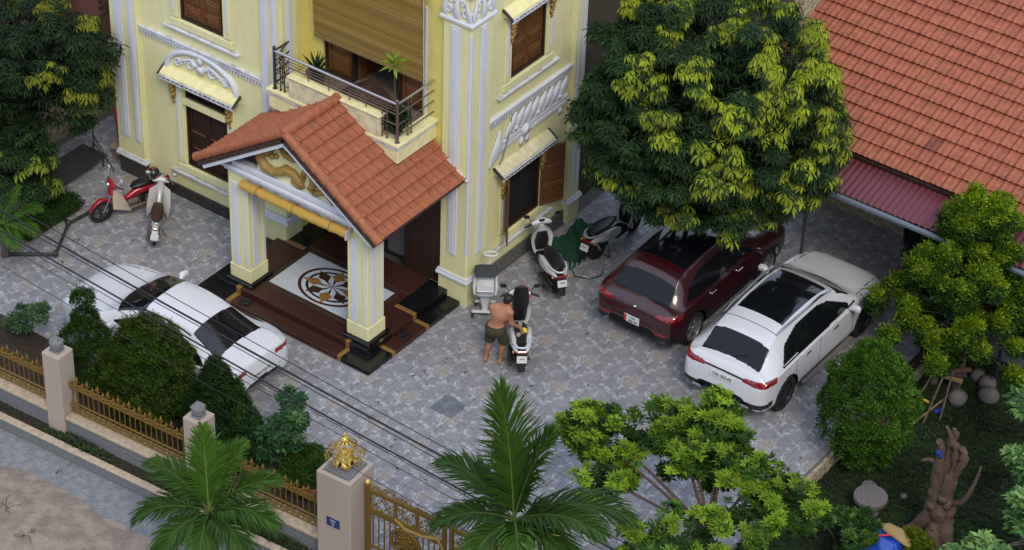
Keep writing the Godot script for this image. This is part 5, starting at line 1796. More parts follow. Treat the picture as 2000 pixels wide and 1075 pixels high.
func bikes() -> void:
	var W := Color(.66, .66, .67)
	scooter("white scooter with its seat raised, the shirtless man beside it", v3(2.06, 0, -2.02), v3(-.62, 0, -.78), {"body": W, "open": true, "p1": "15-B2", "p2": "415.23"})
	scooter("white scooter with long black seat below the open ground floor window", v3(1.18, 0, -4.36), v3(-.80, 0, -.60), {"body": W, "p1": "15-B1", "p2": "337.56"})
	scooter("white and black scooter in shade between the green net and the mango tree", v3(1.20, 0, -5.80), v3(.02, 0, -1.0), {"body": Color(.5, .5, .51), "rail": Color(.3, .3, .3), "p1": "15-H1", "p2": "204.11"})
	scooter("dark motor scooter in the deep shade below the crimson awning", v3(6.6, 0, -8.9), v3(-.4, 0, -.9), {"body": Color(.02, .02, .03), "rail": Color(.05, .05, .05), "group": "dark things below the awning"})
	underbone("red step-through motorbike with a black seat left of the villa", v3(-7.02, 0, -1.56), v3(-.33, 0, .94), -.10, {"body": Color(.36, .008, .02), "shield": Color(.62, .52, .36), "seat": Color(.01, .01, .01), "tail": Color(.02, .02, .02)})
	underbone("cream and white step-through motorbike with brown seat by the villa wall", v3(-6.06, 0, -.60), v3(-.62, 0, -.78), .12, {"body": Color(.55, .54, .50), "shield": Color(.58, .57, .52), "seat": Color(.05, .018, .012), "tail": Color(.6, .6, .6)})
	# helmets
	var h := thing("helmet", "bright pink helmet hung on the handlebar of the man's scooter", "helmet", v3(1.43, .93, -2.93))
	var b := MB.new(); b.col = Color(.75, .05, .35)
	b.lathe(pv([.12, -.06, .135, .0, .12, .07, .08, .11, .0, .13]), 16); b.sweep([[v3(.11, -.03, 0), .09, .01], [v3(.18, -.04, 0), .07, .008]], v3(0, 0, 1), 8)
	obj("shell", b, "gloss", h)
	b = MB.new(); b.lathe(pv([.0, -.02, .11, -.03, .12, -.06]), 14)
	obj("lining", b, "rubber", h)
	h = thing("helmet", "black and dark red helmet on the mirror of the cream motorbike", "helmet", v3(-6.72, 1.02, -1.36))
	b = MB.new(); b.col = Color(.012, .012, .014)
	b.lathe(pv([.11, -.09, .135, .0, .12, .08, .08, .12, .0, .14]), 16)
	obj("shell", b, "gloss", h)
	b = MB.new(); b.col = Color(.25, .01, .02)
	b.sweep([[v3(.12, -.03, 0), .06, .02], [v3(.09, .08, 0), .06, .02], [v3(0, .14, 0), .05, .015], [v3(-.1, .08, 0), .05, .015]], v3(0, 0, 1), 8)
	obj("stripe", b, "gloss", h)

# ---- the man: one skin from tapered capsules joined by a smooth minimum, meshed with surface nets ----
func skin(bones: Array, cell: float, k: float, clip = null) -> MB:
	var lo := Vector3.INF; var hi := -Vector3.INF
	for e in bones:
		for i in 2:
			var r: float = e[2 + i] + cell * 3
			lo = lo.min(e[i] - Vector3.ONE * r); hi = hi.max(e[i] + Vector3.ONE * r)
	var n := Vector3i(((hi - lo) / cell).ceil()) + Vector3i.ONE
	var acc := PackedFloat32Array(); acc.resize(n.x * n.y * n.z)
	for e in bones:
		var a: Vector3 = e[0]; var b: Vector3 = e[1]; var ra: float = e[2]; var rb: float = e[3]
		var sq: Vector3 = e[4] if e.size() > 4 else Vector3.ONE
		var m := maxf(ra, rb) * maxf(sq.x, maxf(sq.y, sq.z)) + 5.0 / k
		var l := Vector3i((((a.min(b) - Vector3.ONE * m) - lo) / cell).floor()).clamp(Vector3i.ZERO, n - Vector3i.ONE)
		var h := Vector3i((((a.max(b) + Vector3.ONE * m) - lo) / cell).ceil()).clamp(Vector3i.ZERO, n - Vector3i.ONE)
		var ab := (b - a) / sq
		var ll := maxf(ab.length_squared(), 1e-9)
		for z in range(l.z, h.z + 1):
			for y in range(l.y, h.y + 1):
				for x in range(l.x, h.x + 1):
					var p := (lo + Vector3(x, y, z) * cell - a) / sq
					var t := clampf(p.dot(ab) / ll, 0, 1)
					var d := (p - ab * t).length() - lerpf(ra, rb, t)
					if d < 5.0 / k: acc[x + n.x * (y + n.y * z)] += exp(-k * d)
	var f := PackedFloat32Array(); f.resize(acc.size())
	for i in acc.size(): f[i] = -log(maxf(acc[i], 1e-6)) / k
	if clip != null:
		for z in n.z:
			for y in n.y:
				for x in n.x:
					var i := x + n.x * (y + n.y * z)
					if f[i] < .1: f[i] = maxf(f[i], clip.call(lo + Vector3(x, y, z) * cell))
	var out := MB.new()
	var id := {}
	var vs := PackedVector3Array(); var ns := PackedVector3Array()
	var cor := [Vector3i(0, 0, 0), Vector3i(1, 0, 0), Vector3i(0, 1, 0), Vector3i(1, 1, 0), Vector3i(0, 0, 1), Vector3i(1, 0, 1), Vector3i(0, 1, 1), Vector3i(1, 1, 1)]
	var edg := [0, 1, 2, 3, 4, 5, 6, 7, 0, 2, 1, 3, 4, 6, 5, 7, 0, 4, 1, 5, 2, 6, 3, 7]
	var st := [1, n.x, n.x * n.y]
	for z in n.z - 1:
		for y in n.y - 1:
			for x in n.x - 1:
				var i := x + n.x * (y + n.y * z)
				var v0 := f[i]
				var s0 := v0 < 0
				if s0 == (f[i + 1] < 0) and s0 == (f[i + n.x] < 0) and s0 == (f[i + st[2]] < 0) and s0 == (f[i + 1 + n.x] < 0) and s0 == (f[i + 1 + st[2]] < 0) and s0 == (f[i + n.x + st[2]] < 0) and s0 == (f[i + 1 + n.x + st[2]] < 0): continue
				var val := []
				for c in cor: val.append(f[i + c.x + n.x * (c.y + n.y * c.z)])
				var sum := Vector3.ZERO; var cnt := 0
				for q in range(0, 24, 2):
					var va: float = val[edg[q]]; var vb: float = val[edg[q + 1]]
					if (va < 0) != (vb < 0):
						sum += Vector3(cor[edg[q]]).lerp(Vector3(cor[edg[q + 1]]), va / (va - vb)); cnt += 1
				id[i] = vs.size()
				vs.append(lo + (Vector3(x, y, z) + sum / cnt) * cell)
				ns.append(v3(val[1] + val[3] + val[5] + val[7] - val[0] - val[2] - val[4] - val[6], val[2] + val[3] + val[6] + val[7] - val[0] - val[1] - val[4] - val[5], val[4] + val[5] + val[6] + val[7] - val[0] - val[1] - val[2] - val[3]).normalized())
	for i in id:
		for a in 3:
			var u: int = st[(a + 1) % 3]; var w: int = st[(a + 2) % 3]
			var j: int = i + st[a]
			if j >= f.size() or (f[i] < 0) == (f[j] < 0): continue
			if not (id.has(i - u) and id.has(i - w) and id.has(i - u - w)): continue
			var q := [id[i], id[i - u], id[i - u - w], id[i - w]]
			if f[i] >= 0: q.reverse()
			out.tri(vs[q[0]], vs[q[1]], vs[q[2]], ns[q[0]], ns[q[1]], ns[q[2]])
			out.tri(vs[q[0]], vs[q[2]], vs[q[3]], ns[q[0]], ns[q[2]], ns[q[3]])
	return out

func man() -> void:
	mat("skin", .36, .165, .085, .55, {"amp": .06, "size": .5, "local": true})
	mat("hair", .012, .009, .008, .6)
	var o := thing("person", "barefoot person in olive shorts, shirtless, bending over the open scooter seat", "person")
	var F := v3(-.28, 0, -.96).normalized(); var Rv := F.cross(Vector3.UP)
	var hip := v3(1.66, .90, -1.75)
	var ches := v3(1.70, 1.19, -1.80); var neck := v3(1.745, 1.375, -1.865); var hd := v3(1.80, 1.485, -1.93)
	var sl := v3(1.56, 1.335, -1.755); var sr := v3(1.90, 1.305, -1.855)
	var er := v3(1.90, 1.03, -1.90); var wr := v3(1.985, .86, -2.07)
	var el := v3(1.56, 1.06, -1.86); var wl := v3(1.72, .90, -2.02)
	var kl := v3(1.50, .48, -1.79); var al := v3(1.45, .09, -1.74); var kr := v3(1.735, .48, -1.90); var ar := v3(1.71, .09, -1.85)
	var bones := [
		[hip + v3(0, .02, 0) - Rv * .05, hip + v3(0, .02, 0) + Rv * .05, .115, .115], [hip + v3(0, .08, 0), ches, .118, .135], [ches - Rv * .05, ches + Rv * .05, .12, .12],
		[ches + v3(0, .08, 0) + F * .02 - Rv * .08, ches + v3(0, .08, 0) + F * .02 + Rv * .08, .095, .095], [ches + v3(0, .05, 0), neck, .10, .058], [neck - Rv * .10, neck + Rv * .10, .045, .045], [neck, hd, .055, .055],
		[sl.lerp(neck, .3), sl, .06, .06], [sr.lerp(neck, .3), sr, .06, .06], [sl, el, .052, .042], [el, wl, .041, .028], [sr, er, .052, .042], [er, wr, .041, .028],
		[hip - Rv * .09, kl, .088, .056], [hip + Rv * .09, kr, .088, .056], [kl, al, .052, .036], [kr, ar, .052, .036], [kl.lerp(al, .3) - F * .015, kl.lerp(al, .5) - F * .01, .05, .042], [kr.lerp(ar, .3) - F * .015, kr.lerp(ar, .5) - F * .01, .05, .042],
		[al + v3(0, -.05, 0) - F * .03, al + v3(0, -.065, 0) + F * .16, .036, .024], [ar + v3(0, -.05, 0) - F * .03, ar + v3(0, -.065, 0) + F * .16, .036, .024],
		[hip - F * .07 - Rv * .06, hip - F * .06 - Rv * .06 + v3(0, -.05, 0), .085, .08], [hip - F * .07 + Rv * .06, hip - F * .06 + Rv * .06 + v3(0, -.05, 0), .085, .08],
	]
	var mb := skin(bones, .015, 45.0)
	# head: bent down and turned to the right
	var hf := (F * .75 + Rv * .35 + v3(0, -.75, 0)).normalized()
	var hr := hf.cross(v3(0, 1, 0)).normalized(); var hu := hr.cross(hf)
	var H := [[hd + hf * .0 + hu * .03, hd - hf * .025 + hu * .04, .078, .082], [hd - hu * .04 + hf * .03, hd - hu * .075 + hf * .045, .058, .04], [hd + hf * .075 - hu * .0, hd + hf * .098 - hu * .03, .012, .017], [hd + hf * .06 - hu * .062 - hr * .018, hd + hf * .06 - hu * .062 + hr * .018, .014, .014], [hd + hf * .055 + hu * .03 - hr * .035, hd + hf * .055 + hu * .03 + hr * .035, .022, .022],
		[hd + hr * .075, hd + hr * .085 - hf * .01 - hu * .03, .014, .012], [hd - hr * .075, hd - hr * .085 - hf * .01 - hu * .03, .014, .012], [hd - hu * .06 - hf * .02, neck, .055, .055]]
	var hm := skin(H, .008, 90.0)
	mb.v.append_array(hm.v); mb.n.append_array(hm.n); mb.c.append_array(hm.c); mb.t.append_array(hm.t)
	# hands
	for g in 2:
		var w: Vector3 = [wr, wl][g]; var e: Vector3 = [er, el][g]
		var d := ((w - e).normalized() + v3(0, -.25, 0)).normalized()
		var out := (d.cross(v3(0, 1, 0))).normalized() * (1.0 if g == 0 else -1.0)
		var pn := out.cross(d) * (1.0 if g == 0 else -1.0)    # back of the hand
		if pn.y < 0: pn = -pn
		var hb := [[w, w + d * .05, .026, .032], [w + d * .04 - out * .022, w + d * .085 - out * .026, .016, .014], [w + d * .04 + out * .022, w + d * .085 + out * .026, .016, .014]]
		for i in 4:
			var base := w + d * (.088 - .004 * absf(i - 1.5)) + out * (.03 - .02 * i)
			var ln: float = [.034, .04, .038, .028][i]
			var p1 := base + d * ln; var p2 := p1 + (d * .6 - pn * .8).normalized() * ln * .8; var p3 := p2 + (d * .1 - pn).normalized() * ln * .6
			hb.append([base, p1, .0098, .009]); hb.append([p1, p2, .009, .0082]); hb.append([p2, p3, .0082, .0075])
		var t0 := w + d * .025 - out * .028
		var t1 := t0 + (d * .7 - out * .6 - pn * .3).normalized() * .045; var t2 := t1 + (d - pn * .5).normalized() * .03
		hb.append([t0, t1, .014, .011]); hb.append([t1, t2, .011, .009])
		var hh := skin(hb, .0055, 260.0)
		mb.v.append_array(hh.v); mb.n.append_array(hh.n); mb.c.append_array(hh.c); mb.t.append_array(hh.t)
	# toes
	for q in [[al, -1.0], [ar, 1.0]]:
		for i in 5:
			var p: Vector3 = q[0] + v3(0, -.073, 0) + F * (.172 - .008 * i) + Rv * q[1] * (-.03 + .016 * i)
			mb.ball(p, v3(.012, .011, .012) * (1.35 if i == 0 else 1.0), 6)
	obj("body", mb, "skin", o)
	var eye := MB.new()
	eye.col = Color(.6, .58, .55)
	for s in [-1.0, 1.0]: eye.ball(hd + hf * .073 + hu * .008 + hr * s * .03, v3(.009, .009, .009), 6)
	obj("eyes", eye, "gloss", o)
	var hair := skin([[hd + hu * .045 + hf * .02, hd - hf * .04 + hu * .045, .082, .088], [hd - hf * .05 - hu * .01, hd - hf * .055 + hu * .03, .07, .08]], .009, 80.0, func(p: Vector3) -> float: return (p - hd).dot(hf * .8 - hu * .6) - .035)
	obj("hair", hair, "hair", o)
	var sh := MB.new(); sh = skin([[hip + v3(0, .05, 0) - Rv * .06, hip + v3(0, .05, 0) + Rv * .06, .128, .128], [hip - F * .065 - Rv * .06 - v3(0, .03, 0), hip - F * .065 + Rv * .06 - v3(0, .03, 0), .128, .128], [hip + F * .02 - Rv * .06, hip + F * .02 + Rv * .06, .12, .12], [hip - Rv * .09, kl.lerp(hip, .12) - Rv * .015, .112, .104], [hip + Rv * .09, kr.lerp(hip, .12) + Rv * .02, .112, .104]], .012, 70.0, func(p: Vector3) -> float: return maxf(p.y - .985, .50 - p.y))
	var olive := mat("olive", .045, .038, .02, .95, {"amp": .25, "size": .25, "local": true})
	obj("shorts", sh, olive, o)
	var cl := thing("cleaning_cloth", "yellow cleaning cloth under the man's right hand", "cloth", wr + v3(.05, -.055, -.07))
	var b := MB.new(); b.col = Color(.75, .55, .03)
	b.ball(v3(0, 0, 0), v3(.075, .022, .05), 10); b.ball(v3(.05, -.01, .03), v3(.04, .018, .05), 8); b.ball(v3(-.04, -.012, -.03), v3(.05, .015, .03), 8)
	obj("cloth", b, "cloth", cl)

func leaf(b: MB, o: Vector3, d: Vector3, up: Vector3, l: float, w: float, bend: float) -> void:   # a folded blade: four triangles
	var s := d.cross(up).normalized() * w
	var m := o + d * l * .5 + up * bend * l * .5
	var t := o + d * l + up * bend * l * .1
	var mid := m - up * w * .35
	b.flat(o, mid, m - s); b.flat(o, m + s, mid)
	b.flat(m - s, mid, t); b.flat(mid, m + s, t)

func tuft(kind: String, sd: int) -> ArrayMesh:
	var b := MB.new()
	var r := RandomNumberGenerator.new(); r.seed = sd
	match kind:
		"mango":   # a whorl of long leaves that droop
			for i in 13:
				var a := TAU * i / 13 + r.randf_range(-.25, .25)
				var el := r.randf_range(-1.25, .2)
				var d := v3(cos(a) * cos(el), sin(el), sin(a) * cos(el))
				b.col = Color.WHITE * r.randf_range(.75, 1.2)
				leaf(b, d * .015, d, (v3(0, 1, 0) - d * d.y).normalized(), r.randf_range(.13, .21), r.randf_range(.014, .021), r.randf_range(-.05, .25))
		"droop":   # young mango leaves hanging limp
			for i in 11:
				var a := TAU * i / 11 + r.randf_range(-.3, .3)
				var d := v3(cos(a) * .55, r.randf_range(-1.0, -.35), sin(a) * .55).normalized()
				b.col = Color.WHITE * r.randf_range(.8, 1.2)
				leaf(b, v3(cos(a), .3, sin(a)) * .03, d, v3(cos(a), .4, sin(a)).normalized(), r.randf_range(.15, .22), r.randf_range(.017, .025), r.randf_range(.05, .3))
		"rosette":   # glossy blades standing up round a twig's end
			for i in 12:
				var a := TAU * i * .382 + r.randf_range(-.2, .2)
				var el := r.randf_range(-.1, .9)
				var d := v3(cos(a) * cos(el), sin(el), sin(a) * cos(el))
				b.col = Color.WHITE * r.randf_range(.7, 1.25)
				leaf(b, d * .01, d, (v3(0, 1, 0) - d * d.y).normalized(), r.randf_range(.09, .15), r.randf_range(.017, .026), r.randf_range(-.1, .25))
		"spray":   # upright little shoot of narrow leaves
			for i in 14:
				var a := TAU * i * .382
				var h := i / 14.0
				var d := v3(cos(a), .55 + h, sin(a)).normalized()
				b.col = Color.WHITE * (r.randf_range(.7, 1.0) + h * .35)
				leaf(b, v3(0, h * .16, 0), d, (v3(0, 1, 0) - d * d.y).normalized(), r.randf_range(.06, .09), .009, .1)
		"fine":   # tiny leaves of a clipped bush
			for i in 16:
				var d := v3(r.randf_range(-1, 1), r.randf_range(-.3, 1), r.randf_range(-1, 1)).normalized()
				b.col = Color.WHITE * r.randf_range(.65, 1.3)
				leaf(b, d * r.randf_range(.0, .05), d, d.cross(v3(r.randf(), r.randf(), .3)).normalized(), r.randf_range(.035, .055), .012, .1)
		"broad":   # large soft leaves
			for i in 7:
				var a := TAU * i / 7 + r.randf_range(-.3, .3)
				var el := r.randf_range(-.3, .6)
				var d := v3(cos(a) * cos(el), sin(el), sin(a) * cos(el))
				b.col = Color.WHITE * r.randf_range(.8, 1.2)
				leaf(b, d * .03, d, (v3(0, 1, 0) - d * d.y).normalized(), r.randf_range(.14, .22), r.randf_range(.035, .05), r.randf_range(-.1, .3))
	return b.mesh()

var tufts := {}
func tf(kind: String) -> Array:
	if not tufts.has(kind): tufts[kind] = [tuft(kind, 1), tuft(kind, 2), tuft(kind, 3)]
	return tufts[kind]

# one crown part: [[mesh kind, transforms, colours]] -> MultiMesh per mesh variant
func crown(o: Node3D, kind: String, tr: Array, co: Array, nm := "foliage") -> void:
	var k := tf(kind)
	for j in 3:
		var idx := []
		for i in tr.size():
			if i % 3 == j: idx.append(i)
		if idx.is_empty(): continue
		var mm := MultiMesh.new()
		mm.transform_format = MultiMesh.TRANSFORM_3D; mm.use_colors = true
		mm.mesh = k[j]; mm.instance_count = idx.size()
		for i in idx.size():
			mm.set_instance_transform(i, tr[idx[i]]); mm.set_instance_color(i, co[idx[i]])
		var n := MultiMeshInstance3D.new()
		n.multimesh = mm; n.material_override = mats["leaf"]; n.name = nm
		o.add_child(n, true); stuff(n)

func rnd_dir() -> Vector3:
	var z := R(-1, 1); var a := R(0, TAU); var r := sqrt(1 - z * z)
	return v3(r * cos(a), z, r * sin(a))

func limb(o: Node3D, pts: PackedVector3Array, r0: float, r1: float, nm := "limb", m := "bark") -> void:
	var b := MB.new()
	var P := PackedVector3Array(); var rr := []
	var n := pts.size()
	for i in (n - 1) * 4 + 1:
		var t := i / 4.0
		var k := mini(int(t), n - 2)
		var p := pts[k].cubic_interpolate(pts[k + 1], pts[maxi(k - 1, 0)], pts[mini(k + 2, n - 1)], t - k)
		P.append(p + v3(R(-1, 1), 0, R(-1, 1)) * r0 * .12); rr.append(lerpf(r0, r1, t / (n - 1)) * R(.9, 1.1))
	b.tube(P, rr, 9)
	obj(nm, b, m, o)

# clumps of tufts over an ellipsoid, gaps between them, dark leaves inside
func clumpy(o: Node3D, c: Vector3, rad: Vector3, n_cl: int, cl_r: float, per: int, kind_in: String, kind_out: String, dark: Color, mid: Color, young: Color, young_of: Callable, fill: int, sc := 1.0, low := -.55) -> void:
	var ti := []; var ci := []; var to := []; var co := []
	for i in n_cl:
		var d := rnd_dir()
		while d.y < low: d = rnd_dir()
		var rr := R(.78, 1.04)
		var p := c + d * rad * rr
		var y: float = young_of.call(d)
		var r := cl_r * R(.65, 1.25)
		var is_young := rng.randf() < y
		var hue := R(.8, 1.2)
		for j in per:
			var e := rnd_dir()
			if e.dot(d) < -.3 and e.y < .2: e = -e
			var q := p + e * r * v3(1, .75, 1) * pow(rng.randf(), .4)
			var nrm := (e + v3(0, .5, 0)).normalized()
			var bs := Basis(Quaternion(Vector3.UP, nrm.lerp(Vector3.UP, .55).normalized())) * Basis(Vector3.UP, R(0, TAU))
			var k := R(.75, 1.25)
			if is_young and e.y > -.15 and rng.randf() < .8:
				to.append(Transform3D(bs.scaled(Vector3.ONE * sc * R(.8, 1.1)), q))
				var cc := young * k * hue
				co.append(Color(cc.r, cc.g * R(.92, 1.05), cc.b))
			else:
				ti.append(Transform3D(bs.scaled(Vector3.ONE * sc * R(.8, 1.2)), q))
				ci.append((mid if rng.randf() < .35 else dark) * k)
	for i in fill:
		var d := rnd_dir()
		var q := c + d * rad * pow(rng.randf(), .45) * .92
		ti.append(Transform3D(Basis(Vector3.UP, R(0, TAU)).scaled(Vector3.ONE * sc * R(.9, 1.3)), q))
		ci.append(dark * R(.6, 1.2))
	crown(o, kind_in, ti, ci)
	if to.size(): crown(o, kind_out, to, co, "young_leaves")

func palm(label: String, base: Vector3, h: float, fr: Array, L: float, sd: int) -> void:
	var o := thing("areca_palm", label, "palm", base, 0, "palms on the street side")
	rng.seed = sd
	limb(o, PackedVector3Array([v3(0, -.3, 0), v3(.03, h * .5, .02), v3(0, h, 0)]), .11, .075, "trunk")
	var cs := MB.new(); cs.col = Color(.04, .075, .015)
	cs.tube(pv3([0, h - .25, 0, 0, h + .1, 0, 0, h + .28, 0]), [.085, .07, .04], 8)
	obj("crownshaft", cs, "plastic", o)
	for f in fr:   # [azimuth, lift 0..1, length factor, tone]
		var az: float = f[0]; var up: float = f[1]; var l: float = L * f[2]
		var d := v3(cos(az), 0, -sin(az))
		var P := []
		var p := v3(0, h + .3, 0); var el: float = lerpf(-.1, 1.45, up)
		var n := 26
		for i in n + 1:
			P.append(p)
			p += (d * cos(el) + v3(0, sin(el), 0)) * l / n
			el -= lerpf(.075, .012, up) * (.4 + 1.2 * i / n)
		var b := MB.new()
		var g: float = f[3]
		b.col = Color(.10, .15, .03) * g
		var pk := PackedVector3Array(P); var rr := []
		for i in n + 1: rr.append(lerpf(.022, .004, i / float(n)))
		b.tube(pk, rr, 5)
		var side := d.cross(Vector3.UP)
		for i in range(3, n + 1):
			var t := i / float(n)
			var tang: Vector3 = (P[mini(i + 1, n)] - P[i - 1]).normalized()
			var nup := side.cross(tang).normalized()
			if nup.y < 0: nup = -nup
			var ll := l * .46 * (sin(PI * clampf(t * .82 + .12, 0, 1)) * .85 + .15) * R(.88, 1.08)
			for s in [-1.0, 1.0]:
				for q in 3:
					var ang := lerpf(.85, .28, t) + R(-.06, .06)
					var dir: Vector3 = (tang * cos(ang) + side * s * sin(ang) + nup * R(.02, .30) - v3(0, .10, 0)).normalized()
					var o0: Vector3 = P[i] - tang * q * l / n * .33
					var k := R(.7, 1.25) * g
					b.col = Color(.030 * k + .012 * t, .075 * k + .02 * t, .010)
					var w := .019
					var sv: Vector3 = dir.cross(nup).normalized() * w
					var m: Vector3 = o0 + dir * ll * .5 + v3(0, .02, 0)
					var tip: Vector3 = o0 + dir * ll - v3(0, ll * R(.12, .30), 0)
					b.quad(o0 - sv * .6, o0 + sv * .6, m + sv, m - sv)
					b.flat(m - sv, m + sv, tip)
		obj("frond", b, "leaf", o)

func trees() -> void:
	var dk := Color(.014, .034, .010); var md := Color(.026, .062, .014)
	rng.seed = 21
	# the big mango tree over the parked cars
	var o := thing("mango_tree", "big mango tree with bright young leaves over the dark red car", "tree", v3(1.9, 0, -8.4))
	var C := v3(1.55, 4.25, 2.35)
	limb(o, pv3([0, -.3, 0, .05, 1.2, .2, .2, 2.2, .6]), .24, .17, "trunk")
	for e in [[1.2, 3.6, 2.2], [-.6, 3.8, 2.0], [1.9, 4.4, .9], [.6, 4.8, 3.3], [2.8, 4.0, 2.6]]:
		limb(o, PackedVector3Array([v3(.2, 2.1, .6), v3(e[0] * .5 + .1, 2.9, e[2] * .5 + .4), v3(e[0], e[1], e[2])]), .12, .04)
	var yo := func(d: Vector3) -> float: return clampf(.62 + .75 * (d.x * .80 - d.z * .45) + .1 * d.y, .10, .92)
	clumpy(o, C + v3(0, .15, 0), v3(2.4, 2.3, 2.5), 235, .30, 22, "mango", "droop", dk, md, Color(.24, .30, .020), yo, 1900, 1.0, -.75)
	for e in [[.8, -1.2, 1.0], [.05, -1.05, 1.4], [1.6, -.9, -.3], [1.2, -1.1, .2], [1.85, -.3, -1.0], [-.65, -1.0, 1.3], [-1.7, -.3, 1.2], [-1.5, .5, 1.0], [-1.9, 1.3, .2], [-1.2, 1.9, -.2]]:
		clumpy(o, C + v3(e[0], e[1], e[2]), v3(.5, .42, .5), 11, .32, 26, "mango", "droop", dk, md, Color(.26, .29, .02), func(d: Vector3) -> float: return .62 if e[0] > 0 else .2, 40, 1.0, -.8)
	clumpy(o, C + v3(.2, -.2, .2), v3(2.0, 1.6, 2.0), 40, .45, 26, "mango", "droop", dk, md, Color(.10, .15, .02), func(d: Vector3) -> float: return .1, 0, 1.0, -.8)
	# pale fruit on long stalks on the house side
	for i in 13:
		var p := v3(-1.95 + R(0, 1.0), 3.0 + R(-.35, .5), .9 + R(0, 1.6))
		var b := MB.new(); b.col = Color(.5, .42, .30)
		b.ball(p, v3(.03, .045, .03), 8)
		obj("fruit", b, "plastic", o)
		b = MB.new(); b.col = Color(.10, .07, .03)
		b.rod(p, p + v3(R(-.05, .05), R(.25, .5), 0), .005, 4)
		obj("fruit_stalk", b, "plastic", o)
	# the dark tree at the left edge
	rng.seed = 31
	o = thing("mango_tree", "dark mango tree with a few yellow shoots at the left edge", "tree", v3(-9.6, 0, -.9))
	limb(o, pv3([0, -.3, 0, .1, 1.0, 0, .0, 2.0, .1]), .17, .12, "trunk")
	for e in [[.9, 3.0, .3], [-.8, 3.0, .6], [.2, 3.2, -.9]]: limb(o, PackedVector3Array([v3(0, 1.8, .1), v3(e[0] * .5, 2.4, e[2] * .5), v3(e[0], e[1], e[2])]), .08, .03)
	clumpy(o, v3(.2, 3.0, .35), v3(1.75, 1.35, 1.75), 62, .38, 26, "mango", "droop", dk * .8, md * .7, Color(.17, .19, .014), func(d: Vector3) -> float: return clampf(.34 - d.x * .25 + d.y * .15, 0.02, .6), 900, 1.0, -.9)
	clumpy(o, v3(.55, 1.25, 1.35), v3(1.15, .8, .9), 24, .34, 24, "mango", "droop", dk * .9, md, Color(.15, .2, .02), func(d: Vector3) -> float: return .22, 160, .95, -.8)
	# glossy broadleaf tree in front
	rng.seed = 41
	o = thing("broadleaf_tree", "glossy light green broadleaf tree in the lower middle, behind the palms", "tree", v3(8.45, -.35, 1.3))
	limb(o, pv3([0, -.2, 0, -.05, 1.2, 0, -.2, 2.0, -.1]), .13, .09, "trunk")
	var lobes := [[-2.25, 2.75, -.25, .62, .5], [-1.55, 2.9, -.95, .55, .45], [-1.0, 2.65, -.75, .62, .5], [-2.0, 2.4, .35, .5, .42], [-.55, 2.95, -.95, .55, .5], [.15, 2.7, -.85, .62, .5], [.55, 2.5, -.1, .66, .55], [-.1, 2.3, .75, .7, .55], [-.35, 2.45, 1.35, .6, .5], [.55, 2.2, 1.3, .66, .5], [.95, 2.7, -.75, .5, .42], [-2.75, 2.9, .0, .36, .4], [-.9, 3.15, -1.35, .32, .45]]
	for e in lobes:
		limb(o, PackedVector3Array([v3(-.2, 1.9, -.1), v3(e[0] * .5, lerpf(1.9, e[1], .6), e[2] * .5), v3(e[0], e[1], e[2])]), .04, .014, "limb", "root")
		clumpy(o, v3(e[0], e[1], e[2]), v3(e[3], e[4], e[3]) * .92, 15, .17, 14, "rosette", "rosette", Color(.026, .066, .008), Color(.065, .145, .012), Color(.15, .25, .014), func(d: Vector3) -> float: return clampf(.5 + d.y * .5, .08, .9), 36, 1.0, -.7)
	# upright tree with lime tips at the right
	rng.seed = 51
	o = thing("podocarpus_tree", "upright feathery green tree with lime shoots, propped up in the garden at right", "tree", v3(8.75, -.35, -7.1))
	limb(o, pv3([0, -.2, 0, .02, 1.2, 0, .0, 2.2, .02, .05, 4.2, 0]), .12, .03, "trunk")
	var ti := []; var ci := []
	for i in 150:
		var hh := R(.02, 1.0); var a := R(0, TAU)
		var rr := lerpf(1.62, .35, pow(hh, 1.5)) * R(.35, 1.05)
		if rng.randf() < .2: rr *= 1.15
		var p := v3(cos(a) * rr, .95 + hh * 3.35, sin(a) * rr)
		limb(o, PackedVector3Array([v3(0, p.y - .35, 0), p * v3(.5, 1, .5) - v3(0, .1, 0), p]), .022, .008)
		var top := R(.3, .75)
		for j in 64:
			var e := rnd_dir()
			var q := p + e * v3(.21, top * .42, .21) * pow(rng.randf(), .35)
			ti.append(Transform3D(Basis(Quaternion(Vector3.UP, (e + v3(0, .9, 0)).normalized())).scaled(Vector3.ONE * R(1.3, 1.9)), q))
			var k := R(.7, 1.3)
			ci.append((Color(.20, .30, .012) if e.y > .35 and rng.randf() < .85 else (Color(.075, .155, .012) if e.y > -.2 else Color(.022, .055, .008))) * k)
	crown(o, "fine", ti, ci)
	for e in [[-.35, .95, 1.2], [.25, 1.0, 1.1], [.05, .8, 1.4]]:
		var b := MB.new(); b.rod(v3(0, 1.6, 0), v3(e[0], -.02, e[2]), .022, 6)
		obj("prop", b, "bark", o)
	# clipped shrubs inside the fence
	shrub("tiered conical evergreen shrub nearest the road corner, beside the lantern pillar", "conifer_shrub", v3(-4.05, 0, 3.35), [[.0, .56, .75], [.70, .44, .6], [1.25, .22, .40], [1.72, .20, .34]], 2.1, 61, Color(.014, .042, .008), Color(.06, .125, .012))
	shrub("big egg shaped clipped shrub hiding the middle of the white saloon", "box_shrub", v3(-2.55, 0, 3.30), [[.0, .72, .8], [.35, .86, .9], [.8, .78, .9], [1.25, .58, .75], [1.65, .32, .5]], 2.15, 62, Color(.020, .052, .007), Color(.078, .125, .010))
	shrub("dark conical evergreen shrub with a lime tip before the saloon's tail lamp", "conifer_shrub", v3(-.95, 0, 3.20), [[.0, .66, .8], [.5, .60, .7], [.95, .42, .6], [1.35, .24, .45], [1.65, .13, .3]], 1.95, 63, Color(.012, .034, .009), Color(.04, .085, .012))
	o = thing("leafy_shrub", "loose blue green leafy shrub right of the conical shrubs", "shrub", v3(.42, 0, 3.05))
	rng.seed = 64
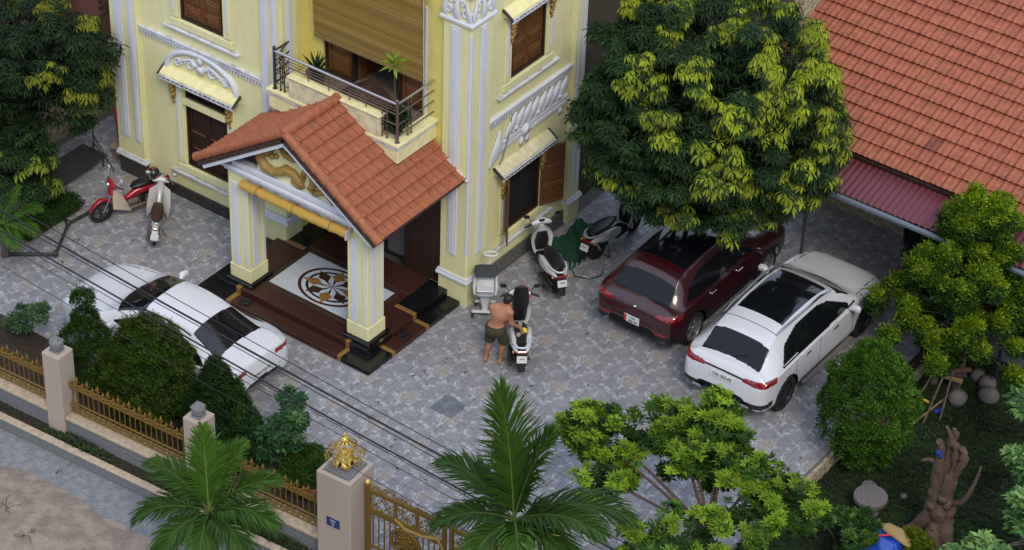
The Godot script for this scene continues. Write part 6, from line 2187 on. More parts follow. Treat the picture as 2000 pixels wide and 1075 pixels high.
	for i in 9:
		var a := R(0, TAU); var rr := R(.1, .42)
		var p := v3(cos(a) * rr, R(.55, 1.35), sin(a) * rr)
		limb(o, PackedVector3Array([v3(0, -.05, 0), p * v3(.4, .6, .4), p]), .018, .006)
		clumpy(o, p, v3(.2, .2, .2), 6, .11, 12, "broad", "broad", Color(.02, .065, .022), Color(.04, .10, .035), Color(.07, .14, .04), func(d: Vector3) -> float: return .25, 14, .62, -1)
	shrub("low bright green mound of a shrub at the foot of the tall gate pillar", "mound_shrub", v3(1.05, 0, 3.05), [[.0, .48, .5], [.2, .46, .45], [.42, .3, .3]], .62, 65, Color(.025, .07, .008), Color(.07, .145, .014))
	shrub("mid green bushy shrub squeezed between the dark cone and the loose shrub", "mound_shrub", v3(-.18, 0, 3.3), [[.0, .40, .5], [.4, .38, .5], [.8, .24, .4]], 1.05, 67, Color(.018, .055, .012), Color(.045, .10, .02))
	o = thing("leafy_shrub", "small thin shrub at the left end of the bed", "shrub", v3(-5.85, 0, 3.1))
	rng.seed = 66
	for i in 6:
		var p := v3(R(-.3, .3), R(.3, .62), R(-.3, .3))
		limb(o, PackedVector3Array([v3(0, -.05, 0), p * v3(.4, .6, .4), p]), .012, .005)
		clumpy(o, p, v3(.14, .1, .14), 4, .09, 9, "broad", "broad", Color(.03, .07, .025), Color(.05, .10, .04), Color(.08, .13, .05), func(d: Vector3) -> float: return .3, 0, .5, -1)
	# round feathery bush in the garden
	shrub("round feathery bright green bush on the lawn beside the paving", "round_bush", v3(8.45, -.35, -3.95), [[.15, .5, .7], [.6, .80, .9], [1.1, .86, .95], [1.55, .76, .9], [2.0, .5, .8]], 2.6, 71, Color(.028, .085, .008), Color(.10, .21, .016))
	# big soft leaves entering at the right edge
	o = thing("broadleaf_shrub", "pale green large leaved branches reaching in at the right edge", "shrub", v3(12.9, -.35, -4.2))
	rng.seed = 72
	for e in [[-1.9, 1.95, -1.15], [-1.75, 2.2, -.75], [-1.35, 1.75, .15], [-1.3, 1.5, -.05], [-.7, 1.85, 1.35], [-.55, 1.6, 1.5], [-1.0, 1.2, 2.2], [-.6, 1.4, 2.6], [-1.4, 1.1, 2.7]]:
		limb(o, PackedVector3Array([v3(0, 0, 0), v3(e[0] * .4, e[1] * .8, e[2] * .4), v3(e[0], e[1], e[2])]), .03, .01)
		clumpy(o, v3(e[0], e[1], e[2]), v3(.28, .16, .28), 7, .16, 5, "broad", "broad", Color(.05, .12, .03), Color(.09, .19, .045), Color(.16, .27, .07), func(d: Vector3) -> float: return .45, 0, 1.0, -.6)
	o = thing("garden_shrub", "loose green shrub left of the blue tarpaulin", "shrub", v3(9.45, -.35, -1.55))
	for i in 8:
		var p := v3(R(-.4, .45), R(.4, 1.0), R(-.4, .4))
		limb(o, PackedVector3Array([v3(0, -.05, 0), p * v3(.4, .6, .4), p]), .015, .006)
		clumpy(o, p, v3(.2, .16, .2), 6, .12, 10, "rosette", "rosette", Color(.02, .06, .01), Color(.05, .12, .02), Color(.09, .17, .02), func(d: Vector3) -> float: return .3, 10, .8, -1)
	shrub("small round yellow green bush beside the blue tarpaulin", "mound_shrub", v3(10.5, -.35, -2.15), [[.0, .34, .4], [.25, .36, .4], [.45, .22, .3]], .62, 73, Color(.06, .10, .006), Color(.16, .21, .010))
	o = thing("garden_shrub", "leafy plants along the bottom right corner", "shrub", v3(11.4, -.35, -1.6))
	for i in 14:
		var p := v3(R(-.9, 1.3), R(.2, .75), R(-.4, .6))
		limb(o, PackedVector3Array([v3(p.x * .6, -.05, p.z * .6), p * v3(.8, .6, .8), p]), .012, .005)
		clumpy(o, p, v3(.2, .12, .2), 5, .12, 5, "broad", "broad", Color(.03, .09, .02), Color(.06, .15, .03), Color(.11, .22, .05), func(d: Vector3) -> float: return .4, 0, .9, -.6)
	# palms
	palm("areca palm with pale green fronds in front of the lantern pillar", v3(1.75, -.25, 6.35), 1.95, [[2.4, .98, 1.05, 1.25], [1.2, .86, .95, 1.1], [1.9, .92, .8, 1.4], [3.2, .55, .95, .8], [3.9, .35, .9, .7], [4.6, .25, .85, .8], [5.3, .3, .9, .9], [.1, .5, 1.0, .9], [.7, .62, .95, 1.0], [5.9, .4, 1.0, .75], [2.8, .3, .8, .7]], 1.42, 81)
	palm("large dark green areca palm before the golden gate", v3(7.55, -.25, 5.85), 4.65, [[2.75, 1.0, 1.6, .9], [1.0, .95, 1.2, .85], [2.4, .78, .95, .75], [3.1, .5, 1.1, .65], [3.9, .38, .9, .6], [4.7, .3, .9, .85], [5.4, .45, .95, 1.05], [.1, .52, 1.15, .75], [.55, .45, 1.3, .65], [6.1, .36, 1.0, .7]], 1.38, 82)
	palm("small palm whose frond tips rise at the bottom edge below the gate pillar", v3(4.75, -.25, 5.9), .55, [[1.6, .95, .9, 1.0], [2.4, .8, .8, .9], [.9, .8, .8, 1.1], [3.6, .5, .8, .8], [5.2, .4, .8, .9], [.2, .5, .8, .9]], 1.0, 83)
	palm("young palm fronds entering at the left edge over the paving", v3(-8.1, 0, 1.55), .45, [[.1, .45, .9, 1.2], [.6, .6, .9, 1.1], [5.8, .4, .9, 1.2], [1.5, .8, .8, .9], [3.0, .5, .8, .8], [4.5, .5, .8, .8]], 1.0, 84)

func shrub(label: String, nm: String, at: Vector3, tiers: Array, h: float, sd: int, dark: Color, light: Color) -> void:
	rng.seed = sd
	var o := thing(nm, label, "shrub", at)
	limb(o, PackedVector3Array([v3(0, -.05, 0), v3(.02, h * .5, 0), v3(0, h * .85, 0)]), .05, .015, "stem")
	var ti := []; var ci := []
	for t in tiers:   # [height, radius, thickness]
		var n := int(620 * t[1] * t[1] + 480 * t[1])
		for i in n:
			var d := rnd_dir()
			if d.y < -.2: d.y = -d.y * .4
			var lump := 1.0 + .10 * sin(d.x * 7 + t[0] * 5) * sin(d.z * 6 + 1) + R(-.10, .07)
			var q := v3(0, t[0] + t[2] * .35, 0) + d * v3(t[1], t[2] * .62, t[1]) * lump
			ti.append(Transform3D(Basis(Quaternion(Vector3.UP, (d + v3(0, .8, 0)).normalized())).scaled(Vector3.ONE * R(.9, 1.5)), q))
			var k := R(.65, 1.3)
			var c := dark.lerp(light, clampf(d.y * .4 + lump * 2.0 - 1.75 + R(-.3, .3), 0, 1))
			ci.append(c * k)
	crown(o, "fine", ti, ci)

func garden() -> void:
	rng.seed = 91
	# grass
	var n := MultiMeshInstance3D.new()
	var mm := MultiMesh.new()
	mm.transform_format = MultiMesh.TRANSFORM_3D; mm.use_colors = true
	mm.mesh = blade_tuft(9, .07, .006)
	var N := 26000
	mm.instance_count = N
	var f := FastNoiseLite.new(); f.seed = 4; f.frequency = .9
	for i in N:
		var p := v3(R(8.1, 13.8), -.35, R(-8.2, -.6))
		var k := .75 + .6 * f.get_noise_2d(p.x, p.z) + R(-.15, .15)
		mm.set_instance_transform(i, Transform3D(Basis(Vector3.UP, R(0, TAU)).scaled(Vector3.ONE * R(.5, 1.0)), p))
		mm.set_instance_color(i, Color(.019 * k, .046 * k, .005))
	n.multimesh = mm; n.material_override = mats["grass"]; n.name = "lawn_grass"
	add_child(n); stuff(n)
	# driftwood root stump
	var o := thing("root_sculpture", "tall gnarled brown tree root standing on the lawn", "root", v3(10.55, -.35, -2.95))
	var b := MB.new()
	var strands := [[v3(-.42, 0, .25), v3(-.15, .6, .1), v3(-.05, 1.3, .0), v3(.0, 2.1, -.05), v3(.05, 2.62, -.05)], [v3(.38, 0, .2), v3(.18, .6, .05), v3(.12, 1.2, 0), v3(.16, 1.8, -.02), v3(.12, 2.35, 0)], [v3(0, 0, -.35), v3(.0, .7, -.05), v3(-.1, 1.3, .02), v3(-.12, 1.9, .03), v3(-.16, 2.3, .05)], [v3(.1, 0, .42), v3(.06, .5, .15), v3(.05, 1.0, .05), v3(.12, 1.5, .03), v3(.3, 2.05, .0), v3(.25, 2.3, .0)]]
	for s in strands:
		var P := PackedVector3Array(); var rr := []
		for i in 24:
			var t: float = i / 23.0 * (s.size() - 1)
			var k: int = mini(int(t), s.size() - 2)
			P.append(s[k].cubic_interpolate(s[k + 1], s[maxi(k - 1, 0)], s[mini(k + 2, s.size() - 1)], t - k) + v3(R(-1, 1), 0, R(-1, 1)) * .03)
			rr.append(lerpf(.19, .05, i / 23.0) * R(.75, 1.25))
		b.tube(P, rr, 9)
	for i in 26:
		var hgt := pow(rng.randf(), 1.4) * 1.7; var a := R(0, TAU); var r := lerpf(.3, .08, hgt / 1.7)
		b.ball(v3(cos(a) * r, hgt, sin(a) * r), v3(R(.05, .12), R(.06, .16), R(.05, .12)), 7)
	obj("root_mass", b, "root", o)
	for e in [[v3(.2, 1.0, 0), v3(.45, 1.25, .05), v3(.58, 1.7, .0), v3(.62, 2.05, -.05)], [v3(-.1, 1.75, 0), v3(-.28, 1.8, .05), v3(-.42, 1.74, .1)], [v3(.05, 2.3, 0), v3(-.02, 2.5, .0), v3(-.12, 2.62, 0)], [v3(-.3, .2, .2), v3(-.55, .12, .3), v3(-.62, .02, .35)], [v3(.3, .15, .2), v3(.5, .08, .3), v3(.6, .0, .35)]]:
		limb(o, PackedVector3Array(e), .06, .02, "branch", "root")
	var bl := thing("blue_rag", "small blue rag caught on the top of the gnarled root", "rag", v3(10.42, 1.72, -2.86))
	b = MB.new(); b.col = Color(.01, .04, .25); b.ball(v3(0, 0, 0), v3(.07, .06, .05), 8); b.ball(v3(.05, -.05, .02), v3(.04, .05, .03), 7)
	obj("rag", b, "cloth", bl)
	# round stone table
	o = thing("stone_table", "round pale stone table top on the lawn", "table", v3(9.25, -.35, -2.9))
	b = MB.new(); b.lathe(pv([.0, .30, .29, .30, .31, .32, .31, .40, .295, .42, .0, .42]), 30)
	obj("tabletop", b, "stone", o)
	b = MB.new(); b.lathe(pv([.2, 0, .15, .1, .17, .29]), 14)
	obj("pedestal", b, "stone", o)
	o = thing("stone_stool", "small drum shaped stone stool behind the round table", "stool", v3(8.98, -.35, -3.35))
	b = MB.new(); b.lathe(pv([.13, 0, .16, .12, .14, .20, .12, .22, 0, .22]), 16)
	obj("seat", b, "plinth_grey", o)
	# boulders and logs by the propped tree
	for e in [[8.98, -6.72, .19, "rounded grey boulder below the logs at the propped tree"], [9.22, -7.48, .18, "grey boulder farthest back beside the propped tree"], [9.42, -7.15, .20, "grey boulder with a pale chip, right of the propped tree"], [9.55, -3.65, .07, "small dark stone on the lawn right of the round table"], [8.95, -7.6, .15, "dark boulder in shade behind the propped tree"]]:
		b = MB.new()
		b.ball(v3(0, e[2] * .6, 0), v3(e[2] * 1.1, e[2] * .85, e[2]), 12); b.ball(v3(e[2] * .4, e[2] * .5, e[2] * .3), v3(e[2] * .7, e[2] * .6, e[2] * .7), 10)
		var q := obj("boulder", b, "stone", null, T(v3(e[0], -.36, e[1]), e[0] * 3))
		tag(q, e[3], "stone", "stones on the lawn")
	var i := 0
	for e in [["pale sawn log on the stack by the propped tree", Color(.30, .19, .10)], ["dark grey log on top of the stack by the propped tree", Color(.05, .05, .06)], ["reddish log behind the pale log by the propped tree", Color(.16, .07, .04)]]:
		b = MB.new(); b.col = e[1]
		b.rod(v3(-.2, 0, 0), v3(.2, .02, .05), .055, 10)
		tag(obj("log", b, "cloth", null, T(v3(8.72 + i * .04, -.05 + i * .09, -6.95 - i * .05), .25 + i * .3)), e[0], "log", "logs by the propped tree")
		i += 1
	b = MB.new(); b.rod(v3(0, 0, 0), v3(.02, 1.0, .03), .065, 10)
	tag(obj("stone_post", b, "stone", null, T(v3(8.36, -.35, -6.95))), "slim grey stone post beside the propped tree", "post")
	# retaining edge and boards
	var e := thing("retaining_edge", "mossy grey retaining edge between paving and lawn", "wall")
	b = MB.new(); b.ab(v3(8.0, -.7, -8.3), v3(8.09, -.03, -2.6), .01)
	obj("edge_wall", b, "old_wall", e)
	b = MB.new(); b.ab(v3(7.86, -.02, -7.8), v3(8.06, .05, -5.4), .02)
	obj("edge_cap", b, "soil", e)
	b = MB.new(); b.box(v3(0, 0, 0), v3(.05, .55, 1.05), .01)
	tag(obj("leaning_board", b, "brick", null, Transform3D(Basis(Vector3.UP, .12) * Basis(v3(0, 0, 1), .75), v3(8.22, -.16, -5.35))), "reddish brown board leaning on the lawn's retaining edge", "board")
	b = MB.new(); b.col = Color(.55, .38, .05)
	b.tube(pv3([8.22, .02, -6.12, 8.4, .04, -6.06, 8.5, -.03, -6.02, 8.72, -.05, -6.02]), .028, 8)
	tag(obj("yellow_pipe", b, "gloss"), "bent yellow plastic pipe lying by the leaning board", "pipe")
	b = MB.new(); b.col = Color(.20, .15, .06)
	b.rod(v3(8.62, -.3, -5.1), v3(8.86, -.12, -6.35), .022, 7)
	tag(obj("bamboo_pole", b, "cloth"), "straight bamboo pole lying towards the propped tree", "pole")
	b = MB.new(); b.col = Color(.01, .05, .30)
	b.ball(v3(0, .03, 0), v3(.09, .05, .06), 9); b.ball(v3(.06, .05, -.03), v3(.05, .04, .05), 8)
	tag(obj("blue_bag", b, "cloth", null, T(v3(8.83, -.35, -6.18), .6)), "crumpled bright blue bag on the grass", "bag")
	# cart under a blue tarpaulin
	o = thing("hand_cart", "small metal framed cart at the bottom edge under the blue tarpaulin", "cart", v3(10.05, -.35, -1.75))
	b = MB.new()
	for z in [-.22, .22]: b.rod(v3(-.62, .42, z), v3(.45, .42, z), .016, 7)
	for x in [-.6, -.42, .1]: b.rod(v3(x, .42, -.22), v3(x, .42, .22), .014, 6)
	obj("frame", b, "steel", o)
	b = MB.new(); b.box(v3(.1, .36, 0), v3(.8, .08, .5), .02); b.rod(v3(.1, .18, -.3), v3(.1, .18, .3), .015, 6)
	obj("bed", b, "iron", o)
	bike_wheel_small(o, v3(.1, .16, -.3)); bike_wheel_small(o, v3(.1, .16, .3))
	b = MB.new(); b.col = Color(.008, .055, .36)
	var rows := []
	for k in 15:
		var row := PackedVector3Array()
		for j in 13:
			var u := k / 14.0; var w := j / 12.0
			var ex := minf(minf(u, 1 - u), minf(w, 1 - w))
			row.append(v3(-.38 + u * .9, .42 + .28 * smoothstep(0, .28, ex) + .018 * sin(u * 13 + w * 5) + .012 * sin(w * 17), .36 - w * .72))
		rows.append(row)
	b.grid(rows)
	var r2 := rows.map(func(r): return PackedVector3Array(Array(r).map(func(p): return p - v3(0, .012, 0))))
	r2.reverse(); b.grid(r2)
	var tp := obj("blue_tarpaulin", b, "gloss", null, T(v3(10.05, -.35, -1.75)))
	tag(tp, "bright blue tarpaulin over the little cart, tied with a red rope", "tarpaulin")
	b = MB.new(); b.col = Color(.30, .21, .08)
	b.sweep([[v3(-.12, .70, -.26), .02, .03], [v3(.0, .74, -.24), .12, .05], [v3(.25, .74, -.22), .14, .06], [v3(.45, .66, -.2), .10, .04], [v3(.52, .6, -.2), .03, .02]], v3(0, 0, 1), 12)
	tag(obj("straw_mat", b, "cloth", null, T(v3(10.05, -.35, -1.75))), "folded tan mat lying on the blue tarpaulin", "mat")
	b = MB.new(); b.col = Color(.55, .03, .06)
	b.tube(pv3([-.45, .55, .38, -.2, .70, .18, .0, .735, .03, .15, .735, -.12, .2, .76, -.2]), .022, 7)
	tag(obj("red_rope", b, "cloth", null, T(v3(10.05, -.35, -1.75))), "pinkish red rope across the blue tarpaulin", "rope")

func bike_wheel_small(o: Node3D, p: Vector3) -> void:
	var b := MB.new(); b.lathe(pv([.10, -.02, .15, -.025, .16, 0, .15, .025, .10, .02]), 16, p, Basis(v3(1, 0, 0), PI / 2))
	obj("wheel", b, "rubber", o)

func small_things() -> void:
	rng.seed = 95
	# bamboo roller blind in the balcony opening, with slats
	var o := thing("bamboo_blind", "wide tan bamboo roller blind hanging over the balcony door", "blind", v3(-2.27, 4.82, -2.80))
	var sl := MB.new()
	for i in 190:
		var k := R(.6, 1.2) * (1.0 + .22 * sin(i * .21) * sin(i * .05))
		sl.col = Color(.30 * k, .185 * k, .042 * k)
		sl.box(v3(0, .03 + i * .0105, .03 * sin(i * .02)), v3(2.66, .0088, .006))
	var sm := obj("slat_sheet", sl, "cloth", o); stuff(sm)
	var b := MB.new(); b.col = Color(.20, .13, .05)
	b.box(v3(0, .0, .0), v3(2.70, .06, .035), .008); obj("bottom_batten", b, "cloth", o)
	for x in [-.88, .83]:
		b = MB.new(); b.col = Color(.30, .20, .06); b.rod(v3(x, .03, .02), v3(x, 1.95, .05), .006, 5); obj("cord", b, "cloth", o)
	b = MB.new(); b.col = Color(.5, .5, .5); b.rod(v3(1.35, -.02, .03), v3(1.35, 2.0, .06), .012, 5); b.rod(v3(-1.36, .1, .03), v3(-1.36, 2.0, .06), .008, 5); obj("edge_cord", b, "cloth", o)
	# rolled blind under the porch beam
	o = thing("rolled_blind", "rolled up golden tan bamboo blind under the porch gable", "blind", v3(0, 0, -.38))
	b = MB.new()
	b.col = Color(.50, .30, .055)
	var P := PackedVector3Array(); var rr := []
	for i in 30:
		P.append(v3(-3.42 + i * .0893, 2.72 - .02 * sin(i * .11) + .004 * sin(i * 1.7), 0)); rr.append(.095 + .006 * sin(i * 2.3))
	b.tube(P, rr, 12)
	obj("roll", b, "cloth", o)
	for x in [-3.0, -2.1, -1.2]:
		b = MB.new(); b.col = Color(.25, .16, .06)
		var c := PackedVector3Array()
		for i in 13: c.append(v3(x, 2.72 + sin(TAU * i / 12) * .107, cos(TAU * i / 12) * .107))
		b.tube(c, .008, 5, false); obj("tie", b, "cloth", o)
	b = MB.new(); b.col = Color(.5, .45, .38); b.box(v3(-.80, 2.72, 0), v3(.05, .22, .2), .02); obj("end_cap", b, "cloth", o)
	# plants on the balcony
	o = thing("dracaena", "slim potted dracaena with a lime leaf crown on the balcony", "potted plant", v3(-1.12, 4.0, -2.15))
	limb(o, pv3([0, .2, 0, .01, .8, 0, -.02, 1.42, 0]), .016, .012, "stem")
	b = MB.new(); b.col = Color(.10, .05, .03); b.lathe(pv([.09, 0, .13, .25, .12, .26, .0, .24]), 14); obj("pot", b, "plastic", o)
	b = MB.new()
	for i in 17:
		var a := i * 2.4; var el := .95 - i * .085
		var d := v3(cos(a) * cos(el), sin(el), sin(a) * cos(el))
		b.col = Color(.16, .25, .02) * R(.7, 1.3)
		leaf(b, v3(-.02, 1.40 + .06 * sin(el), 0), d, (Vector3.UP - d * d.y).normalized(), R(.24, .33), .036, .25)
	obj("leaves", b, "leaf", o)
	o = thing("agave", "dark spiky potted plant at the left end of the balcony", "potted plant", v3(-3.28, 4.0, -2.45))
	b = MB.new(); b.col = Color(.05, .04, .035); b.lathe(pv([.14, 0, .2, .28, .18, .3, .0, .26]), 14); obj("pot", b, "plastic", o)
	b = MB.new()
	for i in 30:
		var a := i * 2.4; var el := 1.3 - i * .036
		var d := v3(cos(a) * cos(el), sin(el), sin(a) * cos(el))
		b.col = Color(.018, .042, .012) * R(.7, 1.3)
		leaf(b, v3(0, .27, 0), d, (Vector3.UP - d * d.y).normalized(), R(.36, .5), .028, .1)
	obj("leaves", b, "leaf", o)
	o = thing("potted_shrub", "low dark potted shrub behind the balcony's corner post", "potted plant", v3(-1.0, 4.0, -2.05))
	b = MB.new(); b.col = Color(.06, .05, .045); b.lathe(pv([.10, 0, .14, .22, .0, .2]), 12); obj("pot", b, "plastic", o)
	clumpy(o, v3(0, .38, 0), v3(.18, .14, .18), 9, .09, 8, "broad", "broad", Color(.012, .03, .01), Color(.02, .05, .012), Color(.04, .08, .02), func(d: Vector3) -> float: return .1, 10, .6, -1)
	# patio stroller-like baby chair
	o = thing("baby_stroller", "light grey wheeled baby chair with a white push ring by the villa corner", "stroller", v3(.48, 0, -3.0), .62)
	b = MB.new(); b.col = Color(.55, .55, .56)
	b.box(v3(0, .13, .22), v3(.52, .05, .08), .02); b.box(v3(0, .13, -.12), v3(.42, .05, .08), .02); b.box(v3(0, .14, .05), v3(.12, .06, .36), .02)
	b.sweep([[v3(0, .14, .02), .08, .07], [v3(0, .32, .0), .11, .09], [v3(0, .46, .0), .13, .10]], v3(1, 0, 0), 12)
	obj("base", b, "plastic", o)
	for p in [v3(-.24, .06, .24), v3(.24, .06, .24), v3(-.18, .06, -.14), v3(.18, .06, -.14)]:
		b = MB.new(); b.lathe(pv([.0, -.02, .05, -.02, .06, 0, .05, .02, .0, .02]), 12, p, Basis(v3(0, 0, 1), PI / 2)); obj("wheel", b, "rubber", o)
	b = MB.new(); b.col = Color(.50, .50, .52)
	b.sweep([[v3(0, .44, .12), .14, .03], [v3(0, .50, .16), .19, .06], [v3(0, .56, .10), .20, .05], [v3(0, .72, -.10), .19, .05], [v3(0, .86, -.16), .14, .03]], v3(1, 0, 0), 14)
	for g in [-1.0, 1.0]: b.sweep([[v3(g * .2, .52, .2), .03, .06], [v3(g * .22, .64, .1), .035, .06], [v3(g * .2, .78, -.08), .03, .04]], v3(1, 0, 0), 10)
	obj("seat_shell", b, "plastic", o)
	b = MB.new(); b.col = Color(.04, .045, .05)
	b.sweep([[v3(0, .90, .12), .20, .02], [v3(0, .97, .02), .23, .04], [v3(0, .97, -.12), .22, .05], [v3(0, .88, -.22), .18, .03]], v3(1, 0, 0), 14)
	obj("canopy", b, "cloth", o)
	b = MB.new(); b.col = Color(.62, .62, .63); b.box(v3(0, .66, .20), v3(.34, .03, .18), .012); obj("tray", b, "plastic", o)
	b = MB.new(); b.col = Color(.7, .7, .7)
	b.rod(v3(.06, .8, -.22), v3(.08, 1.13, -.30), .015, 7)
	var c2 := PackedVector3Array()
	for i in 19: c2.append(v3(.08 + cos(TAU * i / 18) * .13, 1.15 + sin(TAU * i / 18) * .02, -.30 + sin(TAU * i / 18) * .10))
	b.tube(c2, .018, 8, false); obj("push_ring", b, "plastic", o)
	# green netting and hose beside the scooters
	o = thing("green_net", "dark green netting heaped against the wall between the scooters", "net")
	b = MB.new(); b.col = Color(.006, .055, .022)
	var rows := []
	for i in 22:
		var row := PackedVector3Array()
		for j in 16:
			var u := i / 21.0; var w := j / 15.0
			row.append(v3(.25 + w * .75, .02 + .16 * (1 - w) * (.6 + .4 * sin(u * 9)) + .03 * sin(u * 31 + w * 19), -5.35 - u * 1.25 + .06 * sin(w * 11)))
		rows.append(row)
	for r in rows: r.reverse()
	b.grid(rows); obj("mesh_sheet", b, "cloth", o)
	for k in 4:
		b = MB.new(); b.col = Color(.006, .06, .025)
		b.tube(pv3([.55 + k * .1, .05, -5.4 - k * .15, .85 + k * .05, .03, -5.2 - k * .1, 1.0 + k * .02, .02, -5.0 - k * .12]), .02, 6); obj("loose_fold", b, "cloth", o)
	b = MB.new(); b.col = Color(.005, .05, .025)
	b.tube(pv3([.8, .02, -5.6, 1.0, .02, -5.35, 1.05, .02, -5.15, 1.22, .02, -5.0, 1.5, .02, -5.1, 1.62, .02, -5.35, 1.55, .02, -5.55]), .014, 7)
	tag(obj("garden_hose", b, "gloss"), "dark green garden hose curling out on the paving by the netting", "hose")
	# slippers on the steps
	for e in [[-3.25, .105, -.16, "dark pair of slippers on the lower front step by the inlay", .4], [-.16, .105, -1.25, "dark blue pair of slippers on the right hand step", 1.2]]:
		o = thing("slippers", e[3], "slippers", v3(e[0], e[1], e[2]), e[4], "slippers left on the porch steps")
		for g in [-1.0, 1.0]:
			b = MB.new(); b.col = Color(.008, .008, .014)
			b.sweep([[v3(-.12, .012, g * .06), .025, .008], [v3(-.06, .014, g * .06), .036, .012], [v3(.06, .014, g * .06), .044, .012], [v3(.13, .012, g * .06), .025, .008]], v3(0, 0, 1), 10)
			b.sweep([[v3(.0, .03, g * .06), .045, .012], [v3(.06, .04, g * .06), .045, .014], [v3(.11, .03, g * .06), .03, .01]], v3(0, 0, 1), 10)
			obj("slipper", b, "plastic", o)
	# left edge: a red plastic chair with a crate, a drying rack, a hedge patch and low pipes
	o = thing("red_chair", "red plastic chair behind the villa's left corner", "chair", v3(-9.0, 0, -2.98), .5)
	b = MB.new(); b.col = Color(.45, .008, .035)
	b.box(v3(0, .44, 0), v3(.42, .04, .42), .015); obj("seat", b, "gloss", o)
	b = MB.new(); b.col = Color(.45, .008, .035); b.sweep([[v3(-.18, .46, 0), .18, .015], [v3(-.22, .66, 0), .2, .02], [v3(-.27, .86, 0), .19, .015]], v3(0, 0, 1), 12); obj("backrest", b, "gloss", o)
	for q in [[-.17, -.17], [.17, -.17], [-.17, .17], [.17, .17]]:
		b = MB.new(); b.col = Color(.40, .008, .03); b.rod(v3(q[0], .44, q[1]), v3(q[0] * 1.15, 0, q[1] * 1.15), .02, 7); obj("leg", b, "gloss", o)
	o = thing("cardboard_box", "worn cardboard box by the red chair", "box", v3(-8.72, .0, -2.55), .3)
	b = MB.new(); b.col = Color(.22, .16, .12); b.box(v3(0, .16, 0), v3(.42, .32, .32), .01); obj("carton", b, "cloth", o)
	b = MB.new(); b.col = Color(.26, .19, .14); b.box(v3(.02, .33, .2), v3(.42, .012, .16), .004, Basis(v3(1, 0, 0), .5)); obj("flap", b, "cloth", o)
	o = thing("drying_rack", "thin dark metal clothes rack left of the villa corner", "rack", v3(-9.0, 0, -1.95), .3)
	for e in [[v3(0, 0, 0), v3(0, 1.9, 0)], [v3(0, 1.45, 0), v3(-.3, 1.75, 0)], [v3(0, 1.5, 0), v3(.45, 1.75, 0)], [v3(0, .5, 0), v3(.5, 0, .1)], [v3(0, .5, 0), v3(-.2, 0, .3)], [v3(.0, .7, 0), v3(.6, .12, .3)]]:
		b = MB.new(); b.rod(e[0], e[1], .014, 6); obj("tube", b, "iron", o)
	o = thing("dark_sheet", "dark grey ribbed metal sheet lying in front of the boundary wall", "sheet", v3(-9.05, .25, -1.1), .02)
	b = MB.new()
	for i in 9: b.box(v3(-.32 + i * .08, .0, 0), v3(.076, .02 + .01 * (i % 2), 1.9), .004)
	obj("sheet", b, "iron", o)
	for q in [[-.3, -.85], [.3, -.85], [-.3, .85], [.3, .85]]:
		b = MB.new(); b.rod(v3(q[0], 0, q[1]), v3(q[0], -.25, q[1]), .02, 6); obj("leg", b, "iron", o)
	var hd := MB.new(); hd.ab(v3(-.22, 0, -.75), v3(.22, .26, .75), .05)
	o = thing("low_hedge", "low clipped strip of green hedge at the left edge of the paving", "hedge", v3(-8.22, 0, .25))
	obj("core", hd, "lawn", o)
	var tr := []; var co := []
	for i in 900:
		var p := v3(R(-.25, .25), R(.1, .31), R(-.8, .8))
		tr.append(Transform3D(Basis(Vector3.UP, R(0, TAU)).scaled(Vector3.ONE * R(.8, 1.2)), p)); co.append(Color(.022, .055, .008) * R(.6, 1.4))
	crown(o, "fine", tr, co)
	o = thing("pipe_frame", "low dark pipe frame on the paving beside the hedge", "frame")
	for e in [[v3(-7.75, .06, -.95), v3(-7.82, .06, .05)], [v3(-7.82, .06, .05), v3(-7.27, .06, .97)], [v3(-7.27, .06, .97), v3(-8.0, .06, 1.55)], [v3(-8.15, .06, -.1), v3(-7.82, .06, .05)]]:
		b = MB.new(); b.rod(e[0], e[1], .035, 8); obj("pipe", b, "iron", o)
	for p in [v3(-7.82, .08, .05), v3(-7.27, .08, .97)]:
		b = MB.new(); b.ball(p, v3(.065, .075, .065), 8); obj("joint", b, "iron", o)
	# white bag in the bed, clay pot at the pillar foot
	b = MB.new(); b.col = Color(.5, .52, .52)
	b.ball(v3(0, .12, 0), v3(.2, .14, .15), 10); b.ball(v3(.1, .18, .05), v3(.1, .12, .1), 8)
	tag(obj("white_sack", b, "cloth", null, T(v3(-.05, 0, 3.0))), "white plastic sack in the planting bed beside the shrubs", "sack")
	o = thing("clay_pot", "orange clay pot beside the tall gate pillar", "pot", v3(1.42, .03, 3.35))
	b = MB.new(); b.lathe(pv([.10, 0, .16, .2, .18, .3, .15, .31, .13, .25, 0, .24]), 16); obj("pot", b, "tile", o)
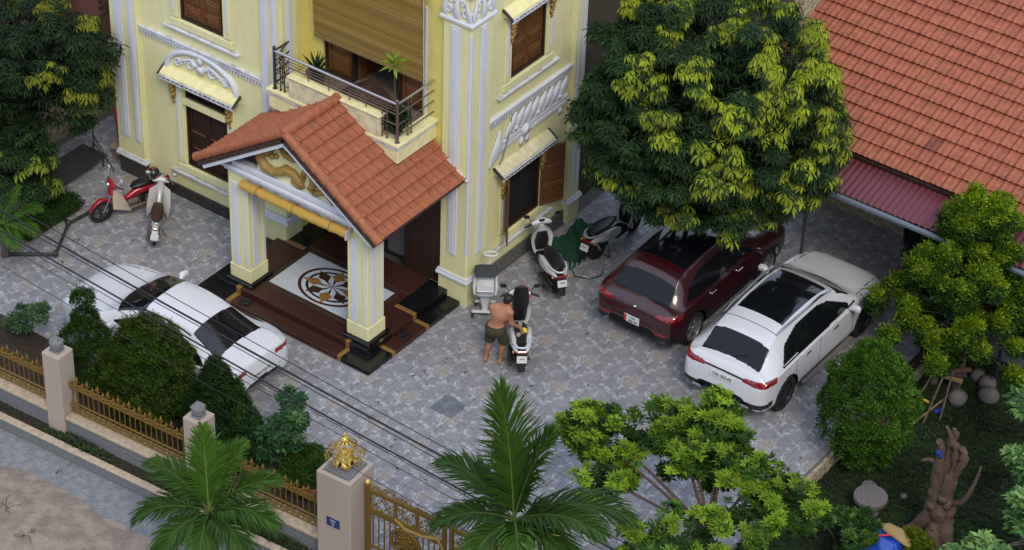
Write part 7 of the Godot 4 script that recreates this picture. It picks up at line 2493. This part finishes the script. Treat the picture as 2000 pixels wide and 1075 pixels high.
	# cable on the side wall
	b = MB.new(); b.tube(pv3([-.0, 3.62, -4.35, .0, 3.4, -4.33, .0, 3.1, -4.22, .01, 2.8, -4.08, .02, 2.72, -3.98]), .011, 5)
	obj("wall_cable", b, "gutter", house)
	# fallen leaves and dry sprigs on the street
	for k in 3:
		o = thing("dry_sprig", ["dry brown sprig on the street, leftmost", "dry brown sprig on the street, lower of the two by the edge", "tiny dark leaf on the grey road shoulder"][k], "leaf litter", [v3(-2.9, -.205, 6.7), v3(-2.05, -.205, 7.0), v3(-2.85, -.225, 5.35)][k], k * 1.3)
		b = MB.new(); b.col = Color(.07, .05, .035)
		for i in [16, 11, 4][k]:
			var a := R(0, TAU); var d := v3(cos(a), 0, sin(a))
			var s0 := d * R(0, .12)
			var e2 := s0 + v3(cos(a + R(-1, 1)), .15, sin(a + R(-1, 1))) * R(.06, .16)
			b.rod(s0 + v3(0, .006, 0), e2, .004, 4)
			if i % 2: leaf(b, e2, d, Vector3.UP, R(.04, .08), .012, .2)
		obj("twigs", b, "leaf", o)
	# leaf litter blown over the paving
	var lf := MB.new(); leaf(lf, v3(-.05, 0, 0), v3(1, 0, 0), v3(0, 1, 0), .11, .018, .12)
	var ln := MultiMeshInstance3D.new()
	var lm := MultiMesh.new()
	lm.transform_format = MultiMesh.TRANSFORM_3D; lm.use_colors = true; lm.mesh = lf.mesh(); lm.instance_count = 150
	for i in 150:
		var p := v3(R(.4, 7.8), .012, R(-9.5, 2.8)) if i < 105 else v3(R(-9.2, -4.6), .012, R(-1.9, 2.6))
		if i % 3 == 0: p.z = R(-9.5, -5.0)
		lm.set_instance_transform(i, Transform3D(Basis(Vector3.UP, R(0, TAU)).scaled(Vector3.ONE * R(.5, 1.1)), p))
		lm.set_instance_color(i, [Color(.10, .06, .025), Color(.16, .11, .03), Color(.06, .04, .02), Color(.08, .09, .02)][i % 4])
	ln.multimesh = lm; ln.material_override = mats["leaf"]; ln.name = "fallen_leaves"
	add_child(ln); stuff(ln)
